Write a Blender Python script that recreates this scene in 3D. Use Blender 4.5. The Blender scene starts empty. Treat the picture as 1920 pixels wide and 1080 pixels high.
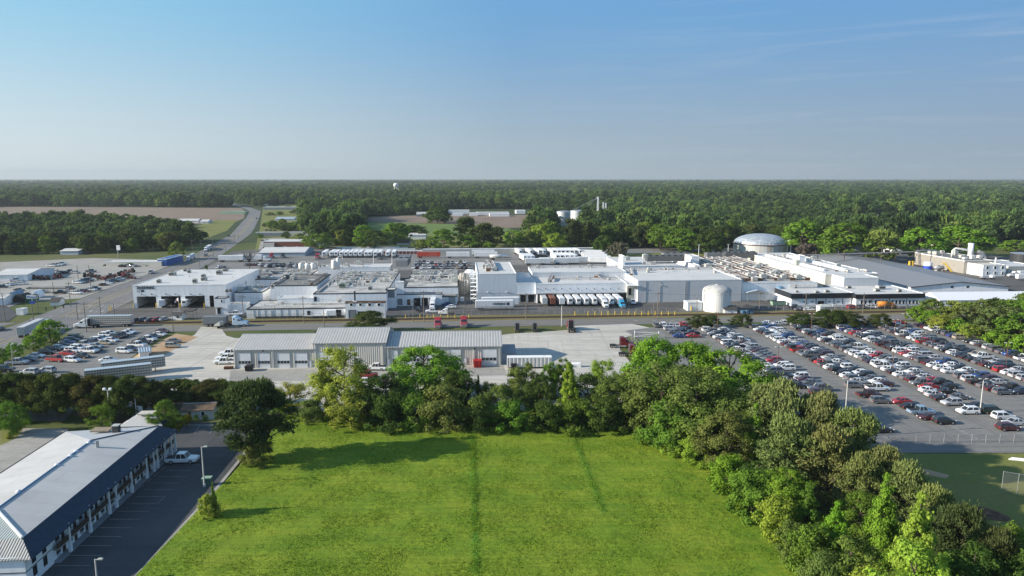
import bpy, math, random
import numpy as np
from mathutils import Vector, Matrix
RND = random.Random(11)
SC = bpy.context.scene
COL = SC.collection
rad = math.radians
# ------------------------------------------------------------------ camera geometry (drone 54 m up)
F = 1280.0; CAMH = 54.0; PITCH = rad(9.27); CP, SP = math.cos(PITCH), math.sin(PITCH)
def G(x, y, z=0.0):
    """ground (or height z) point seen at photo pixel x,y"""
    v = (y-540)/F; u = (x-960)/F
    t = (CAMH-z)/(SP+v*CP)
    return (u*t, t*(CP-v*SP))
def HZ(y, Y):
    v = (y-540)/F; t = Y/(CP-v*SP)
    return CAMH-t*(SP+v*CP)
def PXW(w, Y):                     # width in metres of w photo pixels at distance Y
    return w/F*Y*1.02
cam = bpy.data.cameras.new('camera'); camo = bpy.data.objects.new('camera', cam); COL.objects.link(camo)
camo.location = (0, 0, CAMH); camo.rotation_euler = (rad(90)-PITCH, 0, 0)
cam.sensor_width = 36; cam.lens = 24; cam.clip_end = 40000; cam.clip_start = 1
SC.camera = camo
# ------------------------------------------------------------------ light
SUN_EL = rad(21.8); SUN_AZ = rad(10); SKY_STRENGTH = .125; EXPO = .8
w = bpy.data.worlds.new('World'); SC.world = w; w.use_nodes = True
nt = w.node_tree; nt.nodes.clear()
wo = nt.nodes.new('ShaderNodeOutputWorld'); bg = nt.nodes.new('ShaderNodeBackground')
sky = nt.nodes.new('ShaderNodeTexSky'); sky.sky_type = 'NISHITA'; sky.sun_disc = False
sky.sun_elevation = SUN_EL; sky.sun_rotation = rad(-90)-SUN_AZ; sky.altitude = 0
sky.air_density = 1.1; sky.dust_density = .4; sky.ozone_density = 3.0
# thin high cirrus streaks, low in the right of the sky
tc = nt.nodes.new('ShaderNodeTexCoord')
mp = nt.nodes.new('ShaderNodeMapping'); mp.inputs['Scale'].default_value = (1.6, 1.6, 22); mp.inputs['Rotation'].default_value = (rad(3.5), rad(-5), 0)
nz = nt.nodes.new('ShaderNodeTexNoise'); nz.inputs['Scale'].default_value = 2.6; nz.inputs['Detail'].default_value = 9; nz.inputs['Roughness'].default_value = .62; nz.inputs['Distortion'].default_value = .6
cr = nt.nodes.new('ShaderNodeValToRGB'); cr.color_ramp.elements[0].position = .5; cr.color_ramp.elements[1].position = .86
cr.color_ramp.elements[1].color = (.34, .34, .34, 1)
sepd = nt.nodes.new('ShaderNodeSeparateXYZ')
mrx = nt.nodes.new('ShaderNodeMapRange'); mrx.inputs[1].default_value = -.05; mrx.inputs[2].default_value = .45
mul = nt.nodes.new('ShaderNodeMath'); mul.operation = 'MULTIPLY'
mxs = nt.nodes.new('ShaderNodeMix'); mxs.data_type = 'RGBA'; mxs.inputs[7].default_value = (.62/SKY_STRENGTH/1.74, .68/SKY_STRENGTH/1.74, .74/SKY_STRENGTH/1.74, 1)
L = nt.links.new
L(tc.outputs['Generated'], mp.inputs[0]); L(mp.outputs[0], nz.inputs['Vector']); L(nz.outputs[0], cr.inputs[0])
L(tc.outputs['Generated'], sepd.inputs[0]); L(sepd.outputs[0], mrx.inputs[0])
L(cr.outputs[0], mul.inputs[0]); L(mrx.outputs[0], mul.inputs[1]); L(mul.outputs[0], mxs.inputs[0])

# the lower sky: pale air towards the horizon, brighter towards the sun on the left
SKY_K = SKY_STRENGTH*2**EXPO
def lin(c): return tuple(((v/255+.055)/1.055)**2.4/SKY_K for v in c)+(1,)
def hramp(cols):
    r = nt.nodes.new('ShaderNodeValToRGB'); e = r.color_ramp.elements; e[0].position = 0; e[1].position = 1; e[0].color = lin(cols[0]); e[1].color = lin(cols[2]); q = e.new(.5); q.color = lin(cols[1]); return r
hz = hramp(((218, 229, 231), (172, 188, 196), (156, 174, 188))); up_ = hramp(((148, 206, 237), (115, 169, 216), (110, 163, 213)))
mra = nt.nodes.new('ShaderNodeMapRange'); mra.inputs[1].default_value = -.58; mra.inputs[2].default_value = .58
mrg = nt.nodes.new('ShaderNodeMapRange'); mrg.interpolation_type = 'SMOOTHSTEP'; mrg.inputs[1].default_value = -.02; mrg.inputs[2].default_value = .24
mrz = nt.nodes.new('ShaderNodeMapRange'); mrz.interpolation_type = 'SMOOTHSTEP'; mrz.inputs[1].default_value = .24; mrz.inputs[2].default_value = .7; mrz.inputs[3].default_value = 1; mrz.inputs[4].default_value = .25
mxg = nt.nodes.new('ShaderNodeMix'); mxg.data_type = 'RGBA'; mxh = nt.nodes.new('ShaderNodeMix'); mxh.data_type = 'RGBA'
L(mra.outputs[0], up_.inputs[0]); L(sepd.outputs[2], mrg.inputs[0]); L(mrg.outputs[0], mxg.inputs[0]); L(hz.outputs[0], mxg.inputs[6]); L(up_.outputs[0], mxg.inputs[7])
L(sepd.outputs[0], mra.inputs[0]); L(mra.outputs[0], hz.inputs[0]); L(sepd.outputs[2], mrz.inputs[0]); L(mrz.outputs[0], mxh.inputs[0]); L(sky.outputs[0], mxh.inputs[6]); L(mxg.outputs[2], mxh.inputs[7]); L(mxh.outputs[2], mxs.inputs[6]); L(mxs.outputs[2], bg.inputs[0]); L(bg.outputs[0], wo.inputs[0])
bg.inputs[1].default_value = SKY_STRENGTH
sl = bpy.data.lights.new('sun', 'SUN'); sl.energy = 4.9; sl.angle = rad(.5); sl.color = (1, .905, .77)
so = bpy.data.objects.new('sun', sl); COL.objects.link(so); so.location = (-300, 100, 200)
so.rotation_euler = Vector((math.cos(SUN_EL)*math.cos(SUN_AZ), math.cos(SUN_EL)*math.sin(SUN_AZ), -math.sin(SUN_EL))).to_track_quat('-Z', 'Y').to_euler()
vs = SC.view_settings; vs.view_transform = 'Standard'; vs.look = 'None'; vs.gamma = 1; vs.exposure = EXPO
# ------------------------------------------------------------------ materials
class N:                            # tiny node-graph helper
    def __init__(s, name):
        s.m = bpy.data.materials.new(name); s.m.use_nodes = True; s.t = s.m.node_tree; s.t.nodes.clear()
        s.out = s.t.nodes.new('ShaderNodeOutputMaterial')
    def n(s, typ, **k):
        o = s.t.nodes.new(typ)
        for a, b in k.items():
            if a.startswith('i_'):
                o.inputs[a[2:].replace('_', ' ')].default_value = b
            elif a.startswith('n'): o.inputs[int(a[1:])].default_value = b
            else: setattr(o, a, b)
        return o
    def l(s, a, b): s.t.links.new(a, b)
    def noise(s, scale, detail=4, vec=None, rough=.55):
        o = s.n('ShaderNodeTexNoise', i_Scale=scale, i_Detail=detail, i_Roughness=rough)
        s.l(vec if vec is not None else s.pos(), o.inputs['Vector']); return o.outputs[0]
    def pos(s):
        if not hasattr(s, '_p'): s._p = s.n('ShaderNodeNewGeometry').outputs['Position']
        return s._p
    def obj(s):
        if not hasattr(s, '_o'): s._o = s.n('ShaderNodeTexCoord').outputs['Object']
        return s._o
    def map(s, vec, scale=(1, 1, 1), rot=(0, 0, 0)):
        o = s.n('ShaderNodeMapping'); o.inputs['Scale'].default_value = scale; o.inputs['Rotation'].default_value = rot
        s.l(vec, o.inputs[0]); return o.outputs[0]
    def ramp(s, fac, stops):
        o = s.n('ShaderNodeValToRGB'); e = o.color_ramp.elements
        while len(e) < len(stops): e.new(.5)
        for q, (p, c) in zip(e, stops):
            q.position = p; q.color = (c, c, c, 1) if isinstance(c, (int, float)) else (*c, 1)
        s.l(fac, o.inputs[0]); return o.outputs[0]
    def mix(s, fac, a, b, blend='MIX'):
        o = s.n('ShaderNodeMix', data_type='RGBA', blend_type=blend)
        for sock, v in ((o.inputs[0], fac), (o.inputs[6], a), (o.inputs[7], b)):
            if isinstance(v, (int, float)): sock.default_value = v
            elif isinstance(v, tuple): sock.default_value = (*v, 1)
            else: s.l(v, sock)
        return o.outputs[2]
    def math(s, op, a, b=None, c=None):
        o = s.n('ShaderNodeMath', operation=op)
        for i, v in enumerate((a, b, c)):
            if v is None: continue
            if isinstance(v, (int, float)): o.inputs[i].default_value = v
            else: s.l(v, o.inputs[i])
        return o.outputs[0]
    def sep(s, vec):
        o = s.n('ShaderNodeSeparateXYZ'); s.l(vec, o.inputs[0]); return o.outputs
    def stripe(s, v, period, frac):
        return s.math('LESS_THAN', s.math('FRACT', s.math('DIVIDE', v, period)), frac)
    def bump(s, h, strength=.5, dist=.1):
        o = s.n('ShaderNodeBump', i_Strength=strength, i_Distance=dist); s.l(h, o.inputs['Height']); return o.outputs[0]
    def bsdf(s, col, rough=.7, metal=0, normal=None, spec=.4, **k):
        o = s.n('ShaderNodeBsdfPrincipled', i_Roughness=rough, i_Metallic=metal)
        o.inputs['Specular IOR Level'].default_value = spec
        for a, b in k.items(): o.inputs[a.replace('_', ' ')].default_value = b
        if isinstance(col, tuple): o.inputs['Base Color'].default_value = (*col, 1)
        else: s.l(col, o.inputs['Base Color'])
        if normal is not None: s.l(normal, o.inputs['Normal'])
        s.l(o.outputs[0], s.out.inputs[0]); return s.m
def dark(c, f): return tuple(min(1, v*f) for v in c)
def plain(name, c, rough=.6, metal=0, var=.12, scale=.6, spec=.4):
    m = N(name); col = m.mix(m.ramp(m.noise(scale, 5), [(.3, 0.), (.7, 1.)]), dark(c, 1-var), dark(c, 1+var))
    return m.bsdf(col, rough, metal, spec=spec)
def wall_mat(name, c, period=0, axis=0, frac=.04, line=.75, dirt=.25):
    """painted or panelled wall, with joints every `period` m and runs of dirt below the eaves"""
    m = N(name); o = m.obj()
    d = m.ramp(m.noise(1, 6, m.map(o, (.9, .9, .12))), [(.45, 0.), (.8, 1.)])
    d2 = m.ramp(m.noise(.25, 5, o), [(.35, 0.), (.7, 1.)])
    col = m.mix(m.math('MULTIPLY', d, dirt), c, dark(c, .55))
    col = m.mix(m.math('MULTIPLY', d2, dirt*.6), col, tuple(v*f for v, f in zip(c, (.8, .78, .72))))
    if period:
        s = m.sep(o); st = m.stripe(s[axis], period, frac)
        if axis == 0: st = m.math('MAXIMUM', st, m.stripe(s[1], period, frac))
        col = m.mix(m.math('MULTIPLY', st, 1-line), col, dark(c, .35))
    return m.bsdf(col, .55)
def roof_mat(name, c, dirt=.35, dscale=.12, stain=(.28, .26, .23), seam=0):
    m = N(name); o = m.obj()
    d = m.ramp(m.noise(dscale, 7, m.map(o, (1, 2.2, 1)), .62), [(.42, 0.), (.72, 1.)])
    d2 = m.ramp(m.noise(1.3, 5, o), [(.5, 0.), (.8, 1.)])
    col = m.mix(m.math('MULTIPLY', d, dirt), c, stain)
    col = m.mix(m.math('MULTIPLY', d2, dirt*.5), col, dark(stain, .8))
    pt = m.n('ShaderNodeTexBrick', i_Scale=.07, offset=.37, i_Mortar_Size=.004); pt.inputs['Color1'].default_value = (.78, .78, .78, 1); pt.inputs['Color2'].default_value = (1, 1, 1, 1); pt.inputs['Mortar'].default_value = (.6, .6, .6, 1); m.l(o, pt.inputs['Vector'])
    col = m.mix(min(1, .25+dirt*.6), col, pt.outputs['Color'], 'MULTIPLY')
    if seam:
        s = m.sep(o); col = m.mix(m.math('MULTIPLY', m.stripe(s[0], seam, .03), .3), col, dark(c, .5))
    return m.bsdf(col, .7)
def rib_mat(name, c, period, axis=0, depth=.06, dirt=.15, metal=0., rough=.5, lo=.6):
    """standing-seam or corrugated sheet: ribs as bump"""
    m = N(name); o = m.obj(); s = m.sep(o)
    f = m.math('FRACT', m.math('DIVIDE', s[axis], period))
    h = m.math('SINE', m.math('MULTIPLY', f, 2*math.pi))
    d = m.ramp(m.noise(.4, 5, o), [(.4, 0.), (.8, 1.)])
    col = m.mix(m.math('MULTIPLY', d, dirt), c, dark(c, .55))
    col = m.mix(m.math('LESS_THAN', f, .16), col, dark(c, lo))
    return m.bsdf(col, rough, metal, m.bump(h, 1., depth))
def obj_paint(name, rough=.36, coat=.3, var=.06):
    """coachwork whose colour is each object's own colour"""
    m = N(name); oi = m.n('ShaderNodeObjectInfo')
    d = m.ramp(m.noise(1.2, 5), [(.4, 0.), (.8, 1.)])
    col = m.mix(m.math('MULTIPLY', d, var*2), oi.outputs['Color'], (.3, .27, .22))
    return m.bsdf(col, rough, 0, None, .5, Coat_Weight=coat, Coat_Roughness=.08)
def leaf_mat(name, trans=.42):
    """foliage: each object's own colour, varied leaf cluster by leaf cluster"""
    m = N(name); oi = m.n('ShaderNodeObjectInfo'); at = m.n('ShaderNodeAttribute', attribute_name='tone')
    v = m.math('MULTIPLY_ADD', at.outputs['Fac'], 1.5, .32)
    hsv = m.n('ShaderNodeHueSaturation'); m.l(oi.outputs['Color'], hsv.inputs['Color']); m.l(v, hsv.inputs['Value'])
    m.l(m.math('MULTIPLY_ADD', at.outputs['Fac'], -.035, .518), hsv.inputs['Hue'])
    col = hsv.outputs[0]
    return leaf_out(m, col, trans)
def leaf_out(m, col, trans):
    d = m.n('ShaderNodeBsdfDiffuse'); t = m.n('ShaderNodeBsdfTranslucent'); x = m.n('ShaderNodeMixShader', n0=trans)
    tc_ = m.mix(.5, col, (.16, .22, .02), 'MIX')
    m.l(col, d.inputs[0]); m.l(m.mix(.75, tc_, col), t.inputs[0]); m.l(d.outputs[0], x.inputs[1]); m.l(t.outputs[0], x.inputs[2])
    m.l(x.outputs[0], m.out.inputs[0]); return m.m
def far_leaf(name):
    m = N(name); oi = m.n('ShaderNodeObjectInfo'); at = m.n('ShaderNodeAttribute', attribute_name='tone')
    base = m.ramp(oi.outputs['Random'], [(0, (.028, .050, .020)), (.3, (.050, .084, .028)), (.55, (.072, .126, .032)), (.82, (.105, .165, .038)), (1, (.15, .195, .044))])
    st = m.ramp(m.noise(.006, 3), [(.40, 0.), (.58, 1.)]); base = m.mix(m.math('MULTIPLY', st, .62), base, (.030, .050, .022))
    hsv = m.n('ShaderNodeHueSaturation'); m.l(base, hsv.inputs['Color']); m.l(m.math('MULTIPLY_ADD', at.outputs['Fac'], 1.3, .45), hsv.inputs['Value'])
    return leaf_out(m, hsv.outputs[0], .3)
M = {}
M['leaf'] = leaf_mat('leaf'); M['needle'] = leaf_mat('needle', .22); M['farleaf'] = far_leaf('far_leaf')
M['bark'] = plain('bark', (.085, .065, .05), .9, 0, .35, 2)
M['white_roof'] = roof_mat('white_roof_membrane', (.60, .595, .575), .22)
M['dirty_roof'] = roof_mat('stained_white_roof', (.58, .565, .53), .95, .13, (.13, .12, .105))
M['grey_roof'] = roof_mat('weathered_grey_roof', (.25, .24, .22), .85, .16, (.085, .08, .072))
M['white_wall'] = wall_mat('white_painted_wall', (.87, .88, .89), 0, 0, dirt=.4)
M['white_panel'] = wall_mat('white_panel_wall', (.84, .86, .89), 9.0, 0, .012, .45, .22)
M['cold_panel'] = wall_mat('insulated_panel_wall', (.74, .79, .84), 1.25, 0, .07, .72, .35)
M['cream_wall'] = wall_mat('cream_wall', (.58, .55, .48), 0, dirt=.4)
M['dark_edge'] = plain('dark_roof_edging', (.035, .03, .028), .8)
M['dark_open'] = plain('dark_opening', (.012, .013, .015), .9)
M['door_grey'] = plain('grey_dock_door', (.22, .24, .26), .6)
M['door_white'] = plain('white_overhead_door', (.72, .73, .75), .5, 0, .05)
M['glass'] = plain('dark_window_glass', (.02, .024, .03), .08, 0, .1, spec=.8)
M['trim_white'] = plain('white_trim', (.78, .78, .77), .5)
M['steel'] = plain('galvanised_steel', (.42, .43, .44), .45, .55, .15, .8)
M['alu'] = plain('polished_aluminium', (.60, .61, .62), .38, .6, .08)
M['pipe_white'] = plain('white_lagged_pipe', (.72, .70, .66), .5, 0, .2, .8)
M['pipe_grey'] = plain('grey_pipework', (.28, .28, .28), .6, .2, .3, .8)
M['hvac'] = plain('rooftop_unit_metal', (.42, .43, .40), .6, .1, .12)
M['grille'] = plain('dark_louvre', (.06, .065, .07), .7)
M['coil'] = rib_mat('condenser_louvres', (.20, .215, .23), .35, 0, .05)
M['coil2'] = rib_mat('condenser_louvres_dark', (.11, .115, .12), .5, 0, .06)
M['ws_roof'] = rib_mat('ribbed_metal_roof', (.47, .46, .44), .8, 0, .03, .3, .0, .6, .35)
M['ws_wall'] = rib_mat('ribbed_beige_wall', (.50, .49, .45), .6, 0, .03, .2, lo=.88)
M['blue_wall'] = rib_mat('blue_grey_sheet_wall', (.34, .41, .48), .7, 0, .04, .2, lo=.85)
M['grey_sheet'] = rib_mat('grey_sheet_roof', (.23, .235, .245), 1.2, 1, .03, .2, lo=.9)
M['tan_sheet'] = rib_mat('tan_corrugated_wall', (.38, .355, .315), 1.1, 0, .16, .35, lo=.6)
M['tan_sheet_y'] = rib_mat('tan_corrugated_side', (.38, .355, .315), 1.1, 1, .16, .35, lo=.6)
M['tent'] = wall_mat('white_tent_fabric', (.72, .73, .75), 5.0, 0, .05, 1.25, .08)
M['brick'] = plain('red_brick', (.20, .075, .05), .85, 0, .25, 1.5)
M['shingle'] = plain('dark_shingle', (.06, .057, .055), .9, 0, .3, 2)
M['brown_roof'] = plain('brown_roof', (.13, .085, .055), .9, 0, .4, .8)
M['navy'] = plain('navy_mansard_shingle', (.013, .032, .060), .7, 0, .2, 1.2)
M['concrete_tank'] = plain('tank_concrete', (.62, .61, .58), .7)
M['tyre'] = plain('tyre_rubber', (.018, .018, .019), .85)
M['rim'] = plain('alloy_rim', (.45, .46, .47), .35, .7)
M['paint'] = obj_paint('vehicle_paint')
M['matte_paint'] = obj_paint('matte_paint', .6, 0, .12)
M['headlight'] = plain('headlamp_lens', (.7, .72, .74), .12)
M['taillight'] = plain('tail_lamp_lens', (.30, .012, .012), .2)
M['black'] = plain('black_plastic', (.02, .02, .022), .6)
M['yellow'] = plain('yellow_paint', (.62, .42, .04), .5)
M['line_white'] = plain('worn_white_marking', (.46, .46, .45), .8, 0, .35, 1.6)
M['line_yellow'] = plain('worn_yellow_marking', (.50, .36, .06), .8, 0, .3, 1.6)
M['wood_pole'] = plain('weathered_wood_pole', (.17, .145, .12), .9, 0, .25, 2)
M['concrete_pole'] = plain('concrete_pole', (.52, .51, .49), .7)
M['orange'] = plain('orange_paint', (.55, .20, .02), .5)
M['red'] = plain('red_paint', (.42, .02, .02), .45)
M['bluep'] = plain('blue_paint', (.02, .07, .42), .45)
M['green'] = plain('green_canopy', (.015, .12, .06), .6)
M['rust'] = plain('rusty_steel', (.15, .075, .04), .85, .1, .4, 1.5)
M['skin'] = plain('skin', (.45, .28, .2), .6)
M['navy_black'] = plain('black_fascia', (.018, .022, .028), .6)
M['bluegrey_paint'] = plain('blue_grey_paint', (.10, .20, .32), .5)
M['bluep2'] = plain('bright_blue_cladding', (.03, .12, .34), .6)
M['pale_green'] = plain('pale_green_paint', (.25, .36, .26), .6)
M['maroon_door'] = plain('maroon_roller_door', (.16, .025, .03), .6)
M['wall_grey'] = wall_mat('pale_grey_wall', (.42, .42, .40), 6., 0, .02, .6, .3)
M['red_tile'] = plain('red_tile', (.30, .075, .06), .8)
M['black_shell'] = plain('black_tank_shell', (.035, .037, .042), .5)
M['roof_pipe'] = plain('weathered_roof_pipe', (.40, .39, .37), .6, .1, .35, .8)
M['line_faint'] = plain('faded_stall_line', (.24, .24, .24), .85, 0, .4, 1.2)
M['silo'] = rib_mat('corrugated_silo', (.62, .63, .63), 1.6, 2, .05, .15, .3, .45, .75)
M['brown_rail'] = plain('dark_brown_timber', (.055, .036, .026), .8, 0, .2)
M['motel_roof'] = roof_mat('pale_motel_roofing', (.50, .495, .48), .4, .1, (.36, .355, .345))
M['motel_shingle'] = rib_mat('patterned_pale_shingle', (.46, .48, .50), .45, 1, .02, .3, lo=.7)
M['motel_corrugated'] = rib_mat('green_white_corrugated', (.40, .44, .42), .38, 0, .03, .3, lo=.4)
M['motel_corrugated_dark'] = rib_mat('dark_white_corrugated', (.36, .36, .34), .38, 0, .03, .3, lo=.06)
M['tan_patch'] = plain('torn_underlay', (.26, .21, .15), .9, 0, .4, 3)
M['container_ribs'] = rib_mat('ribbed_container', (.60, .60, .59), 1.1, 0, .05, .5, lo=.3)
M['green_box'] = plain('dark_green_cabinet', (.05, .12, .09), .6)
M['soil'] = plain('reddish_soil', (.12, .07, .045), .95, 0, .5, 1.5)
def mesh_wire():
    m = N('chain_link_mesh'); p = m.obj(); s = m.sep(p)
    a = m.math('ADD', s[0], s[2]); b = m.math('SUBTRACT', s[0], s[2])
    k = m.math('MAXIMUM', m.stripe(a, .09, .045), m.stripe(b, .09, .045))
    t = m.n('ShaderNodeBsdfTransparent'); d = m.n('ShaderNodeBsdfDiffuse', i_Color=(.22, .23, .24, 1)); x = m.n('ShaderNodeMixShader')
    m.l(k, x.inputs[0]); m.l(t.outputs[0], x.inputs[1]); m.l(d.outputs[0], x.inputs[2]); m.l(x.outputs[0], m.out.inputs[0]); return m.m
M['wire'] = mesh_wire()
# ------------------------------------------------------------------ mesh building
class MB:
    def __init__(s): s.v = []; s.f = []; s.mi = []; s.T = None
    def add(s, vs, fs, m=0):
        b = len(s.v)
        if s.T is not None: vs = [tuple(s.T @ Vector(p)) for p in vs]
        s.v += [tuple(p) for p in vs]; s.f += [tuple(b+i for i in f) for f in fs]; s.mi += [m]*len(fs); return s
    def box(s, x0, x1, y0, y1, z0, z1, m=0, top=None):
        vs = [(x0, y0, z0), (x1, y0, z0), (x1, y1, z0), (x0, y1, z0), (x0, y0, z1), (x1, y0, z1), (x1, y1, z1), (x0, y1, z1)]
        s.add(vs, [(0, 3, 2, 1), (0, 1, 5, 4), (1, 2, 6, 5), (2, 3, 7, 6), (3, 0, 4, 7)], m)
        s.add(vs[4:], [(0, 1, 2, 3)], m if top is None else top); return s
    def bbox(s, x0, x1, y0, y1, z0, z1, c=.05, m=0):
        """box with chamfered vertical edges and top rim"""
        P = [(x0+c, y0), (x1-c, y0), (x1, y0+c), (x1, y1-c), (x1-c, y1), (x0+c, y1), (x0, y1-c), (x0, y0+c)]
        cx, cy = (x0+x1)/2, (y0+y1)/2
        top = [(x+(c if x < cx else -c)*.8, y+(c if y < cy else -c)*.8) for x, y in P]
        vs = [(x, y, z0) for x, y in P]+[(x, y, z1-c) for x, y in P]+[(x, y, z1) for x, y in top]
        fs = [tuple(range(7, -1, -1)), tuple(range(16, 24))]
        for r in (0, 8):
            for i in range(8): j = (i+1) % 8; fs.append((r+i, r+j, r+8+j, r+8+i))
        return s.add(vs, fs, m)
    def prism(s, poly, z0, z1, m=0, top=None):
        n = len(poly); vs = [(x, y, z0) for x, y in poly]+[(x, y, z1) for x, y in poly]
        s.add(vs, [(i, (i+1) % n, n+(i+1) % n, n+i) for i in range(n)], m)
        s.add(vs[n:], [tuple(range(n))], m if top is None else top); return s
    def extr(s, prof, y0, y1, m=0):
        """profile in x,z pushed from y0 to y1"""
        n = len(prof); vs = [(x, y0, z) for x, z in prof]+[(x, y1, z) for x, z in prof]
        fs = [(i, (i+1) % n, n+(i+1) % n, n+i) for i in range(n)]+[tuple(range(n-1, -1, -1)), tuple(range(n, 2*n))]
        return s.add(vs, fs, m)
    def loft(s, rings, m=0, cap=True):
        n = len(rings[0]); vs = [p for r in rings for p in r]; fs = []
        for k in range(len(rings)-1):
            for i in range(n): j = (i+1) % n; fs.append((k*n+i, k*n+j, (k+1)*n+j, (k+1)*n+i))
        if cap: fs += [tuple(range(n-1, -1, -1)), tuple(range((len(rings)-1)*n, len(rings)*n))]
        return s.add(vs, fs, m)
    def cyl(s, x, y, z0, z1, r, n=12, r2=None, m=0, cap=True):
        r2 = r if r2 is None else r2
        ring = lambda q, z: [(x+q*math.cos(2*math.pi*i/n), y+q*math.sin(2*math.pi*i/n), z) for i in range(n)]
        return s.loft([ring(r, z0), ring(r2, z1)], m, cap)
    def lathe(s, x, y, prof, n=24, m=0):
        return s.loft([[(x+r*math.cos(2*math.pi*i/n), y+r*math.sin(2*math.pi*i/n), z) for i in range(n)] for r, z in prof], m)
    def tube(s, pts, r, n=6, m=0, r2=None):
        pts = [Vector(p) for p in pts]; rings = []
        for i, p in enumerate(pts):
            d = (pts[min(i+1, len(pts)-1)]-pts[max(i-1, 0)]).normalized()
            u = d.cross(Vector((0, 0, 1)))
            u = u.normalized() if u.length > .01 else Vector((1, 0, 0))
            v = d.cross(u); q = r if r2 is None else r+(r2-r)*i/(len(pts)-1)
            rings.append([tuple(p+u*q*math.cos(2*math.pi*k/n)+v*q*math.sin(2*math.pi*k/n)) for k in range(n)])
        return s.loft(rings, m)
    def ycyl(s, x, y0, y1, z, r, n=14, m=0):
        return s.loft([[(x+r*math.sin(2*math.pi*i/n), yy, z+r*math.cos(2*math.pi*i/n)) for i in range(n)] for yy in (y0, y1)], m)
    def xcyl(s, x0, x1, y, z, r, n=14, m=0):
        return s.loft([[(xx, y+r*math.cos(2*math.pi*i/n), z+r*math.sin(2*math.pi*i/n)) for i in range(n)] for xx in (x0, x1)], m)
    def mesh(s, name, mats, smooth=False):
        me = bpy.data.meshes.new(name); me.from_pydata(s.v, [], s.f)
        for m in (mats if isinstance(mats, (list, tuple)) else [mats]): me.materials.append(M[m] if isinstance(m, str) else m)
        if len(me.materials) > 1: me.polygons.foreach_set('material_index', s.mi)
        if smooth: me.polygons.foreach_set('use_smooth', [True]*len(me.polygons))
        me.update(); return me
    def build(s, name, mats, parent=None, smooth=False, loc=None, rz=0, color=None):
        o = bpy.data.objects.new(name, s.mesh(name, mats, smooth)); COL.objects.link(o)
        if parent is not None: o.parent = parent
        if loc is not None: o.location = loc
        if rz: o.rotation_euler.z = rz
        if color is not None: o.color = (*color, 1)
        return o
def tag(o, label=None, cat=None, group=None, kind=None):
    if label: o['label'] = label
    if cat: o['category'] = cat
    if group: o['group'] = group
    if kind: o['kind'] = kind
    return o
def thing(name, label, cat, loc=(0, 0, 0), rz=0, group=None):
    o = bpy.data.objects.new(name, None); COL.objects.link(o); o.location = loc; o.rotation_euler.z = rz
    o.empty_display_size = .5
    return tag(o, label, cat, group)
def copy_tree(o, parent=None):
    c = o.copy(); COL.objects.link(c); c.parent = parent
    for ch in list(o.children): copy_tree(ch, c)
    return c
ORD = ['first', 'second', 'third', 'fourth', 'fifth', 'sixth', 'seventh', 'eighth', 'ninth', 'tenth', 'eleventh', 'twelfth', 'thirteenth', 'fourteenth', 'fifteenth', 'sixteenth', 'seventeenth', 'eighteenth', 'nineteenth']
TENS = {2: 'twent', 3: 'thirt', 4: 'fort', 5: 'fift', 6: 'sixt', 7: 'sevent', 8: 'eight', 9: 'ninet'}
def ordn(n):
    if n <= 19: return ORD[n-1]
    if n >= 100: return ('one hundred and '+ordn(n-100)) if n > 100 else 'hundredth'
    t, u = divmod(n, 10)
    return TENS[t]+'ieth' if u == 0 else TENS[t]+'y-'+ORD[u-1]
# ------------------------------------------------------------------ ground and pavements
def ground_mat(name, stops, scale, rough=.95, bump=0, fine=None, fscale=3., stretch=(1, 1, 1), rot=0, famt=.5, wear=0., wrot=0.):
    m = N(name); p = m.map(m.pos(), stretch, (0, 0, rot))
    col = m.ramp(m.noise(scale, 8, p, .6), stops)
    f = m.noise(fscale, 6, p, .65)
    if fine: col = m.mix(m.math('MULTIPLY', m.ramp(f, [(.45, 0.), (.75, 1.)]), famt), col, fine)
    if wear:   # wheel tracks, patches and joints
        w1 = m.ramp(m.noise(.5, 5, m.map(m.pos(), (.06, 1.5, 1), (0, 0, wrot)), .6), [(.5, 0.), (.62, 1.)]); w2 = m.ramp(m.noise(.5, 5, m.map(m.pos(), (1.1, .05, 1), (0, 0, wrot+.35)), .6), [(.54, 0.), (.64, 1.)])
        col = m.mix(m.math('MULTIPLY', m.math('MAXIMUM', w1, w2), wear), col, dark(stops[0][1], .62))
        if bump > .02: return m.bsdf(col, rough, 0, m.bump(f, 1, bump), .2)
        bt = m.n('ShaderNodeTexBrick', i_Scale=.028, offset=.31, i_Mortar_Size=.0025); bt.inputs['Color1'].default_value = (.86, .86, .86, 1); bt.inputs['Color2'].default_value = (1.06, 1.05, 1.03, 1); bt.inputs['Mortar'].default_value = (.7, .7, .7, 1)
        m.l(m.map(m.pos(), (1, 1, 1), (0, 0, wrot)), bt.inputs['Vector']); col = m.mix(min(1, wear*1.2), col, bt.outputs['Color'], 'MULTIPLY')
    return m.bsdf(col, rough, 0, m.bump(f, 1, bump) if bump else None, .2)
M['ground'] = ground_mat('rough_grass_ground', [(.3, (.050, .072, .018)), (.48, (.085, .105, .028)), (.62, (.12, .115, .042)), (.75, (.055, .085, .02))], .02, fine=(.04, .07, .015), fscale=.6)
M['asphalt'] = ground_mat('worn_asphalt', [(.3, (.178, .176, .170)), (.5, (.21, .206, .196)), (.72, (.235, .229, .215))], .05, .9, .004, (.13, .13, .13), 1.2, wear=.4, wrot=.063)
M['asphalt_dark'] = ground_mat('dark_asphalt', [(.3, (.055, .058, .064)), (.55, (.075, .078, .083)), (.75, (.095, .096, .098))], .08, .85, .004, (.05, .052, .056), 1.5, wear=.3, wrot=1.64)
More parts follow.
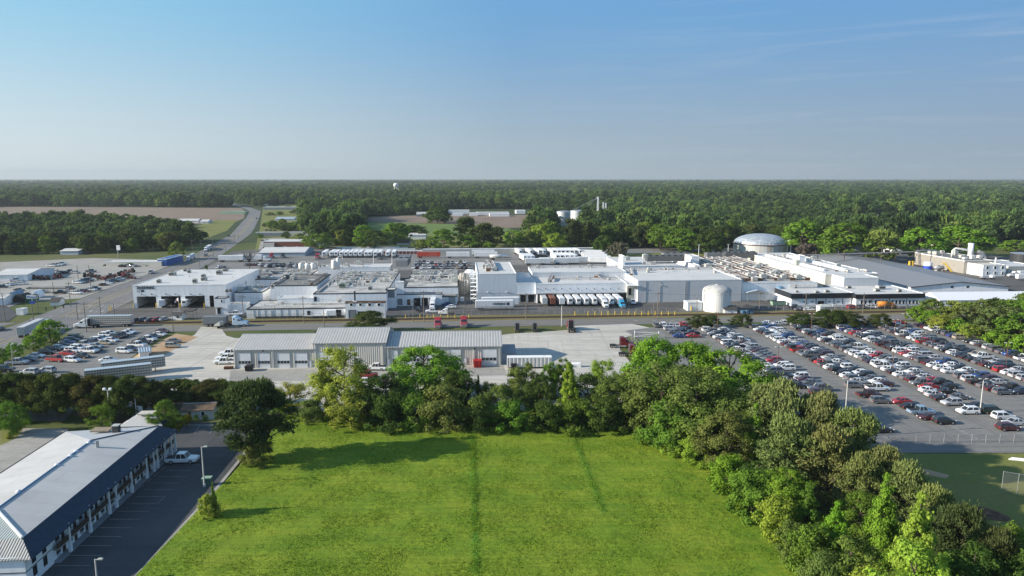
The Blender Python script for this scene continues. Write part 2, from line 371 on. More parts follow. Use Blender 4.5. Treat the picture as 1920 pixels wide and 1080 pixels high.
M['yard'] = ground_mat('oily_yard_asphalt', [(.3, (.085, .083, .082)), (.5, (.125, .12, .115)), (.68, (.17, .162, .15)), (.8, (.10, .097, .094))], .035, .9, .004, (.07, .068, .066), .7, (1, 2.5, 1), wear=.55, wrot=.075)
M['road'] = ground_mat('road_asphalt', [(.3, (.150, .148, .146)), (.6, (.185, .182, .176)), (.8, (.15, .148, .144))], .06, .9, .003, (.12, .12, .12), .5, (.15, 1.5, 1), rad(-4.3))
M['highway'] = ground_mat('highway_asphalt', [(.3, (.150, .149, .150)), (.6, (.185, .183, .180)), (.8, (.145, .144, .143))], .06, .9, .003, (.12, .12, .12), .5, (1.5, .12, 1), rad(-14))
M['concrete'] = ground_mat('pale_concrete', [(.3, (.29, .28, .255)), (.55, (.36, .347, .315)), (.75, (.26, .25, .228))], .06, .9, .003, (.22, .215, .2), .8, wear=.4, wrot=.3)
M['gravel'] = ground_mat('crushed_stone_gravel', [(.3, (.38, .355, .31)), (.45, (.49, .465, .41)), (.58, (.53, .505, .45)), (.72, (.41, .385, .335))], .04, .95, .03, (.27, .26, .24), .45, (.35, 2.2, 1), rad(28), .7, .35, -.5)
M['ballast'] = ground_mat('railway_ballast', [(.3, (.10, .08, .065)), (.5, (.17, .135, .105)), (.7, (.22, .18, .13))], .12, .95, .05, (.08, .065, .055), 2., (.25, 1.5, 1), rad(-4.3))
M['dry_verge'] = ground_mat('dry_grass_verge', [(.3, (.22, .16, .08)), (.5, (.17, .15, .055)), (.7, (.12, .13, .035))], .09, .95, .03, (.24, .18, .1), 1.2, (.3, 1.5, 1), rad(-4.3))
M['orange_dirt'] = ground_mat('orange_dirt', [(.3, (.34, .21, .11)), (.6, (.42, .30, .19)), (.8, (.36, .31, .24))], .15, .95, .03, (.28, .17, .09), 1.3)
M['brown_field'] = ground_mat('ploughed_field', [(.3, (.17, .125, .095)), (.5, (.22, .165, .125)), (.7, (.19, .15, .11))], .012, .95, 0, (.15, .115, .085), .08, (1, .2, 1), rad(8))
M['crop_field'] = ground_mat('young_crop_field', [(.3, (.09, .15, .035)), (.6, (.13, .19, .05)), (.8, (.10, .15, .04))], .02, .95, 0, (.08, .12, .03), .1, (.2, 1, 1))
M['lawn'] = ground_mat('mown_lawn', [(.3, (.12, .145, .034)), (.5, (.165, .175, .046)), (.7, (.20, .185, .065))], .05, .95, .04, (.07, .1, .02), 1.6)
M['far_floor'] = ground_mat('woodland_floor', [(.3, (.022, .036, .014)), (.5, (.035, .055, .018)), (.7, (.05, .068, .022))], .006, .95, 0, (.02, .03, .012), .05)
ZS = [.02]
def sheet(name, pts, z, mat, px=True):
    z = ZS[0]; ZS[0] += .003
    P = [G(*p) for p in pts] if px else pts
    mb = MB(); mb.add([(x, y, z) for x, y in P], [tuple(range(len(P)))])
    o = mb.build(name, mat)
    if o.data.polygons[0].normal.z < 0: o.data.flip_normals()
    return tag(o, kind='structure')
RS = .075; RTH = math.atan(RS)      # the road, railway and plant run 4.3 degrees off the image plane
def strip(x0, x1, yc0, half, n=40):
    """a band along the road direction, as an outline"""
    xs = [x0+(x1-x0)*i/n for i in range(n+1)]
    return [(x, yc0+RS*x-half) for x in xs]+[(x, yc0+RS*x+half) for x in reversed(xs)]
g = MB(); g.add([(-13500, -300, 0), (13500, -300, 0), (13500, 13500, 0), (-13500, 13500, 0)], [(0, 1, 2, 3)])
tag(g.build('ground', 'ground'), kind='structure')
sheet('woodland_ground', [(-13400, 560), (13400, 560), (13400, 13400), (-13400, 13400)], .01, 'far_floor', False)
sheet('ploughed_field', [(-1000, 820), (-560, 832), (-420, 760), (-330, 812), (-352, 900), (-425, 1090), (-470, 1195), (-930, 1250)], .025, 'brown_field', False)
sheet('far_field', [G(1752, 362.8), G(1752, 360), G(1990, 359.2), G(1990, 362.2)], .03, 'lawn', False)
sheet('verge_grass', [(-300, 590), (-268, 590), (-288, 690), (-345, 860), (-372, 860), (-345, 740)], .03, 'lawn', False)
sheet('brown_field', [G(683, 416), G(688, 408), G(745, 405), G(860, 402), G(1000, 403), G(1010, 425), G(940, 428), G(865, 420)], .025, 'brown_field', False)
sheet('green_field', [(685, 440), (690, 416.5), (865, 420.5), (960, 429), (930, 442), (860, 440), (760, 440)], .03, 'crop_field')
sheet('roadside_grass_lots', [(478, 470), (488, 425), (494, 384), (568, 384), (570, 440), (600, 456), (800, 440), (985, 440), (985, 470), (800, 472), (640, 475)], .03, 'lawn')
sheet('shop_forecourts', [(484, 470), (490, 448), (530, 446), (600, 464), (640, 473)], .03, 'concrete')
sheet('back_street', [(560, 470), (640, 466), (800, 466.5), (800, 469), (640, 470), (575, 474)], .03, 'asphalt')
sheet('plant_yard', [(-163, 250), (-60, 259), (100, 271), (205, 279), (330, 288), (340, 420), (330, 520), (140, 540), (60, 520), (-150, 532), (-205, 500), (-178, 340)], .02, 'yard', False)
sheet('trailer_yard', [(-182, 395), (-28, 395), (-20, 420), (60, 420), (105, 430), (110, 512), (60, 518), (-150, 520), (-196, 480)], .03, 'asphalt', False)
sheet('lawn', [(1120, 478), (1380, 470), (1460, 466), (1480, 474), (1380, 478), (1150, 486)], .04, 'lawn')
sheet('dry_grass_bank', strip(-150, 330, 262.3, 2.6), .025, 'dry_verge', False)
sheet('railway_ballast', strip(-158, 330, 259.0, 2.6), .06, 'ballast', False)
sheet('roadside_grass', strip(-150, 330, 255.6, 1.6), .025, 'dry_verge', False)
sheet('road', strip(-159, 330, 249.0, 5.3), .03, 'road', False)
sheet('side_road', [(-190, 226), (-185, 250), (-260, 246), (-340, 238), (-340, 214), (-260, 222)], .03, 'road', False)
HR = [(-150, 150), (-155, 205), (-158, 232), (-162, 262), (-169, 300), (-190, 425), (-248, 645), (-281, 748), (-334, 905), (-395, 1080), (-470, 1230), (-620, 1480)]
HL = [(-174, 150), (-178, 205), (-181, 232), (-185, 262), (-192, 300), (-209, 425), (-265, 645), (-299, 748), (-351, 905), (-413, 1080), (-486, 1230), (-634, 1480)]
mb = MB()
for i in range(len(HR)-1): mb.add([(*HL[i], .1265), (*HR[i], .1265), (*HR[i+1], .1265), (*HL[i+1], .1265)], [(0, 1, 2, 3)])
tag(mb.build('highway', 'highway'), kind='structure')
def hpt(Y, f):                      # point across the highway, f=0 left edge .. 1 right edge
    for i in range(len(HR)-1):
        if HR[i][1] <= Y <= HR[i+1][1]:
            k = (Y-HR[i][1])/(HR[i+1][1]-HR[i][1])
            l = HL[i][0]+(HL[i+1][0]-HL[i][0])*k; r = HR[i][0]+(HR[i+1][0]-HR[i][0])*k
            return (l+(r-l)*f, Y)
def mark(mb, p, q, w, z=.14):
    p = Vector((*p, z)); q = Vector((*q, z)); d = (q-p).normalized(); n = Vector((-d.y, d.x, 0))*w/2
    mb.add([p-n, q-n, q+n, p+n], [(0, 1, 2, 3)])
mw, my = MB(), MB()
Y = 152
while Y < 900:
    for f in (.2, .62, .81):
        if not (224 < Y < 256): mark(mw, hpt(Y, f), hpt(Y+3, f), .16)
    if not (222 < Y < 258):
        for f in (.385, .405, .53, .55): mark(my, hpt(Y, f), hpt(Y+9, f), .14)
    Y += 9
for f0 in (.43, .62, .82): mark(mw, hpt(262, f0), hpt(262, f0+.15), .5)
for f0 in (.02, .2): mark(mw, hpt(219, f0), hpt(219, f0+.17), .5)
for Y0 in (270, 281):
    for f in (.48, .7, .9): mark(mw, hpt(Y0, f), hpt(Y0+3.4, f), .45)
x = -150
while x < 300:
    y = 249.0+RS*x
    mark(my, (x, y+1.7), (x+6, y+1.7+RS*6), .14); mark(my, (x, y-1.7), (x+6, y-1.7+RS*6), .14)
    if int((x+150)/6) % 2 == 0: mark(mw, (x, y+5.0), (x+6, y+5.0+RS*6), .12)
    x += 6
for x in (46, 53, 60): mark(mw, (x, 252.8), (x+1.6, 252.9), .5)
sheet('lane_surface_patch', [(-157, 236), (-128, 239), (-128, 246), (-157, 246)], .038, 'asphalt', False)
sheet('gravel_lot', [(205, 775), (240, 735), (275, 690), (330, 645), (365, 628), (377, 613), (412, 612.5), (425, 630), (440, 634), (790, 640), (880, 636), (960, 626), (1040, 621), (1085, 617), (1062, 611.5), (1185, 607.5), (1230, 617), (1168, 634), (1162, 655), (1190, 690), (1200, 790), (900, 800), (600, 782)], .02, 'gravel')
sheet('workshop_apron', [(432, 694), (600, 692), (945, 686), (950, 704), (700, 713), (430, 716)], .035, 'concrete')
sheet('employee_parking_lot', [(0, 790), (0, 700), (55, 672), (120, 640), (182, 614), (250, 608), (330, 611), (318, 622), (258, 662), (205, 700), (165, 735), (120, 790)], .03, 'asphalt')
sheet('bare_dirt', [(238, 678), (300, 640), (330, 626), (372, 632), (330, 652), (292, 678), (258, 690)], .04, 'orange_dirt')
sheet('parking_lot', [(40, 236.5), (56, 244.5), (150, 251.5), (158, 250), (171, 128), (60, 128), (52, 170)], .03, 'asphalt', False)
sheet('motel_parking_lot', [(-86, 60), (-51.0, 60), (-51.6, 110), (-52.6, 127), (-55, 138), (-59, 145), (-90, 145)], .03, 'asphalt_dark', False)
sheet('motel_side_lot', [(-190, 60), (-76, 60), (-76, 118), (-92, 131), (-96, 141), (-150, 143), (-190, 138)], .034, 'concrete', False)
sheet('motel_grass_patch', [(0, 836), (0, 800), (45, 800), (32, 822)], .05, 'lawn')
sheet('roadside_sales_lots', [(-345, 262), (-205, 262), (-215, 300), (-262, 335), (-330, 330)], .03, 'asphalt', False)
sheet('sales_yard', [G(0, 549), G(0, 492), G(172, 484), G(312, 488), G(330, 494), G(252, 524), G(150, 560), G(60, 566)], .035, 'concrete', False)
sheet('bank_parking_lot', [(-300, 228), (-190, 252), (-196, 266), (-222, 292), (-300, 292)], .04, 'asphalt_dark', False)
sheet('ballfield_grass', [(60, 127.6), (172, 127.6), (172, 50), (58, 50), (50, 90)], .025, 'lawn', False)
sheet('bare_soil', [G(1700, 876), G(1725, 878), G(1780, 892), G(1775, 898), G(1720, 888)], .05, 'orange_dirt', False)
# the railway: two rails on sleepers
rt = thing('railway_track', 'single rusty railway track running between the road and the plant fence', 'railway', (0, 259.0, .06), RTH)
mb = MB()
for k in range(-240, 500): mb.box(k*.65, k*.65+.24, -1.25, 1.25, 0, .1)
mb.build('sleepers', 'dark_edge', rt)
for s in (-.72, .72): MB().box(-156, 326, s-.05, s+.05, .1, .28).build('rail', 'rust', rt)
# kerbs: a real step along the motel lot and the lawn by the shed
kb = MB()
def kerb(pts, wd=.35, h=.15):
    for p, q in zip(pts, pts[1:]):
        p = Vector((*p, 0)); q = Vector((*q, 0)); d = (q-p).normalized(); n = Vector((-d.y, d.x, 0))*wd/2
        kb.prism([(p-n)[:2], (q-n)[:2], (q+n)[:2], (p+n)[:2]], 0, h)
kerb([(-51.0, 60), (-51.6, 110), (-52.6, 127), (-55, 138)], .6); kerb([(-55.3, 138.6), (-58, 143.0), (-63, 143.2), (-84, 143.2)])
o = kb.build('kerb', 'concrete'); tag(o, kind='structure')
kb = MB(); kerb([(hpt(y, 0)[0]-.3, y) for y in range(256, 900, 30)]); kerb([(hpt(y, 1)[0]+.3, y) for y in range(262, 760, 30)]); kerb([(hpt(y, 1)[0]+.3, y) for y in range(150, 234, 12)])
tag(kb.build('highway_kerb', 'concrete'), kind='structure')
# faint stall lines of the big car park
TH_ = rad(3.6)
def lot_(u, v): return (100+u*math.cos(TH_)-v*math.sin(TH_), 241.5+u*math.sin(TH_)+v*math.cos(TH_))
for u0 in (-33.5, -15.0, .2, 15.6, 31.0):
    for k in range(42):
        v_ = -.4-k*2.72
        for q in (0, 5.2):
            P_, Q_ = lot_(u0+q+.3, v_), lot_(u0+q+4.9, v_)
            if P_[0]/P_[1] < .82 and P_[1] > 134: mark(mw, P_, Q_, .11)
    P_, Q_ = lot_(u0+5.1, -80), lot_(u0+5.1, -106)
    if Q_[0]/Q_[1] < .84: mark(mw, P_, Q_, .12)
# motel stall lines
mm = MB(); ym = MB()
for i in range(19):
    y = 83+i*2.62
    if y < 124: mark(mm, (-64.2, y), (-59.2, y), .12); mark(mm, (-65.2, y+.1), (-65.2, y+1.9), .14)
mark(mm, (-59.2, 83+2.62*9), (-59.2, 83+2.62*10), .12)
for i in range(6): mark(mm, (-78+i*3.2, 143), (-77.0+i*3.2, 138), .12)
mark(ym, (-66.1, 76), (-66.9, 128), .16)
tag(mw.build('white_road_markings', 'line_white'), kind='structure'); tag(my.build('yellow_road_markings', 'line_yellow'), kind='structure')
tag(mm.build('white_stall_lines', 'line_faint'), kind='structure'); tag(ym.build('yellow_edge_line', 'line_yellow'), kind='structure')
# ------------------------------------------------------------------ the mown meadow: real relief plus grass tufts
def vnoise(x, y, s, seed):
    r = np.random.RandomState(seed); T = r.rand(256, 256)
    X, Y = x/s, y/s; i, j = np.floor(X).astype(int), np.floor(Y).astype(int); fx, fy = X-i, Y-j
    fx = fx*fx*(3-2*fx); fy = fy*fy*(3-2*fy); a = T[i % 256, j % 256]; b = T[(i+1) % 256, j % 256]; c = T[i % 256, (j+1) % 256]; d = T[(i+1) % 256, (j+1) % 256]
    return a*(1-fx)*(1-fy)+b*fx*(1-fy)+c*(1-fx)*fy+d*fx*fy-.5
def linedist(x, y, p, q, cut=True):
    d = np.array(q)-np.array(p); L2 = d@d; t = ((x-p[0])*d[0]+(y-p[1])*d[1])/L2
    if cut: t = np.clip(t, 0, 1)
    return np.hypot(x-p[0]-t*d[0], y-p[1]-t*d[1])
SW1 = (G(886, 815), G(893, 1085)); SW2 = (G(1078, 826), G(1132, 962)); SW3 = (G(1240, 850), G(1560, 1110))
def tall(x, y):
    k = np.exp(-(linedist(x, y, *SW1)/.55)**2)*(1+1.2*vnoise(x, y, 1.2, 3))+.75*np.exp(-(linedist(x, y, *SW2)/.6)**2)
    for off in (0, 2.2, 4.4, 6.4): k = k+.22*np.exp(-(linedist(x+off, y, *SW3)/.35)**2)
    return np.clip(k, 0, 1.5)
def meadow_z(x, y):
    rows = np.sin((y+.6*vnoise(x, y, 6, 8))*2*math.pi/.95)*np.clip(vnoise(x, y, 16, 9)+.35, 0, 1)*.05
    return .30+.20*vnoise(x, y, 9, 1)+.07*vnoise(x, y, 2.2, 2)+.09*vnoise(x, y, .65, 4)+rows*1.4+.05*tall(x, y)*(1+vnoise(x, y, .8, 6))
def meadow_mat():
    m = N('meadow_grass'); p = m.pos()
    a = m.ramp(m.noise(.09, 8, m.map(p, (1, 1.7, 1)), .6), [(.32, (.115, .205, .015)), (.47, (.168, .255, .019)), (.6, (.220, .282, .024)), (.74, (.120, .218, .016))])
    b = m.mix(m.math('MULTIPLY', m.ramp(m.noise(1.1, 7, m.map(p, (1, 2.6, 1)), .65), [(.45, 0.), (.62, 1.)]), .45), a, (.085, .150, .012))
    b = m.mix(m.math('MULTIPLY', m.ramp(m.noise(2.6, 6, m.map(p, (1, 1.6, 1)), .7), [(.5, 0.), (.66, 1.)]), .4), b, (.055, .10, .010))
    b = m.mix(m.math('MULTIPLY', m.ramp(m.noise(1., 4, m.map(p, (.05, 1.3, 1)), .6), [(.47, 0.), (.6, 1.)]), .3), b, (.07, .13, .010))
    c = m.mix(m.math('MULTIPLY', m.ramp(m.noise(.22, 6, m.map(p, (.5, 2, 1))), [(.5, 0.), (.75, 1.)]), .35), b, (.25, .26, .03))
    at = m.n('ShaderNodeAttribute', attribute_name='tone')
    c = m.mix(at.outputs['Fac'], c, (.062, .20, .02))
    return m.bsdf(c, .9, 0, m.bump(m.noise(3.2, 6, p, .75), 1, .22), .15)
M['meadow'] = meadow_mat()
xs = np.arange(-51.3, 50, .3); ys = np.arange(72, 152, .3); XX, YY = np.meshgrid(xs, ys)
ZZ = meadow_z(XX, YY)
nx, ny = len(xs), len(ys); me = bpy.data.meshes.new('meadow')
idx = np.arange(nx*ny).reshape(ny, nx)
quads = np.stack([idx[:-1, :-1], idx[:-1, 1:], idx[1:, 1:], idx[1:, :-1]], -1).reshape(-1, 4)
def np_mesh(me, V, Q, tone=None, smooth=False):
    k = Q.shape[1]; me.vertices.add(len(V)); me.vertices.foreach_set('co', V.astype(np.float32).ravel())
    me.loops.add(Q.size); me.loops.foreach_set('vertex_index', Q.astype(np.int32).ravel())
    me.polygons.add(len(Q)); me.polygons.foreach_set('loop_start', np.arange(0, Q.size, k, dtype=np.int32))
    me.update(calc_edges=True)
    if tone is not None:
        a = me.attributes.new('tone', 'FLOAT', 'POINT'); a.data.foreach_set('value', tone.astype(np.float32))
    if smooth: me.polygons.foreach_set('use_smooth', [True]*len(me.polygons))
    me.validate(); return me
np_mesh(me, np.stack([XX, YY, ZZ], -1).reshape(-1, 3), quads, np.clip(tall(XX, YY), 0, 1).ravel()*.85, True); me.materials.append(M['meadow'])
o = bpy.data.objects.new('meadow', me); COL.objects.link(o); tag(o, kind='structure')
rs = np.random.RandomState(5); nT = 150000
# tufts: blades gathered in clumps, thicker in the unmown strips
tx = rs.uniform(-51, 44, nT); ty = 78+72*rs.rand(nT)**1.25
sel = rs.rand(nT) < np.clip(.35+1.1*vnoise(tx, ty, 3.5, 12)+.1*tall(tx, ty), 0, 1); tx, ty = tx[sel], ty[sel]
ex = []
for (p, q), n, wd in ((SW1, 900, .5), (SW2, 300, .4)):
    t = rs.rand(n); ex.append((p[0]+(q[0]-p[0])*t+rs.normal(0, wd, n), p[1]+(q[1]-p[1])*t+rs.normal(0, .3, n)))
tx = np.concatenate([tx]+[e[0] for e in ex]); ty = np.concatenate([ty]+[e[1] for e in ex]); n = len(tx); tz = meadow_z(tx, ty)-.03
V = []; T = []
for k in range(3):
    a = rs.uniform(0, 2*math.pi, n); hgt = rs.uniform(.07, .19, n)*(1+.5*np.clip(tall(tx, ty), 0, 1)); wd = rs.uniform(.035, .08, n); ox = rs.uniform(-.14, .14, n); oy = rs.uniform(-.14, .14, n)
    bx, by = tx+ox, ty+oy; lean = rs.uniform(-.12, .12, (2, n))
    A = np.stack([bx-np.cos(a)*wd, by-np.sin(a)*wd, tz], -1); B = np.stack([bx+np.cos(a)*wd, by+np.sin(a)*wd, tz], -1); C = np.stack([bx+lean[0], by+lean[1], tz+hgt], -1)
    V.append(np.stack([A, B, C], 1)); T.append(np.repeat(rs.rand(n), 3))
V = np.concatenate(V).reshape(-1, 3); T = np.concatenate(T)
me = bpy.data.meshes.new('grass'); np_mesh(me, V, np.arange(len(V)).reshape(-1, 3), T)
me.materials.append(M['leaf']); o = bpy.data.objects.new('grass', me); COL.objects.link(o); tag(o, kind='stuff'); o.color = (.16, .245, .02, 1)
# ------------------------------------------------------------------ haze over the whole country
mb = MB(); mb.box(-14500, 14500, -400, 14500, -1, 166)
hm = N('haze_air'); pv = hm.n('ShaderNodeVolumePrincipled'); pv.inputs['Color'].default_value = (.58, .65, .70, 1); pv.inputs['Density'].default_value = 8.5e-5; pv.inputs['Anisotropy'].default_value = .15
hm.l(pv.outputs[0], hm.out.inputs['Volume']); M['haze'] = hm.m
tag(mb.build('haze', 'haze'), kind='stuff')
# ------------------------------------------------------------------ trees
def cards(P, Nrm, size, aspect, rs, tone):
    """one leaf cluster (a bent diamond of two triangles) per point"""
    n = len(P); Nrm = Nrm/np.maximum(np.linalg.norm(Nrm, axis=1, keepdims=True), 1e-6)
    r = rs.normal(size=(n, 3)); U = np.cross(Nrm, r); U /= np.maximum(np.linalg.norm(U, axis=1, keepdims=True), 1e-6); W = np.cross(Nrm, U)
    s = size[:, None]
    a = P+U*s; b = P+W*s*aspect+Nrm*s*.18; c = P-U*s; d = P-W*s*aspect+Nrm*s*.18
    return np.stack([a, b, c, d], 1).reshape(-1, 3), np.arange(4*n).reshape(-1, 4), np.repeat(tone, 4)
def crown_mesh(name, seed, kind, n, size, mat, h=1.0, base=.2, wd=.42):
    """crown for a tree 1 unit tall (scaled up per tree): clumps of leaf clusters round the branch ends"""
    rs = np.random.RandomState(seed); C = []; Rr = []
    if kind == 'round':          # full broadleaf crown, uneven lobes
        k = 74
        for i in range(k):
            z = rs.beta(1.5, 1.15); az = rs.uniform(0, 2*math.pi)
            prof = (math.sin(math.pi*min(1, .12+.86*z))**.62)*(1+.18*math.sin(3*az+seed))
            q = wd*prof*(rs.uniform(.35, 1.0)**.6)
            C.append((q*math.cos(az), q*math.sin(az), base+(1-base)*(.05+.87*z))); Rr.append(rs.uniform(.05, .115)*(1.15-.35*z))
    elif kind == 'open':         # airy crown, wisps and gaps
        k = 56
        for i in range(k):
            z = rs.beta(1.3, 1.1); az = rs.uniform(0, 2*math.pi); q = wd*(.25+.75*math.sin(math.pi*(.2+.72*z)))*rs.uniform(.4, 1.05)
            C.append((q*math.cos(az), q*math.sin(az), base+(1-base)*z*.95)); Rr.append(rs.uniform(.05, .12))
    elif kind == 'cone':         # upright poplar-like crown with spires
        k = 80
        for i in range(k):
            z = rs.beta(1.1, 1.3); az = rs.uniform(0, 2*math.pi); q = wd*(1-z)**.75*(.55+.45*min(1, z*6))*rs.uniform(.35, 1)
            C.append((q*math.cos(az), q*math.sin(az), base+(1-base)*(.03+.95*z))); Rr.append(rs.uniform(.045, .085)*(1.2-.6*z))
    elif kind == 'pine':         # tiers of tufted boughs
        k = 84
        for i in range(k):
            z = rs.beta(1.35, 1.05); az = rs.uniform(0, 2*math.pi)
            q = wd*(math.sin(math.pi*(.22+.70*z))**.8)*rs.uniform(.3, 1.05)
            C.append((q*math.cos(az), q*math.sin(az), base+(1-base)*(z*.95))); Rr.append(rs.uniform(.045, .10))
    else:                        # bush: low, wide, from the ground
        k = 60
        for i in range(k):
            z = rs.uniform(0, 1)**.8; az = rs.uniform(0, 2*math.pi); q = wd*math.sqrt(max(.03, 1-z*z*.9))*rs.uniform(.2, 1)
            C.append((q*math.cos(az), q*math.sin(az), .06+.82*z)); Rr.append(rs.uniform(.07, .15))
    C = np.array(C); Rr = np.array(Rr); w_ = Rr**2/np.sum(Rr**2)
    ci = rs.choice(len(C), n, p=w_); d = rs.normal(size=(n, 3)); d /= np.linalg.norm(d, axis=1, keepdims=True)
    rr = np.abs(rs.normal(.62, .30, n))+.05
    sq = np.array([1, 1, .62 if kind == 'pine' else .8])
    P = C[ci]+d*(Rr[ci]*rr)[:, None]*sq*1.15
    ax = P-np.array([0, 0, base+.35*(1-base)])
    Nrm = .9*d+.45*ax/np.maximum(np.linalg.norm(ax, axis=1, keepdims=True), .05)+rs.normal(size=(n, 3))*.38+np.array([0, 0, .22])
    tone = np.clip(.32+.28*rs.rand(len(C))[ci]+.4*rs.rand(n), 0, 1)
    sz = size*rs.uniform(.6, 1.35, n)
    if kind == 'pine':           # needle tufts: long thin cards rising from the bough ends
        Nrm = rs.normal(size=(n, 3))*.9+d*.5; V, Q, T = cards(P, Nrm, sz*1.15, .34, rs, tone)
        m = int(n*.16); top = np.argsort(-(P[:, 2]+.35*np.hypot(P[:, 0], P[:, 1])+.25*rs.rand(n)))[:m]   # pale spring candles at the tips
        A = P[top]; hh = sz[top]*1.9; a = rs.uniform(0, 6.28, m); wv = np.stack([np.cos(a), np.sin(a), np.zeros(m)], -1)*(sz[top]*.3)[:, None]
        up = np.stack([rs.normal(0, .12, m), rs.normal(0, .12, m), np.ones(m)], -1)*hh[:, None]
        V2 = np.stack([A-wv, A+wv, A+wv*.3+up, A-wv*.3+up], 1).reshape(-1, 3)
        Q = np.concatenate([Q, np.arange(4*m).reshape(-1, 4)+len(V)]); V = np.concatenate([V, V2]); T = np.concatenate([T, np.full(4*m, 1.0)])
    else: V, Q, T = cards(P, Nrm, sz, .62, rs, tone)
    me = bpy.data.meshes.new(name); np_mesh(me, V, Q, T); me.materials.append(mat); return me, C
def trunk_mesh(name, C, seed, base, bush=False, thick=.022):
    rs = random.Random(seed); mb = MB()
    if bush:
        for i in range(5):
            a = rs.uniform(0, 6.28); mb.tube([(0, 0, -.02), (.1*math.cos(a), .1*math.sin(a), .25), (.22*math.cos(a), .22*math.sin(a), .6)], .018, 5, 0, .006)
    else:
        lean = (rs.uniform(-.02, .02), rs.uniform(-.02, .02))
        mb.tube([(0, 0, -.02), (lean[0]*.5, lean[1]*.5, .25), (lean[0], lean[1], .55), (0, 0, .88)], thick, 7, 0, .005)
        for c in C[::4]:
            z0 = max(base*.8, c[2]-.16-.2*math.hypot(c[0], c[1])); mb.tube([(0, 0, z0), (c[0]*.5, c[1]*.5, (z0+c[2])/2-.01), tuple(c)], .011, 5, 0, .003)
    return mb.mesh(name, 'bark')
PROTO = {}                         # (kind) -> list of (crown mesh, trunk mesh)
def protos(key, kind, n, size, cnt, mat, base, wd, thick=.022):
    PROTO[key] = []
    for i in range(cnt):
        cm, C = crown_mesh(key+'_crown', 100+len(PROTO)*17+i, kind, n, size, M[mat], 1, base, wd)
        PROTO[key].append((cm, trunk_mesh(key+'_trunk', C, i+len(PROTO)*5, base, kind == 'bush', thick)))
protos('round', 'round', 17000, .0150, 5, 'leaf', .03, .42)
protos('open', 'open', 9000, .0155, 4, 'leaf', .10, .40)
protos('cone', 'cone', 17000, .0145, 3, 'leaf', .08, .34)
protos('pine', 'pine', 16000, .0185, 4, 'needle', .22, .36)
protos('bush', 'bush', 10000, .025, 4, 'leaf', 0, .62)
protos('mid', 'round', 3600, .030, 5, 'leaf', .02, .44)
protos('midpine', 'pine', 3200, .036, 4, 'needle', .10, .36)
protos('midbush', 'bush', 1500, .06, 3, 'leaf', 0, .62)
protos('holly', 'round', 14000, .0175, 4, 'leaf', .18, .50, .016)
TREES = []
def tree(x, y, h, wdt, key, color, label, name, group, cat='tree', seed=None, z=0):
    """wdt: crown width in metres"""
    lst = PROTO[key]; k = RND.randrange(len(lst)) if seed is None else seed % len(lst); cm, tm = lst[k]
    o = thing(name, label, cat, (x, y, z), RND.uniform(0, 6.28), group)
    s = wdt/(.68 if key not in ('bush', 'midbush') else 1.02)
    o.scale = (s, s, h*1.02)
    c = bpy.data.objects.new('crown', cm); COL.objects.link(c); c.parent = o
    j = lambda v: v*RND.uniform(.92, 1.08)
    c.color = (j(color[0]), j(color[1]), j(color[2]), 1)
    t = bpy.data.objects.new('trunk', tm); COL.objects.link(t); t.parent = o
    TREES.append((x, y, wdt)); return o
def tpx(px, yb, yt, wpx, key, color, label, name, group=None, cat='tree', seed=None):
    x, y = G(px, yb); h = max(1., HZ(yt, y)); return tree(x, y, h, PXW(wpx, y), key, color, label, name, group, cat, seed)
BRIGHT = (.130, .245, .026); LIME = (.185, .295, .038); YEL = (.215, .265, .042); MIDG = (.100, .180, .026); DARK = (.055, .098, .022); OLIVE = (.120, .165, .038); BROWNG = (.115, .155, .042); PINE = (.115, .145, .048); PINED = (.046, .066, .022); HOLLY = (.056, .084, .020)
CNAME = {BRIGHT: 'bright green', LIME: 'lime green', YEL: 'yellow-green', MIDG: 'mid green', DARK: 'dark green', OLIVE: 'olive green', BROWNG: 'brownish green', PINE: 'grey-green', PINED: 'dark', HOLLY: 'dark'}
G1 = 'trees in the belt behind the meadow'
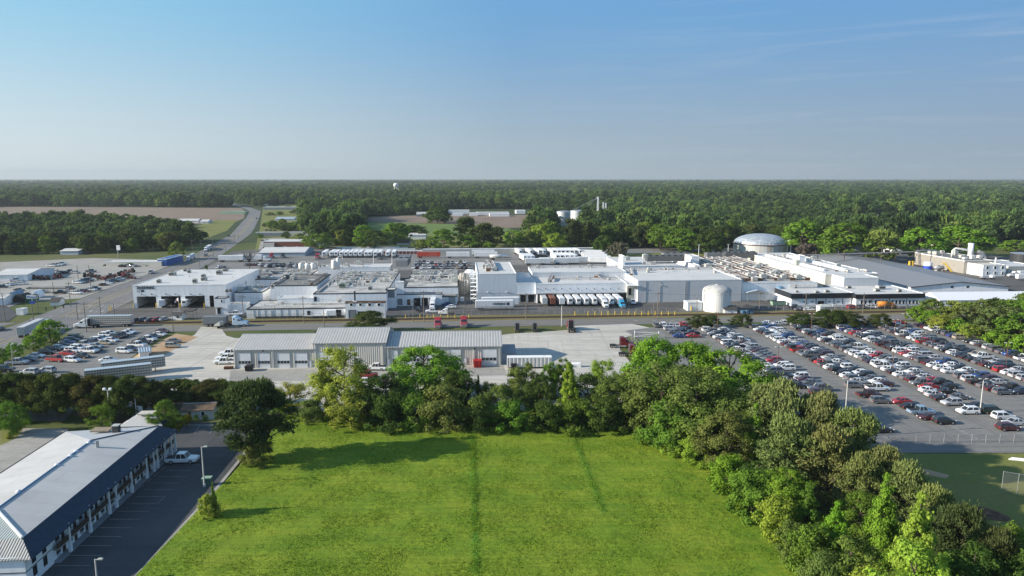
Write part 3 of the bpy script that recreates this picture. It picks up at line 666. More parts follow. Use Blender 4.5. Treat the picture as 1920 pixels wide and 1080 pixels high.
belt = [  # px, base, top, width, kind, colour, label, name
 (648, 776, 652, 96, 'open', YEL, 'tall airy yellow-green willowy tree in front of the workshop middle', 'willow_tree'),
 (612, 776, 690, 46, 'open', YEL, 'slender yellow-green tree left of the tall airy willowy tree', 'young_tree'),
 (797, 752, 643, 118, 'round', BRIGHT, 'big bright green round tree hiding the right half of the workshop front', 'maple_tree'),
 (725, 788, 694, 74, 'round', DARK, 'dark green tree between the willowy tree and the big bright round tree', 'dark_tree'),
 (846, 770, 690, 62, 'round', DARK, 'dark shadowed tree at the right foot of the big bright round tree', 'dark_tree'),
 (897, 764, 704, 16, 'cone', DARK, 'thin dark pointed cypress below the red skip', 'cypress_tree'),
 (876, 775, 705, 46, 'open', DARK, 'dark scrubby tree left of the thin pointed cypress', 'scrub_tree'),
 (936, 796, 722, 58, 'round', OLIVE, 'ivy-clad olive tree at the meadow edge below the white container', 'ivy_tree'),
 (985, 748, 680, 66, 'round', OLIVE, 'olive green tree hiding the lower right of the long white container', 'olive_tree'),
 (1031, 742, 676, 30, 'round', BRIGHT, 'small bright green tree touching the right end of the white container', 'young_tree'),
 (1056, 738, 670, 38, 'round', MIDG, 'mid green tree just right of the container, open gravel behind', 'young_tree'),
 (1066, 790, 682, 58, 'cone', LIME, 'tall lime green tree standing out of the middle of the belt', 'lime_tree'),
 (1129, 740, 674, 48, 'open', LIME, 'small airy lime tree seen against the gravel lot', 'young_tree'),
 (1100, 780, 700, 66, 'round', DARK, 'dark tree right of the tall lime green tree', 'dark_tree'),
 (1150, 790, 705, 70, 'open', OLIVE, 'olive scrub tree below the small airy lime tree', 'scrub_tree'),
 (1010, 780, 705, 62, 'round', DARK, 'dark tree left of the tall lime green tree', 'dark_tree'),
 (545, 774, 722, 70, 'open', YEL, 'pale yellow-green leaning tree just right of the lone meadow pine', 'young_tree'),
 (585, 792, 748, 54, 'bush', OLIVE, 'olive bush at the left end of the belt, below the pale leaning tree', 'bush'),
 (520, 780, 735, 62, 'bush', MIDG, 'mid green bush half behind the lone meadow pine', 'bush'),
 (660, 798, 742, 90, 'bush', YEL, 'yellow-green bush at the foot of the tall willowy tree', 'bush'),
 (735, 800, 742, 88, 'bush', DARK, 'dark bush at the meadow edge under the dark green tree', 'bush'),
 (780, 800, 738, 66, 'bush', MIDG, 'mid green bush at the meadow edge under the big bright round tree', 'bush'),
 (835, 804, 722, 108, 'bush', BROWNG, 'large brownish bush bulging into the meadow edge', 'bush'),
 (895, 806, 742, 70, 'bush', OLIVE, 'olive bush right of the large brownish bush', 'bush'),
 (958, 806, 748, 78, 'bush', MIDG, 'mid green bush under the ivy-clad olive tree', 'bush'),
 (1022, 808, 752, 74, 'bush', DARK, 'dark bush left of the meadow edge below the tall lime tree', 'bush'),
 (1082, 808, 750, 76, 'bush', MIDG, 'mid green bush below and right of the tall lime tree', 'bush'),
 (1140, 808, 742, 78, 'bush', DARK, 'dark bush near the inner corner of the meadow', 'bush'),
 (1190, 806, 728, 82, 'bush', OLIVE, 'olive bush filling the inner corner of the meadow', 'bush'),
 (690, 770, 716, 60, 'open', DARK, 'dark sparse tree in front of the red vehicles', 'scrub_tree'),
 (915, 758, 718, 44, 'open', OLIVE, 'low sparse olive shrub right of the thin pointed cypress', 'scrub_tree'),
]
for (px, yb, yt, wp, k, c, lb, nm) in belt: tpx(px, yb, yt, wp, k, c, lb, nm, G1, 'bush' if nm == 'bush' else 'tree')
tpx(484, 864, 719, 128, 'pine', PINED, 'lone dark pine at the left corner of the meadow beside the motel lot', 'pine_tree')
tpx(482, 868, 822, 62, 'bush', OLIVE, 'olive bush round the foot of the lone meadow pine', 'bush', None, 'bush')
tpx(393, 972, 925, 40, 'bush', YEL, 'yellow-green bush on the motel kerb beside the ivy-covered stump', 'bush', None, 'bush')
tpx(402, 966, 905, 17, 'cone', MIDG, 'narrow ivy-covered stump rising behind the bush on the motel kerb', 'ivy_column', None, 'plant')
G2 = 'trees in the copse right of the meadow'
copse = [
 (1228, 770, 632, 108, 'round', BRIGHT, 'bright green tree at the far left of the copse beside the parked red tractors', 'maple_tree'),
 (1288, 775, 638, 112, 'round', BRIGHT, 'second bright green tree from the red tractors at the copse top', 'maple_tree'),
 (1362, 792, 652, 150, 'round', BRIGHT, 'largest bright green tree at the copse top, facing the parked cars', 'maple_tree'),
 (1182, 775, 696, 76, 'open', OLIVE, 'olive scrub tree beside the gravel lot gate at the copse left', 'scrub_tree'),
 (1238, 815, 690, 120, 'open', OLIVE, 'wide olive tree below the two left bright trees', 'scrub_tree'),
 (1302, 832, 694, 120, 'open', BROWNG, 'wide brownish tree below the largest bright tree', 'scrub_tree'),
 (1252, 838, 748, 110, 'bush', MIDG, 'mid green thicket below the wide olive tree, by the meadow corner', 'bush'),
 (1316, 856, 762, 110, 'bush', OLIVE, 'olive thicket below the wide brownish tree', 'bush'),
 (1378, 848, 738, 100, 'open', OLIVE, 'twiggy olive tree between the brownish tree and the pines', 'scrub_tree'),
 (1410, 820, 716, 62, 'cone', LIME, 'lime green spire left of the first pine', 'lime_tree'),
 (1358, 880, 768, 92, 'round', BROWNG, 'brown-green round tree in front of the twiggy olive tree', 'dark_tree'),
 (1412, 880, 760, 56, 'cone', BRIGHT, 'bright green spire left of the front pines', 'lime_tree'),
 (1455, 872, 722, 120, 'pine', PINE, 'pine at the far end of the pine row, nearest the largest bright tree', 'pine_tree'),
 (1530, 886, 742, 96, 'pine', PINE, 'pine second along the row, beside the white lot lamp', 'pine_tree'),
 (1592, 912, 776, 104, 'pine', PINE, 'pine third along the row, overlapping the near parked cars', 'pine_tree'),
 (1470, 930, 785, 120, 'pine', PINE, 'broad pine in front of the far end of the pine row', 'pine_tree'),
 (1548, 948, 806, 122, 'pine', PINE, 'broad pine in the middle of the copse', 'pine_tree'),
 (1650, 960, 842, 84, 'pine', PINE, 'pine by the near fence corner of the parking lot', 'pine_tree'),
 (1610, 985, 856, 84, 'pine', PINE, 'pine behind the left of the tall lime poplars', 'pine_tree'),
 (1692, 1000, 872, 92, 'pine', PINE, 'pine with pale candles above the poplars', 'pine_tree'),
 (1742, 1045, 918, 92, 'pine', PINE, 'pine right of the tallest poplar, edging the ball field', 'pine_tree'),
 (1790, 1100, 950, 92, 'pine', PINED, 'dark pine behind the right flank of the tallest poplar', 'pine_tree'),
 (1648, 1070, 892, 82, 'cone', BRIGHT, 'bright green poplar left of the tallest poplar', 'poplar_tree'),
 (1705, 1165, 930, 126, 'cone', LIME, 'tallest bright lime poplar at the bottom right of the meadow', 'poplar_tree'),
 (1700, 1230, 1010, 150, 'round', LIME, 'lime green tree at the bottom edge under the tallest poplar', 'poplar_tree'),
 (1470, 975, 876, 86, 'round', BRIGHT, 'bright green tree below the broad far pine', 'maple_tree'),
 (1510, 1010, 908, 70, 'cone', MIDG, 'mid green pointed tree below the broad middle pine', 'young_tree'),
 (1562, 1060, 944, 86, 'cone', BRIGHT, 'bright pointed tree above the lower meadow edge', 'young_tree'),
 (1590, 1130, 1005, 110, 'round', OLIVE, 'olive tree at the bottom edge left of the poplars', 'olive_tree'),
 (1520, 1075, 985, 90, 'bush', MIDG, 'mid green thicket at the lower meadow edge', 'bush'),
 (1455, 1015, 930, 84, 'bush', YEL, 'yellow-green thicket halfway down the meadow edge', 'bush'),
 (1410, 965, 880, 92, 'bush', MIDG, 'mid green thicket below the bright spire', 'bush'),
 (1365, 920, 852, 80, 'bush', BRIGHT, 'bright green thicket at the upper meadow edge', 'bush'),
 (1300, 870, 818, 60, 'bush', LIME, 'lime bush standing forward into the upper meadow edge', 'bush'),
 (1262, 852, 812, 44, 'bush', LIME, 'smaller lime bush left of the forward lime bush', 'bush'),
 (1420, 935, 862, 70, 'round', DARK, 'dark round tree between the spire and the thickets', 'dark_tree'),
 (1480, 1050, 975, 60, 'bush', OLIVE, 'olive bush at the meadow edge above the lowest thicket', 'bush'),
 (1540, 1130, 1035, 84, 'bush', BROWNG, 'brownish bush at the bottom edge of the picture by the meadow', 'bush'),
 (1610, 1010, 920, 70, 'round', MIDG, 'mid green tree between the middle pine and the poplars', 'young_tree'),
 (1625, 1170, 1060, 96, 'bush', YEL, 'yellow-green bush at the bottom edge left of the lime tree', 'bush'),
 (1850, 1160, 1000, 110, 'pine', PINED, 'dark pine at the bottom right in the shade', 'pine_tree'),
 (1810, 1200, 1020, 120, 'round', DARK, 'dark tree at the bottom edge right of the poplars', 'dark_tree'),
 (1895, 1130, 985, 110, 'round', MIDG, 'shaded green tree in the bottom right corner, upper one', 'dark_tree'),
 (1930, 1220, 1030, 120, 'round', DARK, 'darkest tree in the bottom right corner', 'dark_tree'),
 (1340, 800, 690, 70, 'open', BROWNG, 'bare twiggy tree right behind the largest bright tree', 'scrub_tree'),
]
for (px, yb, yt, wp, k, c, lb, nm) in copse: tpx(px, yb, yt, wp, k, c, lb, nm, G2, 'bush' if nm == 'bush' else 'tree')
G3 = 'dark clipped trees in the row behind the motel'
rowpx = [-45, -5, 32, 70, 106, 142, 180, 216, 252, 290, 322, 362, 398, 430]
for i, px in enumerate(rowpx):
    c = HOLLY if i % 3 else (.068, .074, .022)
    yt = (697, 700, 698, 702, 699, 700, 703, 706, 704, 712, 712, 714, 712, 716)[i]
    tpx(px, 784-(i % 2)*3 if px < 320 else 764, yt, 60 if i != 9 else 44, 'holly', c, f'{"dark" if i % 3 else "reddish dark"} dense tree, {ordn(i+1)} from the left in the row behind the motel', 'holly_tree', G3)
for i, px in enumerate((20, 88, 160, 236, 330, 410)):
    tpx(px, 777 if px < 320 else 758, 716, 72, 'holly', HOLLY, f'dark dense tree, {ordn(i+1)} from the left in the back rank towards the employee lot', 'holly_tree', G3)
tpx(24, 816, 751, 46, 'round', MIDG, 'round green tree on the lawn patch left of the motel roof', 'lawn_tree')
tpx(192, 806, 760, 42, 'open', MIDG, 'small leafy tree behind the far end of the motel, by the floodlight', 'lawn_tree')
tpx(310, 806, 750, 44, 'round', MIDG, 'round clipped green tree at the far right corner of the motel', 'lawn_tree')
for px, yb, yt, wp, lb in ((345, 797, 778, 16, 'yellow flowering shrub left of the shed door'), (352, 792, 776, 14, 'second yellow shrub against the shed wall'), (331, 806, 790, 22, 'yellow shrub under the round clipped motel tree')):
    tpx(px, yb, yt, wp, 'bush', (.28, .25, .02), lb, 'yellow_shrub', 'yellow shrubs by the shed', 'shrub')
tpx(368, 788, 777, 10, 'bush', BRIGHT, 'small round clipped shrub between the shed door and window', 'round_shrub', None, 'shrub'); tpx(384.5, 787, 776, 11, 'bush', BRIGHT, 'small round clipped shrub right of the shed window', 'round_shrub', None, 'shrub')
tpx(18, 822, 812, 14, 'bush', YEL, 'low yellow shrub under the round tree left of the motel', 'yellow_shrub', None, 'shrub')
G4 = 'street trees along the highway'
for px, yb, yt, wp, lb in ((95, 641, 598, 40, 'largest'), (62, 657, 628, 30, 'middle-sized'), (27, 673, 642, 24, 'small'), (-2, 682, 652, 24, 'leftmost, half out of frame,')):
    tpx(px, yb, yt, wp, 'mid', BRIGHT, f'{lb} bright green street tree on the verge beside the employee lot', 'street_tree', G4)
G5 = 'dark oaks around the car parks'
for i, (px, yb, yt, wp, lb) in enumerate(((697, 626, 585, 68, 'dark spreading oak directly behind the workshop ridge'), (1308, 614, 592, 32, 'left one of the paired oaks at the lot entrance'), (1333, 614, 592, 32, 'right one of the paired oaks at the lot entrance'), (1391, 613, 591, 34, 'single dark oak behind the second car row'), (1500, 611, 589, 42, 'dark oak behind the third car row'), (1556, 612, 583, 58, 'left half of the broad oak clump behind the car rows'), (1582, 612, 584, 52, 'right half of the broad oak clump behind the car rows'), (1648, 614, 589, 36, 'single dark oak nearest the wooded right side'))):
    tpx(px, yb, yt-2, wp, 'round', (.055, .078, .022), lb, 'oak_tree', G5)
# the wood on the right of the car park
G6 = 'trees of the wood right of the parking lot'
wood = []
rw = random.Random(3)
for r_, (x0, y0, x1, y1) in enumerate(((152, 250, 160, 178), (160, 252, 172, 178), (171, 254, 186, 180), (184, 256, 200, 186), (197, 258, 214, 194), (212, 260, 228, 205))):
    n = 12
    for i in range(n):
        t = (i+rw.uniform(-.3, .3))/(n-1); wood.append((x0+(x1-x0)*t+rw.uniform(-1.5, 1.5)+max(0, (t-.6))*3, y0+(y1-y0)*t, r_, i))
for x, y, r_, i in wood:
    if x/y > .83: continue
    low = r_ == 0
    key = rw.choice(['mid', 'mid', 'midbush'] if low else ['mid', 'mid', 'midpine', 'mid'])
    c = rw.choice([YEL, BRIGHT, MIDG, BRIGHT] if low else [MIDG, (.042, .066, .018), DARK, OLIVE, PINE])
    h = rw.uniform(4.5, 7) if low else rw.uniform(7.5, 11.5)
    kindn = {'mid': 'broadleaf tree', 'midpine': 'pine', 'midbush': 'bush'}[key]
    tree(x, y, h, h*rw.uniform(.85, 1.15), key, c, f'{CNAME.get(c, "deep green")} {kindn}, {ordn(i+1)} from the road, {ordn(r_+1)} rank of the right wood', {'mid': 'wood_tree', 'midpine': 'pine_tree', 'midbush': 'bush'}[key], G6, 'bush' if key == 'midbush' else 'tree')
# ------------------------------------------------------------------ country behind the plant: woods, single trees
def inpoly(x, y, P):
    c = False; n = len(P)
    for i in range(n):
        (x1, y1), (x2, y2) = P[i], P[(i+1) % n]
        if (y1 > y) != (y2 > y) and x < (x2-x1)*(y-y1)/(y2-y1)+x1: c = not c
    return c
CLEAR = [  # ground left open
 [(-1010, 815), (-560, 826), (-424, 755), (-326, 806), (-345, 900), (-400, 1110), (-440, 1205), (-930, 1262)],
 [(-315, 585), (-262, 585), (-280, 690), (-335, 860), (-390, 860), (-345, 740)],
 [G(672, 482), G(676, 446), G(684, 407), G(745, 404), G(860, 401), G(1004, 402.5), G(1015, 425), G(985, 446), G(985, 482)],
 [G(1034, 484), G(1038, 420), G(1098, 420), G(1074, 484)],
 [G(478, 472), G(490, 428), G(494, 384), G(562, 384), G(566, 440), G(600, 462), G(800, 466), G(800, 478)],
 [G(835, 408), G(835, 392), G(1005, 392), G(1005, 408)],
 [G(1036, 426), G(1036, 405), G(1110, 405), G(1110, 426)],
 [(-360, 230), (-150, 230), (-195, 470), (-232, 500), (-420, 452)],
 [(-240, 240), (560, 300), (560, 440), (440, 500), (330, 528), (205, 500), (185, 520), (110, 520), (62, 525), (-215, 532)],
 [G(1860, 478), G(1860, 452), G(1960, 450), G(1960, 478)],
 [G(1600, 474), G(1570, 462), G(1625, 456), G(1660, 470)],
 [G(1752, 362.8), G(1752, 360), G(1990, 359.2), G(1990, 362.2)], [G(1655, 425), G(1655, 407), G(1720, 407), G(1740, 428)],
]
for x0, x1, yb in ((1612, 1652, 412), (1683, 1716, 417), (1488, 1500, 462), (1676, 1690, 477), (1752, 1768, 466), (113, 146, 478), (52, 76, 413), (160, 186, 416), (335, 370, 418), (376, 390, 419), (592, 652, 463), (781, 800, 406)):
    CLEAR.insert(0, [G(x0-5, yb+7), G(x1+5, yb+7), G(x1+4, yb-2), G(x0-4, yb-2)])
def blocked(x, y):
    if y < 1480:
        l, r = hpt(max(y, 151), 0)[0], hpt(max(y, 151), 1)[0]
        if l-14 < x < r+16: return True
    return any(inpoly(x, y, P) for P in CLEAR)
G7 = 'single trees between the plant and the fields'
singles = [ # px, base, top, width, key, colour, name, label
 (655, 458, 425, 40, 'mid', DARK, 'dark_tree', 'dark tree behind the white houses right of the highway shops'),
 (602, 466, 437, 50, 'mid', MIDG, 'broadleaf_tree', 'mid green tree beside the dark-roofed house behind the red vehicles'),
 (612, 450, 405, 36, 'midpine', DARK, 'pine_tree', 'tall dark tree at the right edge of the roadside shops'),
 (667, 445, 414, 22, 'mid', MIDG, 'broadleaf_tree', 'small green tree at the left end of the ploughed field'),
 (682, 462, 420, 30, 'mid', BRIGHT, 'broadleaf_tree', 'bright upright tree above the storage unit roofs'),
 (702, 466, 430, 44, 'mid', DARK, 'dark_tree', 'dark round tree above the storage units, left of the crop field pair'),
 (740, 458, 417, 44, 'mid', MIDG, 'broadleaf_tree', 'left tree of the pair standing before the crop field'),
 (752, 446, 417, 26, 'mid', DARK, 'dark_tree', 'dark right tree of the pair standing before the crop field'),
 (776, 446, 421, 40, 'mid', DARK, 'dark_tree', 'dark round tree between the crop field pair and the white shed'),
 (793, 467, 448, 36, 'midbush', OLIVE, 'shrub', 'grey-olive shrub behind the long grey wall, left of the big round tree'),
 (832, 468, 428, 46, 'mid', MIDG, 'broadleaf_tree', 'big round green tree behind the long grey wall'),
 (821, 418, 387, 40, 'mid', DARK, 'broadleaf_tree', 'tree clump island in the middle of the ploughed field'),
 (812, 415, 392, 24, 'mid', MIDG, 'broadleaf_tree', 'smaller tree left on the island in the ploughed field'),
 (835, 418, 400, 20, 'mid', MIDG, 'broadleaf_tree', 'smaller tree right on the island in the ploughed field'),
 (873, 456, 408, 40, 'midpine', PINED, 'pine_tree', 'tall dark pine standing before the ploughed field'),
 (908, 466, 420, 56, 'midpine', PINED, 'pine_tree', 'broad dark pine right of the tall pine before the field'),
 (880, 468, 440, 34, 'mid', MIDG, 'broadleaf_tree', 'green tree at the foot of the two dark pines'),
 (932, 460, 426, 34, 'midpine', PINED, 'pine_tree', 'third dark pine, nearest the tall white cold store'),
 (914, 469, 452, 26, 'midbush', BRIGHT, 'shrub', 'bright green shrub below the broad dark pine'),
 (962, 462, 430, 34, 'mid', LIME, 'lime_tree', 'lime green tree above the tall white cold store'),
 (990, 464, 432, 30, 'midpine', OLIVE, 'pine_tree', 'olive pine between two lime trees behind the trailer yard'),
 (1018, 462, 417, 42, 'mid', LIME, 'lime_tree', 'rounded lime green tree left of the grain silos'),
 (1042, 468, 436, 34, 'mid', LIME, 'lime_tree', 'lower lime tree in front of the grain silos'),
 (1072, 466, 412, 36, 'midpine', PINED, 'pine_tree', 'dark pine just right of the front grain silo'),
 (1100, 466, 416, 40, 'midpine', PINED, 'pine_tree', 'dark pine right of the two grain silos'),
 (1133, 478, 442, 36, 'mid', DARK, 'dark_tree', 'dark tree by the end of the long grey wall'),
 (1161, 482, 456, 36, 'midbush', (.11, .115, .075), 'shrub', 'pale greyish blossoming shrub at the trailer yard corner'),
 (1162, 458, 424, 36, 'mid', BRIGHT, 'broadleaf_tree', 'bright tree behind the pale blossoming shrub'),
 (1238, 468, 428, 44, 'mid', MIDG, 'broadleaf_tree', 'rounded green tree behind the lawn above the condensers'),
 (1330, 476, 440, 50, 'mid', DARK, 'dark_tree', 'dark tree left of the domed tank'),
 (1280, 472, 436, 52, 'mid', MIDG, 'broadleaf_tree', 'wide tree edging the lawn behind the condensers'),
 (1368, 462, 420, 36, 'cone', BRIGHT, 'broadleaf_tree', 'bright pointed tree behind the left of the domed tank'),
 (1502, 476, 420, 60, 'mid', BRIGHT, 'broadleaf_tree', 'bright tree right behind the domed tank'),
 (1512, 486, 458, 36, 'midbush', (.12, .105, .085), 'shrub', 'bare brownish tree right of the domed tank'),
 (1582, 488, 424, 78, 'mid', MIDG, 'broadleaf_tree', 'biggest round tree behind the long white roofs'),
 (1650, 492, 436, 62, 'midpine', OLIVE, 'pine_tree', 'olive pine behind the grey gabled roof'),
 (1722, 486, 428, 52, 'mid', BRIGHT, 'broadleaf_tree', 'bright tree left of the red-roofed house'),
 (1795, 482, 430, 70, 'mid', BRIGHT, 'broadleaf_tree', 'bright tree right of the red-roofed house'),
 (1905, 472, 452, 44, 'mid', BRIGHT, 'broadleaf_tree', 'bright tree behind the dark tank at the right edge'),
 (332, 487, 452, 22, 'mid', OLIVE, 'broadleaf_tree', 'single tree on the verge left of the highway'),
 (198, 499, 495, 8, 'midbush', DARK, 'shrub', 'first round shrub before the pale store'), (211, 499, 494, 10, 'midbush', DARK, 'shrub', 'second round shrub before the pale store'),
 (244, 500, 493, 12, 'midbush', DARK, 'shrub', 'third round shrub before the pale store'), (275, 499, 492, 11, 'midbush', DARK, 'shrub', 'round shrub nearest the blue end of the pale store'),
 (387, 505, 496, 6, 'midbush', DARK, 'shrub', 'small clipped shrub behind the white-roofed dock building'),
]
for (px, yb, yt, wp, k, c, nm, lb) in singles: tpx(px, yb, yt-(9 if px > 1230 and px % 3 else 3 if px > 1100 else 0), wp, k, c, lb, nm, G7, 'shrub' if nm == 'shrub' else 'tree')
for i, (px, yb, yt, wp) in enumerate(((497, 425, 418, 9), (510, 429, 412, 18), (523, 431, 415, 18), (530, 431, 409, 15), (541, 433, 417, 24), (553, 433, 415, 24), (566, 433, 413, 24), (577, 440, 412, 24), (507, 404, 398, 13), (524, 403, 396, 12), (541, 392, 385, 16), (518, 389, 384, 12), (556, 402, 392, 20), (487, 446, 438, 12), (537, 446, 434, 14), (562, 452, 437, 18), (640, 452, 436, 22), (628, 447, 428, 26))):
    tpx(px, yb, yt, wp, 'mid', (DARK, MIDG, DARK, OLIVE)[i % 4], f'{("dark", "mid green", "dark", "olive")[i % 4]} tree among the highway shops, {ordn(i+1)} of eighteen counted nearest strip last', 'shop_tree', 'trees among the highway shops')
# a bare tree behind the white-roofed building
bx, by = G(468, 503); bh = HZ(470, by)
bt = thing('bare_tree', 'leafless grey tree behind the white-roofed dock building', 'tree', (bx, by, 0)); mb = MB(); mb.tube([(0, 0, 0), (0, .1, bh*.35)], .3, 7, 0, .22); mb.build('trunk', 'bark', bt)
mb = MB(); rb = random.Random(4)
for i in range(26):
    a = rb.uniform(0, 6.28); r = rb.uniform(.2, 1)*bh*.52; z0 = bh*rb.uniform(.3, .45); p1 = (r*.5*math.cos(a), r*.5*math.sin(a), z0+bh*.25); p2 = (r*math.cos(a), r*math.sin(a), bh*rb.uniform(.7, 1.))
    mb.tube([(0, 0, z0), p1, p2], .12, 4, 0, .04)
    for j in range(4):
        b = a+rb.uniform(-.9, .9); mb.tube([p1, (p1[0]+r*.45*math.cos(b), p1[1]+r*.45*math.sin(b), p1[2]+bh*rb.uniform(.08, .3))], .06, 3, 0, .03)
mb.build('crown', 'bark', bt)
# woods: the nearest trees one by one, the rest one mass
rf = np.random.RandomState(21); pts = []
Y = 440.0
while Y < 6500:
    sp = 10.6 if Y < 900 else 10.6*(Y/900)**.72
    halfw = .80*Y+60; X = -halfw
    while X < halfw:
        x = X+rf.uniform(-.42, .42)*sp; y = Y+rf.uniform(-.42, .42)*sp
        pts.append((x, y, sp)); X += sp
    Y += sp*(1.0 if Y < 1500 else 1.25)
def vn(x, y): return float(vnoise(np.array([x+5000.]), np.array([y]), 46, 31)[0]+.5*vnoise(np.array([x+5000.]), np.array([y]), 150, 33)[0])
wood_pts = []
PA = np.array(pts); vv = vnoise(PA[:, 0]+5000, PA[:, 1], 46, 31)+.5*vnoise(PA[:, 0]+5000, PA[:, 1], 150, 33)
TA = np.array(TREES)
for (x, y, sp), v_ in zip(pts, vv):
    if y < 1500 and blocked(x, y): continue
    if y >= 1500 and inpoly(x, y, CLEAR[-2]): continue
    if y < 2200 and v_ < -.33: continue
    if y < 900 and np.any(np.abs(TA[:, 0]-x)+np.abs(TA[:, 1]-y) < .35*TA[:, 2]+3): continue
    wood_pts.append((x, y, sp))
# how large each shows: height over distance, nearest first; the front ranks are single trees
wood_pts.sort(key=lambda p: p[1]+.15*abs(p[0])-(60 if p[1] < 620 else 0)); NIND = 150
G8 = 'front ranks of the woods behind the plant'
PAL = [((.034, .058, .018), .28, 'dark green'), ((.060, .100, .022), .30, 'mid green'), ((.100, .170, .026), .20, 'bright green'), ((.078, .094, .030), .12, 'olive'), ((.150, .190, .034), .10, 'yellow-green')]
def region(x):
    a = x
    return 'left of the highway' if a < -215 else 'between highway and fields' if a < -60 else 'behind the trailer yard' if a < 70 else 'behind the condensers' if a < 170 else 'behind the long white roofs' if a < 270 else 'at the far right'
ind = wood_pts[:NIND]; cnt = {}
ind.sort(key=lambda p: (region(p[0]), p[0]))
for x, y, sp in ind:
    c, _, cn = PAL[rf.choice(5, p=[q[1] for q in PAL])]; pine = rf.rand() < .25
    if pine: c, cn = PINED, 'dark'
    h = rf.uniform(12, 19.5)*(.72 if x < -215 else 1); k_ = (cn, pine, region(x)); cnt[k_] = cnt.get(k_, 0)+1
    kn = 'pine' if pine else 'broadleaf tree'
    tree(x, y, h, h*rf.uniform(.62, .85), 'midpine' if pine else 'mid', c, f'{cn} {kn}, {ordn(cnt[k_])} such from left in the wood {region(x)}', 'pine_tree' if pine else 'broadleaf_tree', G8)
rest = np.array(wood_pts[NIND:]); n = len(rest)
me = bpy.data.meshes.new('distant_woods'); me.vertices.add(n)
sc_h = rf.uniform(11.5, 20, n)*np.clip(1+1.1*vnoise(rest[:, 0]+9000, rest[:, 1], 95, 41), .65, 1.25); sc_h = np.where((rest[:, 0] < -215) & (rest[:, 1] < 830), sc_h*.7, sc_h); stretch = np.maximum(rest[:, 2]*1.02, sc_h*.75)
me.vertices.foreach_set('co', np.stack([rest[:, 0], rest[:, 1], np.zeros(n)], -1).astype(np.float32).ravel())
for nm, typ, val in (('rz', 'FLOAT', rf.uniform(0, 6.28, n)), ('pick', 'INT', np.where(rf.rand(n) < .24, rf.randint(5, 8, n), rf.randint(0, 5, n)).astype(np.int32))):
    a = me.attributes.new(nm, typ, 'POINT'); a.data.foreach_set('value', val.astype(np.float32) if typ == 'FLOAT' else val)
a = me.attributes.new('sz', 'FLOAT_VECTOR', 'POINT'); a.data.foreach_set('vector', np.stack([stretch/.8, stretch/.8, sc_h], -1).astype(np.float32).ravel())
me.update(); fo = bpy.data.objects.new('distant_woods', me); COL.objects.link(fo); tag(fo, kind='stuff')
FARP = [crown_mesh('far_crown', 300+i, 'round', 520, .072, M['farleaf'], 1, .08, .44)[0] for i in range(5)]+[crown_mesh('far_pine', 320+i, 'pine', 560, .08, M['farleaf'], 1, .15, .38)[0] for i in range(3)]
ng = bpy.data.node_groups.new('scatter_trees', 'GeometryNodeTree'); ng.interface.new_socket('Geometry', in_out='INPUT', socket_type='NodeSocketGeometry'); ng.interface.new_socket('Geometry', in_out='OUTPUT', socket_type='NodeSocketGeometry')
gi, go = ng.nodes.new('NodeGroupInput'), ng.nodes.new('NodeGroupOutput'); ip = ng.nodes.new('GeometryNodeInstanceOnPoints'); ip.inputs['Pick Instance'].default_value = True
g2i = ng.nodes.new('GeometryNodeGeometryToInstance')
for me_ in reversed(FARP):           # joined in reverse: the last link comes first
    po = bpy.data.objects.new('tree_shape', me_); oi = ng.nodes.new('GeometryNodeObjectInfo'); oi.inputs['Object'].default_value = po; oi.inputs['As Instance'].default_value = False
    ng.links.new(oi.outputs['Geometry'], g2i.inputs[0])
def attr(nm, typ):
    o = ng.nodes.new('GeometryNodeInputNamedAttribute'); o.data_type = typ; o.inputs['Name'].default_value = nm; return o.outputs[0]
cx = ng.nodes.new('ShaderNodeCombineXYZ'); ng.links.new(attr('rz', 'FLOAT'), cx.inputs[2])
ng.links.new(gi.outputs[0], ip.inputs['Points']); ng.links.new(g2i.outputs[0], ip.inputs['Instance']); ng.links.new(attr('pick', 'INT'), ip.inputs['Instance Index'])
ng.links.new(cx.outputs[0], ip.inputs['Rotation']); ng.links.new(attr('sz', 'FLOAT_VECTOR'), ip.inputs['Scale']); ng.links.new(ip.outputs[0], go.inputs[0])
md = fo.modifiers.new('scatter', 'NODES'); md.node_group = ng
print('woods', len(ind), n)
# ------------------------------------------------------------------ vehicles
def cabin_mesh(x0, x1, fx0, fx1, zb, zt, wb, wt):
    """glass house: belt from x0..x1 at zb, roof from fx0..fx1 at zt"""
    mb = MB(); mb.add([(x0, -wb, zb), (x1, -wb, zb), (x1, wb, zb), (x0, wb, zb), (fx0, -wt, zt), (fx1, -wt, zt), (fx1, wt, zt), (fx0, wt, zt)], [(0, 1, 5, 4), (1, 2, 6, 5), (2, 3, 7, 6), (3, 0, 4, 7), (4, 5, 6, 7)]); return mb
def body_mb(prof, W, cab):
    """side profile swept over the width with rounded shoulders; plus roof and pillars in body colour"""
    mb = MB(); zc = .55; xs = [p[0] for p in prof]; xm = (min(xs)+max(xs))/2
    def ring(y, sx, sz): return [(xm+(x-xm)*sx, y, zc+(z-zc)*sz) for x, z in prof]
    mb.loft([ring(-W, .955, .86), ring(-W*.93, .99, .97), ring(-W*.6, 1, 1), ring(W*.6, 1, 1), ring(W*.93, .99, .97), ring(W, .955, .86)])
    x0, x1, f0, f1, zb, zt, wb, wt = cab
    mb.prism([(f0-.05, -wt*.96), (f0, -wt), (f1, -wt), (f1+.05, -wt*.96), (f1+.05, wt*.96), (f1, wt), (f0, wt), (f0-.05, wt*.96)], zt-.02, zt+.06)
    for s in (-1, 1):
        for a, b in ((x0, f0), (x1, f1), ((x0+x1)/2-.05, (f0+f1)/2)): mb.tube([(a, s*wb*1.01, zb), (b, s*wt*1.01, zt)], .055, 4)
    return mb
CARS = {}
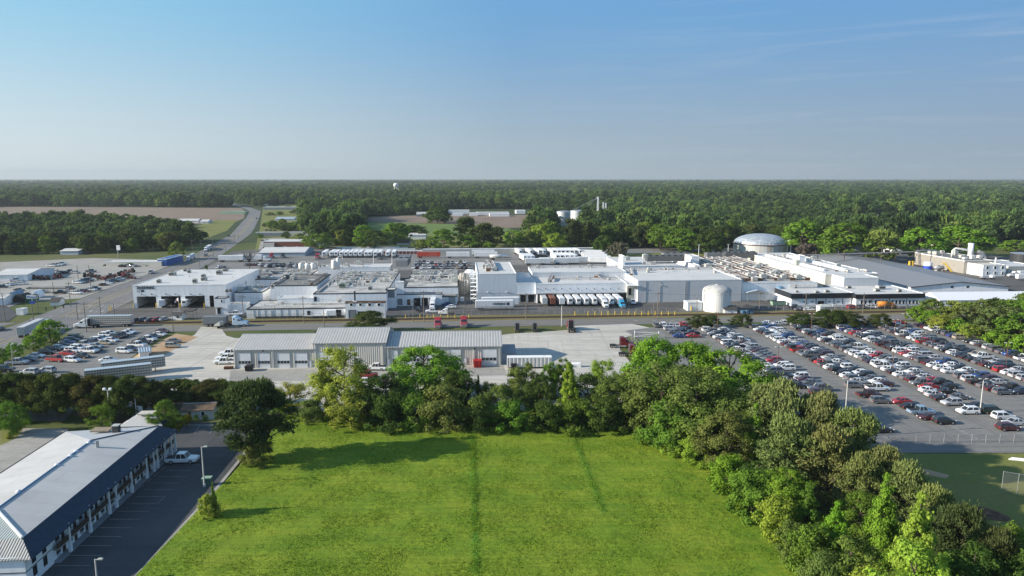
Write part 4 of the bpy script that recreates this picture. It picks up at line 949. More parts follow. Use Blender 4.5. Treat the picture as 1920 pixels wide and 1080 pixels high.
def define_car(kind, L_, W_, prof, cab, wheels, r, bed=None, extra=None):
    cm = cabin_mesh(*cab); bm = body_mb(prof, W_/2, cab)
    if bed: x0, x1, z = bed; b2 = MB(); b2.box(x0, x1, -W_/2+.16, W_/2-.16, z-.02, z+.03)
    hl = MB(); hl.bbox(-.06, .05, -.2, .2, -.09, .09, .03); tl = MB(); tl.bbox(-.05, .05, -.16, .16, -.12, .12, .03)
    ty = MB(); ty.ycyl(0, -.115, .115, 0, r, 14); rm = MB(); rm.ycyl(0, -.125, .125, 0, r*.62, 10)
    fx = max(p[0] for p in prof); bx = min(p[0] for p in prof); zs = {'sedan': .62, 'suv': .80, 'pickup': .86, 'van': .82}[kind]
    CARS[kind] = dict(body=bm.mesh('body', 'paint'), glass=cm.mesh('windows', 'glass'), bed=b2.mesh('load_bed', 'black') if bed else None, head=hl.mesh('headlight', 'headlight'), tail=tl.mesh('taillight', 'taillight'), tyre=ty.mesh('wheel', 'tyre'), rim=rm.mesh('rim', 'rim'), wh=wheels, r=r, fx=fx-.07, bx=bx+.05, zs=zs, W=W_/2, L=L_)
    # one-mesh version for distant rows
    al = MB(); al.v, al.f, al.mi = list(bm.v), list(bm.f), [0]*len(bm.f); al.add(cm.v, cm.f, 1)
    if bed: al.add(b2.v, b2.f, 2)
    for wx in wheels:
        for s in (-1, 1): al.ycyl(wx, s*(W_/2-.22), s*(W_/2+.005), r, r, 10, 2); al.ycyl(wx, s*(W_/2-.1), s*(W_/2+.015), r, r*.6, 8, 3)
    for s in (-1, 1): al.box(fx-.09, fx+.0, s*W_*.34-.18, s*W_*.34+.18, zs-.08, zs+.08, 4); al.box(bx+.0, bx+.08, s*W_*.38-.14, s*W_*.38+.14, zs-.02, zs+.2, 5)
    CARS[kind]['lod'] = al.mesh(kind, ['paint', 'glass', 'tyre', 'rim', 'headlight', 'taillight'])
define_car('sedan', 4.8, 1.84, [(-2.4, .35), (-2.38, .80), (-2.2, .95), (-1.5, .98), (.9, .92), (1.9, .78), (2.32, .64), (2.4, .4), (2.2, .24), (-2.2, .24)], (-1.75, 1.05, -1.0, .25, .93, 1.40, .80, .60), (-1.42, 1.42), .33)
define_car('suv', 4.75, 1.92, [(-2.35, .4), (-2.36, .95), (-2.2, 1.06), (.9, 1.06), (1.9, .98), (2.28, .8), (2.36, .5), (2.2, .30), (-2.2, .30)], (-2.2, 1.15, -1.85, .35, 1.04, 1.64, .86, .68), (-1.42, 1.45), .37)
define_car('van', 5.1, 1.98, [(-2.5, .4), (-2.52, 1.0), (-2.4, 1.08), (1.2, 1.08), (2.1, .95), (2.5, .75), (2.55, .45), (2.3, .28), (-2.35, .28)], (-2.42, 1.75, -2.2, .85, 1.05, 1.72, .9, .74), (-1.5, 1.6), .35)
define_car('pickup', 5.9, 2.0, [(-2.95, .55), (-2.97, 1.08), (-2.9, 1.12), (.95, 1.12), (1.1, 1.16), (2.5, 1.12), (2.9, .98), (2.97, .55), (2.7, .42), (-2.7, .42)], (-.85, 1.25, -.72, .70, 1.12, 1.92, .92, .76), (-1.75, 1.85), .41, (-2.82, -.95, 1.12))
CC = {'white': (.74, .75, .76), 'silver': (.42, .43, .45), 'grey': (.13, .135, .145), 'black': (.014, .014, .016), 'red': (.36, .02, .022), 'maroon': (.065, .011, .015), 'blue': (.02, .055, .20), 'navy': (.016, .026, .055), 'tan': (.36, .31, .24), 'dark green': (.012, .035, .022), 'light blue': (.22, .34, .46), 'bright blue': (.02, .16, .55), 'teal': (.16, .38, .40), 'orange': (.5, .16, .02)}
NCAR = [0]
def car(kind, x, y, rz, colr, label, group=None, parts=True, name=None, cat=None, z=.12):
    d = CARS[kind]; c = (*CC[colr], 1); NCAR[0] += 1
    nm = name or {'sedan': 'parked_sedan', 'suv': 'parked_suv', 'van': 'parked_van', 'pickup': 'parked_pickup'}[kind]; ct = cat or {'sedan': 'car', 'suv': 'car', 'van': 'van', 'pickup': 'pickup truck'}[kind]
    if not parts:
        o = bpy.data.objects.new(nm, d['lod']); COL.objects.link(o); o.location = (x, y, z); o.rotation_euler.z = rz; o.color = c; return tag(o, label, ct, group)
    t = thing(nm, label, ct, (x, y, z), rz, group)
    def p(n, me, loc=(0, 0, 0), par=t):
        o = bpy.data.objects.new(n, me); COL.objects.link(o); o.parent = par; o.location = loc; o.color = c; return o
    p('body', d['body']); p('windows', d['glass'])
    if d['bed']: p('load_bed', d['bed'])
    for wx in d['wh']:
        for s in (-1, 1): w_ = p('wheel', d['tyre'], (wx, s*(d['W']-.1), d['r'])); p('rim', d['rim'], par=w_)
    for s in (-1, 1): p('headlight', d['head'], (d['fx'], s*d['W']*.66, d['zs'])); p('taillight', d['tail'], (d['bx'], s*d['W']*.76, d['zs']+.08))
    return t
def cpx(kind, px, py, deg, colr, label, group=None, parts=True, **k):
    x, y = G(px, py); return car(kind, x, y, rad(deg), colr, label, group, parts, **k)
KN = {'sedan': 'sedan', 'suv': 'SUV', 'van': 'van', 'pickup': 'pickup'}
# --- the big car park: double rows, nose to nose, turned 3.5 degrees with the plant
TH = rad(3.6); PX0, PY0 = 100., 241.5
def lot(u, v): return (PX0+u*math.cos(TH)-v*math.sin(TH), PY0+u*math.sin(TH)+v*math.cos(TH))
rc = random.Random(77)
POOL = ['white']*19+['silver']*14+['grey']*20+['black']*29+['maroon']*7+['red']*3+['navy']*5+['blue']*3+['tan']*3
KPOOL = ['sedan']*48+['suv']*36+['pickup']*10+['van']*6
GL = 'cars parked in the big lot'
rows = [ # u of the left column, number of stalls, first stall, label of the row
 (-33.5, 29, 0, 'first double row', 1), (-15.0, 29, 0, 'second double row', 1), (.2, 30, 0, 'third double row', 1), (15.6, 30, 0, 'fourth double row', 1), (31.0, 30, 0, 'fifth double row', 1), (46.8, 24, 0, 'single right row', 0), (-46.5, 5, 0, 'short gate row', 1)]
slots = []
for ri, (u, n, f, nm, dbl) in enumerate(rows):
    for side in ((0, 1) if dbl else (0,)):
        for k in range(f, n):
            if rc.random() < (.035 if k < n-4 else .3): continue
            uu = u+2.5+side*4.95+rc.uniform(-.16, .16); v = -1.8-k*2.72+rc.uniform(-.12, .12)
            x, y = lot(uu, v)
            if x/y > .82: continue
            slots.append([x, y, ri, side, k, rc.choice(KPOOL), rc.choice(POOL), TH+(math.pi if (side == 1) != (rc.random() < .25) else 0)+rad(rc.uniform(-1.2, 1.2))])
near_cars = [ # single cars read off the near end of the lot: px, ground y, kind, colour, label
 (1535, 741, 'suv', 'maroon', 'maroon SUV ending the double row nearest the bright trees'), (1601, 727, 'suv', 'grey', 'dark grey SUV left of the white single-cab pickup, second double row end'), (1645, 733, 'pickup', 'white', 'white pickup at the near end of the second double row, behind the maroon pickup'),
 (1628, 745, 'pickup', 'maroon', 'maroon pickup parked broadside at the near end of the second double row'), (1650, 756, 'suv', 'grey', 'grey SUV parked left of the lone red coupe'), (1689, 757, 'sedan', 'red', 'lone red coupe between a grey SUV and a black sedan'), (1707, 767, 'sedan', 'black', 'black sedan in front of the lone red coupe'),
 (1726, 777, 'pickup', 'light blue', 'old pale blue pickup in the near diagonal line'), (1741, 787, 'sedan', 'maroon', 'maroon sedan between the pale blue pickup and a dark SUV'), (1769, 795, 'suv', 'black', 'dark SUV at the near end of the diagonal line of cars'), (1621, 791, 'sedan', 'silver', 'silver sedan half hidden by the pines near the fence'), (1653, 811, 'sedan', 'black', 'lone black sedan in the tree shade nearest the fence'),
 (1814, 776, 'suv', 'white', 'pearl white SUV left of the tall white lamp post'), (1857, 775, 'van', 'dark green', 'dark green van right of the tall white lamp post'), (1880, 786, 'suv', 'white', 'white SUV behind the silver sedan near the right frame edge'), (1901, 797, 'sedan', 'silver', 'silver sedan near the right frame edge'), (1889, 807, 'suv', 'maroon', 'maroon SUV nearest the fence at the right'),
 (1829, 766, 'sedan', 'black', 'black sedan behind the tall white lamp post'), (1784, 760, 'suv', 'silver', 'silver wagon left of the black sedan by the lamp post'), (1767, 752, 'sedan', 'black', 'black sedan left behind the silver wagon'), (1798, 749, 'sedan', 'grey', 'olive grey sedan ending the third double row, above the silver wagon'), (1752, 744, 'sedan', 'silver', 'silver sedan at the near end of the third double row, left side'), (1741, 736, 'sedan', 'white', 'white sedan behind the silver sedan ending the third double row'), (1775, 738, 'sedan', 'black', 'black sedan ending the right side of the third double row')]
NC = [(G(px, py), kind, cl, lb) for px, py, kind, cl, lb in near_cars]
slots = [s for s in slots if not any(abs(s[0]-p[0][0]) < 4.6 and abs(s[1]-p[0][1]) < 2.3 for p in NC) and not (s[2] in (1, 2, 0) and s[1] < 166-4*(s[2] == 0))]
for (p, kind, cl, lb) in NC: car(kind, p[0], p[1], TH+rad(RND.uniform(-3, 3))+(math.pi if RND.random() < .3 and kind != 'pickup' else 0), cl, lb, GL)
slots.sort(key=lambda s: s[1])
lab = {}
allc = {(s[2], s[3], s[4]): s for s in slots}
rowsn = {}
for s in sorted(slots, key=lambda s: (s[2], s[3], s[4])): rowsn.setdefault((s[2], s[3]), []).append(s)
def desc(s): return f'{s[6]} {KN[s[5]]}'
cand = {}
for key, lst in rowsn.items():
    for i, s in enumerate(lst):
        nb = [desc(lst[j]) for j in (i-1, i+1) if 0 <= j < len(lst)]
        if len(nb) == 2: c = f'{desc(s)} between a {nb[0]} and a {nb[1]} in the {rows[s[2]][3]}'
        else: c = f'{desc(s)} {"next to the road" if i == 0 else "at the near end"} of the {("left", "right")[s[3]] if rows[s[2]][4] else "only"} file, {rows[s[2]][3]}'
        cand.setdefault(c, []).append((s, i, len(lst)))
for c, lst in cand.items():
    for s, i, n in lst:
        fil = ('left', 'right')[s[3]] if rows[s[2]][4] else 'only'
        lab[id(s)] = c if len(lst) == 1 and len(c.split()) <= 16 else f'{desc(s)}, {ordn(i+1)} from the road in the {fil} file of the {rows[s[2]][3]}'
MAXC = 215
for i, s in enumerate(slots[:MAXC]): car(s[5], s[0], s[1], s[7], s[6], lab[id(s)], GL, i < 95)
# the far end of the lot: the cars past the three hundred nearest, as one mass
def mass(name, lst):
    mb = {}; V = []; Fc = []; MI = []; cols = []
    me = bpy.data.meshes.new(name); off = 0
    for kind, x, y, rz, cl in lst:
        d = CARS[kind]['lod']; n = len(d.vertices); co = np.empty(n*3, np.float32); d.vertices.foreach_get('co', co); co = co.reshape(-1, 3); c_, s_ = math.cos(rz), math.sin(rz)
        V.append(np.stack([co[:, 0]*c_-co[:, 1]*s_+x, co[:, 0]*s_+co[:, 1]*c_+y, co[:, 2]+.12], -1)); Fc += [tuple(off+v for v in p.vertices) for p in d.polygons]; MI += [p.material_index for p in d.polygons]
        cols += [(*CC[cl], 1)]*n; off += n
    me.from_pydata(np.concatenate(V).tolist(), [], Fc); a = me.color_attributes.new('coat', 'FLOAT_COLOR', 'POINT'); a.data.foreach_set('color', np.array(cols, np.float32).ravel())
    for m in ('paint_mass', 'glass', 'tyre', 'rim', 'headlight', 'taillight'): me.materials.append(M[m])
    me.polygons.foreach_set('material_index', MI); me.update()
    o = bpy.data.objects.new(name, me); COL.objects.link(o); return tag(o, kind='stuff')
pm = N('paint_mass'); at = pm.n('ShaderNodeAttribute', attribute_name='coat'); M['paint_mass'] = pm.bsdf(at.outputs['Color'], .3, Coat_Weight=.6, Coat_Roughness=.08)
MASS = [(s[5], s[0], s[1], s[7], s[6]) for s in slots[MAXC:]]
# cars on the strip by the road, at the lot entrance
for px, py, kind, cl, lb in ((1230, 613, 'suv', 'grey', 'leftmost'), (1243, 612.5, 'suv', 'white', 'second'), (1257, 613, 'sedan', 'silver', 'third'), (1268, 613, 'sedan', 'silver', 'fourth'), (1280, 612, 'suv', 'red', 'red fifth'), (1291, 612, 'sedan', 'grey', 'sixth')):
    cpx(kind, px, py, 92, cl, f'{cl} {KN[kind]}, {lb} of six parked against the road verge by the paired oaks', 'cars on the road verge', False)
for px, py, kind, cl, lb in ((1441, 609, 'sedan', 'white', 'white sedan parked on the verge just right of the single oak'), (1460, 610, 'sedan', 'silver', 'silver sedan on the verge between two white cars'), (1476, 609, 'suv', 'white', 'white SUV on the verge left of the third-row oak'), (1492, 610, 'sedan', 'white', 'white sedan half under the third-row oak'), (1532, 609, 'suv', 'navy', 'navy SUV on the verge between oak and oak clump'), (1549, 610, 'sedan', 'white', 'white sedan at the left edge of the broad oak clump'), (1613, 610, 'suv', 'red', 'red SUV on the verge right of the broad oak clump'), (1688, 608, 'sedan', 'red', 'bright red sports car at the road end of the right wood')):
    cpx(kind, px, py, 4, cl, lb, 'cars on the road verge', False)
# the employee lot on the left: px, ground y, kind, colour, label
left_cars = [
 (33, 684, 'pickup', 'silver', 'silver pickup at the highway side, front of the employee lot', 8), (52, 678, 'sedan', 'navy', 'navy sedan behind the silver pickup', 8), (68, 671, 'sedan', 'white', 'white sedan in the highway-side row between dark cars', 8), (88, 665, 'suv', 'black', 'black SUV in the highway-side row right of the white sedan', 8), (99, 659, 'suv', 'black', 'second black SUV in the highway-side row', 8), (110, 655, 'sedan', 'white', 'white sedan tucked behind two black SUVs', 8), (118, 650, 'sedan', 'navy', 'navy sedan behind the tucked white sedan', 8), (127, 645, 'sedan', 'blue', 'blue sedan before the far end of the highway-side row', 8), (135, 641, 'suv', 'navy', 'navy SUV third from the far end of the highway-side row', 8), (142, 636, 'suv', 'black', 'black SUV at the far end of the highway-side row', 8),
 (6, 698, 'pickup', 'black', 'black pickup cut by the left frame edge', 8), (56, 702, 'suv', 'silver', 'silver SUV left of another silver SUV nearest the dark trees', 175), (88, 699, 'suv', 'silver', 'right silver SUV nearest the dark tree row', 175), (106, 678, 'pickup', 'red', 'bright red pickup alone in the employee lot front', -12), (137, 679, 'suv', 'white', 'black and white patrol-like SUV beside the red pickup', -12), (155, 671, 'sedan', 'black', 'black sedan right of the red pickup, behind the SUV', -12),
 (128, 666, 'sedan', 'red', 'red sedan at the left front of the middle block', -10), (137, 661, 'suv', 'white', 'white SUV behind the red sedan in the middle block', -10), (147, 656, 'suv', 'white', 'white SUV second behind the red sedan', -10), (157, 650, 'pickup', 'silver', 'silver pickup in the left file of the middle block', -10), (167, 662, 'pickup', 'white', 'white pickup in the right file front of the middle block', -10), (178, 658, 'sedan', 'black', 'black sedan touching the white pickup front', -10), (180, 652, 'sedan', 'silver', 'silver sedan behind the black sedan in the middle block', -10), (176, 645, 'suv', 'navy', 'navy SUV in the left file of the middle block', -10), (184, 641, 'suv', 'white', 'white SUV behind the navy SUV in the middle block', -10), (193, 637, 'sedan', 'white', 'white sedan third from the back of the left file', -10), (199, 632, 'suv', 'white', 'white SUV second from the back of the left file', -10), (206, 628, 'sedan', 'white', 'white sedan at the back of the left file', -10),
 (198, 646, 'sedan', 'tan', 'tan sedan in the right file of the middle block', -10), (209, 641, 'sedan', 'white', 'white sedan behind the tan sedan', -10), (219, 635, 'suv', 'black', 'black SUV in the right file of the middle block', -10), (229, 632, 'suv', 'black', 'second black SUV in the right file', -10), (236, 628, 'sedan', 'white', 'white sedan next to last of the right file', -10), (243, 625, 'sedan', 'white', 'white sedan at the back of the right file', -10),
 (233, 662, 'suv', 'white', 'big white SUV at the front of the dirt-side row', -8), (246, 657, 'sedan', 'navy', 'navy sedan second in the dirt-side row', -8), (258, 651, 'pickup', 'white', 'white pickup third in the dirt-side row', -8), (266, 645, 'pickup', 'black', 'black pickup in the dirt-side row between white trucks', -8), (277, 640, 'pickup', 'white', 'white pickup fifth in the dirt-side row', -8), (288, 634, 'sedan', 'navy', 'navy sedan sixth in the dirt-side row', -8), (299, 630, 'sedan', 'white', 'white sedan seventh in the dirt-side row', -8), (305, 624, 'sedan', 'maroon', 'maroon sedan at the back of the dirt-side row', -8),
 (204, 679, 'sedan', 'white', 'white sedan alone behind the livestock trailers', 4), (324, 652, 'suv', 'tan', 'tan-grey SUV parked on the gravel beyond the bare dirt', 2), (326, 643, 'sedan', 'grey', 'grey car behind the SUV on the gravel', 2)]
for px, py, kind, cl, lb, dg in left_cars: cpx(kind, px, py, dg, cl, lb, 'cars in the employee lot', py > 655)
for i, (px, py) in enumerate(((421, 683), (424, 676), (430, 667))): cpx('pickup', px, py, 183, 'white', f'white pickup by the left end of the workshop, {("nearest", "middle", "farthest")[i]} of three', 'pickups by the workshop', i == 0)
cpx('pickup', 342.5, 868, 3, 'white', 'clean white crew-cab pickup parked beside the motel columns', None, True)
cpx('pickup', 706, 694, 175, 'white', 'white pickup behind the trees in front of the workshop', None, True); cpx('pickup', 688, 708, 5, 'red', 'red pickup glimpsed through the belt trees', None, True); cpx('sedan', 687, 719, 5, 'white', 'white car glimpsed through the belt trees below the red pickup', None, True)
cpx('suv', 1192, 672, 95, 'black', 'dark SUV under the bright trees beside the red tractors', None, True)
cpx('pickup', 442, 592, 3, 'white', 'white pickup parked beside the plant office annex', None, True); cpx('sedan', 459, 596, 2, 'black', 'black car in front of the white pickup at the plant annex', None, False)
cpx('pickup', 812, 587, 178, 'white', 'white flatbed-like pickup beside the person in orange', None, False); cpx('sedan', 845, 578, 182, 'white', 'white car parked near the small dock doors', None, False); cpx('sedan', 838, 573, 200, 'blue', 'blue car behind the white car near the small dock doors', None, False); cpx('suv', 785, 584, 90, 'black', 'black SUV in the shaded dock court', None, False)
cpx('pickup', 1187, 570, 265, 'white', 'white pickup in the recess beside the blue tractor', None, False)
for px, py, kind, cl, lb in ((1490, 580, 'pickup', 'navy', 'navy pickup in front of the office block left corner'), (1500, 583, 'sedan', 'grey', 'grey sedan before the office block entrance'), (1515, 583, 'sedan', 'white', 'white sedan before the office block entrance'), (1598, 579, 'suv', 'red', 'red SUV before the office windows'), (1617, 579, 'suv', 'grey', 'grey SUV right of the red SUV at the office'), (1634, 578, 'suv', 'white', 'white SUV before the office windows'), (1649, 578, 'sedan', 'white', 'white sedan beside the orange tank truck')):
    cpx(kind, px, py, 4, cl, lb, 'cars by the office block', False)
for px, py, kind, cl, lb in ((258, 604, 'suv', 'maroon', 'first'), (270, 603, 'suv', 'grey', 'second'), (282, 603, 'sedan', 'grey', 'third'), (295, 602, 'sedan', 'red', 'fourth'), (309, 601, 'sedan', 'silver', 'fifth')):
    cpx(kind, px, py, 60, cl, f'{cl} {KN[kind]}, {lb} from the cattle truck in the line before the plant gate hut', 'cars by the gate hut', False)
for px, py, kind, cl, dg, lb in ((62, 611, 'pickup', 'maroon', 105, 'maroon pickup crossing the junction'), (91, 607, 'suv', 'light blue', 105, 'pale blue SUV driving into the junction'), (283, 513, 'pickup', 'white', 105, 'white pickup on the highway beside the dock building'), (386, 480.5, 'suv', 'grey', 285, 'grey SUV driving away on the highway'), (429, 443.5, 'sedan', 'black', 108, 'black car in the tree shade on the highway'), (349, 481, 'sedan', 'silver', 285, 'silver car beside the white box truck on the highway'), (481, 410.5, 'sedan', 'black', 112, 'far black car on the highway bend'), (396, 463.5, 'sedan', 'navy', 105, 'navy car behind the far white lorry'), (0, 620, 'sedan', 'navy', 105, 'navy car at the left frame edge on the highway')):
    cpx(kind, px, py, dg, cl, lb, None, py > 600, name={'sedan': 'driving_sedan', 'suv': 'driving_suv', 'pickup': 'driving_pickup'}[kind])
# sales lots left of the highway
sl_ = [(97, 500, 'white'), (104, 499.5, 'white'), (111, 498, 'white'), (116, 497, 'white'), (105, 512, 'white'), (114, 513, 'grey'), (122, 513.5, 'black'), (131, 511.5, 'black'), (142, 513, 'silver'), (171, 511, 'navy'),
 (146, 532, 'white'), (151, 531, 'silver'), (156, 529.5, 'navy'), (161, 528, 'black'), (166, 527, 'silver'), (195, 536, 'maroon'), (203, 533, 'white'), (207, 531, 'navy'), (212, 529, 'black'), (217, 528, 'silver'), (222, 526.5, 'navy'), (226, 525, 'silver'),
 (143, 552, 'white'), (160, 548.5, 'maroon'), (170, 546, 'white'), (178, 544, 'navy'), (132, 543, 'grey'), (113, 551.5, 'black'), (79, 550, 'silver'), (36, 546, 'black'), (13, 536.5, 'white'), (27, 535, 'white'), (43, 534, 'white'), (5, 540, 'navy'), (30, 528, 'white')]
for px, py, cl in sl_:
    x, y = G(px, py); MASS.append(('pickup' if cl == 'white' and py < 501 else rc.choice(['suv', 'sedan', 'pickup']), x, y, rad(rc.uniform(-8, 18)), cl))
for x0, x1, yy in ((227, 262, 500.5), (462, 498, 498), (410, 428, 503)):
    for px in range(x0, x1, 9):
        x, y = G(px+rc.uniform(-1, 1), yy); MASS.append((rc.choice(['suv', 'sedan']), x, y, rad(90), rc.choice(POOL)))
# plant staff cars seen between the roofs
for x0, x1, y0, n in ((492, 540, 452, 1), (496, 560, 467.5, 1), (500, 545, 433, 1), (780, 878, 494, 2), (780, 880, 499, 2), (775, 875, 504, 2), (486, 560, 497.5, 1), (492, 566, 501, 1)):
    px = x0
    while px < x1:
        if rc.random() < .9:
            x, y = G(px, y0+rc.uniform(-.4, .4)); MASS.append((rc.choice(['suv', 'sedan', 'sedan', 'pickup']), x, y, rad(94)+rc.choice([0, math.pi]), rc.choice(POOL)))
        px += 7.6
mass('distant_parked_cars', MASS)
print('cars', NCAR[0], len(MASS))
# ------------------------------------------------------------------ buildings
class Bld:
    """a building whose front wall starts at photo pixel (xl, yb); local x runs along the front, y to the back"""
    def __init__(s, name, label, cat, xl, xr, yb, yt, zb=0., rz=RTH, group=None, Y=None):
        if Y is None: A = G(xl, yb, zb)
        else:
            v = (yt-540)/F; t = Y/(CP-v*SP); A = ((xl-960)/F*t, Y)
        s.A = A; s.rz = rz; s.c, s.s = math.cos(rz), math.sin(rz); s.H = HZ(yt, A[1]); s.zb = zb
        s.root = thing(name, label, cat, (A[0], A[1], 0), rz, group)
        s.w = s.fac(xr, yb)[0]
    def fac(s, px, py, d=0.):
        """pixel -> (x, z) on the front plane (or a plane d metres behind it)"""
        u = (px-960)/F; v = (py-540)/F; dx, dy, dz = u, CP-v*SP, -(SP+v*CP)
        nx, ny = -s.s, s.c; k = (nx*s.A[0]+ny*s.A[1]+d)/(nx*dx+ny*dy); X, Yw = dx*k, dy*k
        return ((X-s.A[0])*s.c+(Yw-s.A[1])*s.s, CAMH+dz*k)
    def top(s, px, py, z):
        X, Yw = G(px, py, z); X -= s.A[0]; Yw -= s.A[1]; return (X*s.c+Yw*s.s, -X*s.s+Yw*s.c)
    def W(s, lx, ly): return (s.A[0]+lx*s.c-ly*s.s, s.A[1]+lx*s.s+ly*s.c)
    def block(s, yback, wall='white_wall', roof='white_roof', coping='trim_white', par=.35, depth=None, z0=None):
        s.D = depth or max(3., s.top((960+0), yback, s.H)[1]); w, D, H = s.w, s.D, s.H; z0 = 0 if z0 is None else z0
        MB().box(0, w, 0, D, z0, H-.25).build('wall', wall, s.root)
        MB().box(.25, w-.25, .25, D-.25, H-.25, H-.05).build('roof', roof, s.root)
        cb = MB(); cb.box(-.06, w+.06, -.06, .25, H-.25, H+par*.4); cb.box(-.06, w+.06, D-.25, D+.06, H-.25, H+par*.4); cb.box(-.06, .25, .25, D-.25, H-.25, H+par*.4); cb.box(w-.25, w+.06, .25, D-.25, H-.25, H+par*.4)
        cb.build('parapet', coping, s.root); return s
    def door(s, x0, y0, x1, y1, mat='door_grey', name='door', frame='dark_edge', out=.06, d=0.):
        a, zt = s.fac(x0, y0, d); b, zb = s.fac(x1, y1, d); zb = max(zb, .03)
        o = MB().box(a, b, d-out, d+.02, zb, zt).build(name, mat, s.root)
        if frame:
            f = MB(); t = .14; f.box(a-t, a, d-out-.05, d+.02, zb, zt+t); f.box(b, b+t, d-out-.05, d+.02, zb, zt+t); f.box(a, b, d-out-.05, d+.02, zt, zt+t); fo = f.build('frame', frame, o)
        return o
    def window(s, x0, y0, x1, y1, **k): return s.door(x0, y0, x1, y1, 'glass', 'window', 'trim_white', **k)
GP = 'buildings of the white factory'
# ---- 1. dock building with the sign: drive-in bays in the front wall
b = Bld('dock_building', 'white flat-roofed dock building with three drive-in truck bays and black script lettering', 'building', 252, 426, 578, 535.5, group=GP)
w, H = b.w, b.H; D = b.top(400, 505.5, H)[1]; b.D = D
bays = [b.fac(x, 575)[0] for x in (257.5, 294, 303, 340, 348.5, 385, 393.5, 402)]; zc = b.fac(300, 555.5)[1]
m = MB(); m.box(0, .4, 0, D, 0, H-.3); m.box(w-.4, w, 0, D, 0, H-.3); m.box(.4, w-.4, D-.4, D, 0, H-.3); m.box(.4, w-.4, 0, .5, zc, H-.3)
xs_ = [.4]+bays+[w-.4]
for i in range(0, len(xs_), 2): m.box(xs_[i], xs_[i+1], 0, .6, 0, zc)
m.build('wall', 'white_wall', b.root)
MB().box(.4, w-.4, .6, 14, zc+.02, zc+.25).build('bay_ceiling', 'door_grey', b.root)
MB().box(.4, w-.4, 13, 13.4, 0, zc).build('bay_back_wall', 'door_grey', b.root)
for i in range(0, 6, 2):
    x0, x1 = bays[i], bays[i+1]; o = MB().box(x0+(x1-x0)*.48, x0+(x1-x0)*.78, 12.9, 13.02, 1.1, 3.8).build('dock_door', 'hvac', b.root); MB().box(x0+(x1-x0)*.44, x0+(x1-x0)*.82, 12.93, 13.0, .9, 4.1).build('dock_seal', 'black', o)
MB().box(.25, w-.25, .25, D-.25, H-.3, H-.05).build('roof', 'white_roof', b.root)
cb = MB(); cb.box(-.06, w+.06, -.06, .25, H-.3, H+.1); cb.box(-.06, w+.06, D-.25, D+.06, H-.3, H+.1); cb.box(-.06, .25, .25, D-.25, H-.3, H+.1); cb.box(w-.25, w+.06, .25, D-.25, H-.3, H+.1); cb.build('parapet', 'trim_white', b.root)
def lettering(text, parent, x, y, z, size, mat, rot=(math.pi/2, 0, 0), ext=.04, bold=.0, width=None, name='lettering', shear=0.):
    cu = bpy.data.curves.new(name, 'FONT'); cu.body = text; cu.size = size; cu.extrude = ext; cu.offset = bold; cu.shear = shear; cu.resolution_u = 3
    o = bpy.data.objects.new(name, cu); COL.objects.link(o); cu.materials.append(M[mat]); o.parent = parent; o.location = (x, y, z); o.rotation_euler = rot
    if width:
        bpy.context.view_layer.update(); wd = o.dimensions.x or 1; o.scale.x = width/wd
    return o
x0, z0 = b.fac(256, 541.8); x1, _ = b.fac(289.5, 541.8)
lettering('Smithfield.', b.root, x0, -.05, z0, 1.75, 'black', bold=.045, width=x1-x0, shear=.12)
for i, mt in enumerate(('trim_white', 'trim_white', 'black')):
    a, zb_ = b.fac(257.4+i*4.1, 547.3); c_, zt_ = b.fac(260.9+i*4.1, 543.9); o = MB().box(a-.12, c_+.12, -.04, 0, zb_-.12, zt_+.12).build('sign_square', 'black', b.root)
    if i < 2: MB().box(a+.06, c_-.06, -.07, -.04, zb_+.06, zt_-.06).build('sign_panel', mt, o)
for x in (265, 284, 311, 329, 357, 375):
    a, z = b.fac(x, 551.6); MB().box(a-.15, a+.15, -.25, 0, z-.15, z+.2).build('wall_lamp', 'black', b.root)
DOCKB = b
for i, x in enumerate((253, 294.5, 339.5, 384.5)):
    X, Yb = G(x, 577.5); p = MB().cyl(0, 0, 0, 2.2, .16, 10).build('bollard', 'yellow', None, loc=(X, Yb-.6, .05)); tag(p, f'yellow bollard at the {("left corner", "first pier", "second pier", "third pier")[i]} of the truck bays', 'bollard', 'bollards at the truck bays')
# ---- roof units
def roof_unit(b, px, py, pw, ph, label, name='rooftop_unit', mat='hvac', group='rooftop air units', z=None, deep=None):
    """box with louvres and fan cowls, its front foot at the pixel on the roof plane"""
    z = b.H-.05 if z is None else z
    lx, ly = b.top(px, py, z); X, Yw = b.W(lx, ly); wd = pw/F*Yw*1.02; hh = ph/F*Yw; dp = deep or wd*.75
    t = thing(name, label, 'air unit', (X, Yw, z), b.rz, group)
    MB().bbox(-wd/2, wd/2, 0, dp, .25, hh, .06).build('casing', mat, t)
    MB().box(-wd*.38, wd*.38, -.03, .0, hh*.3, hh*.85).build('louvre', 'grille', t)
    MB().box(-wd*.42, wd*.42, .2, dp-.2, 0, .25).build('curb', 'black', t)
    k = max(1, min(3, int(wd/1.8)))
    for i in range(k): MB().cyl(-wd/2+wd*(i+.5)/k, dp/2, hh, hh+.18, min(wd/k, dp)*.36, 12).build('fan_cowl', 'grille', t)
    return t
for i, (px, py, pw, ph, lb) in enumerate(((297, 531, 8, 6.5, 'small unit nearest the lettering'), (321.5, 517, 12, 6, 'wide unit on the left of the roof'), (346.5, 509, 6, 4.5, 'low unit at the back left'), (354, 512, 6, 5.5, 'box unit behind the wide left unit'), (364.5, 531.5, 8, 8, 'tall unit near the front edge'), (380.5, 520, 8, 5.2, 'rear of the touching pair'), (381.3, 526.5, 10, 6, 'front of the touching pair'), (410, 515, 10.5, 7.5, 'large unit in the right back'), (422, 509, 9, 5, 'unit at the far back right'))):
    roof_unit(DOCKB, px, py, pw, ph, f'grey air unit on the dock building roof, {lb}')
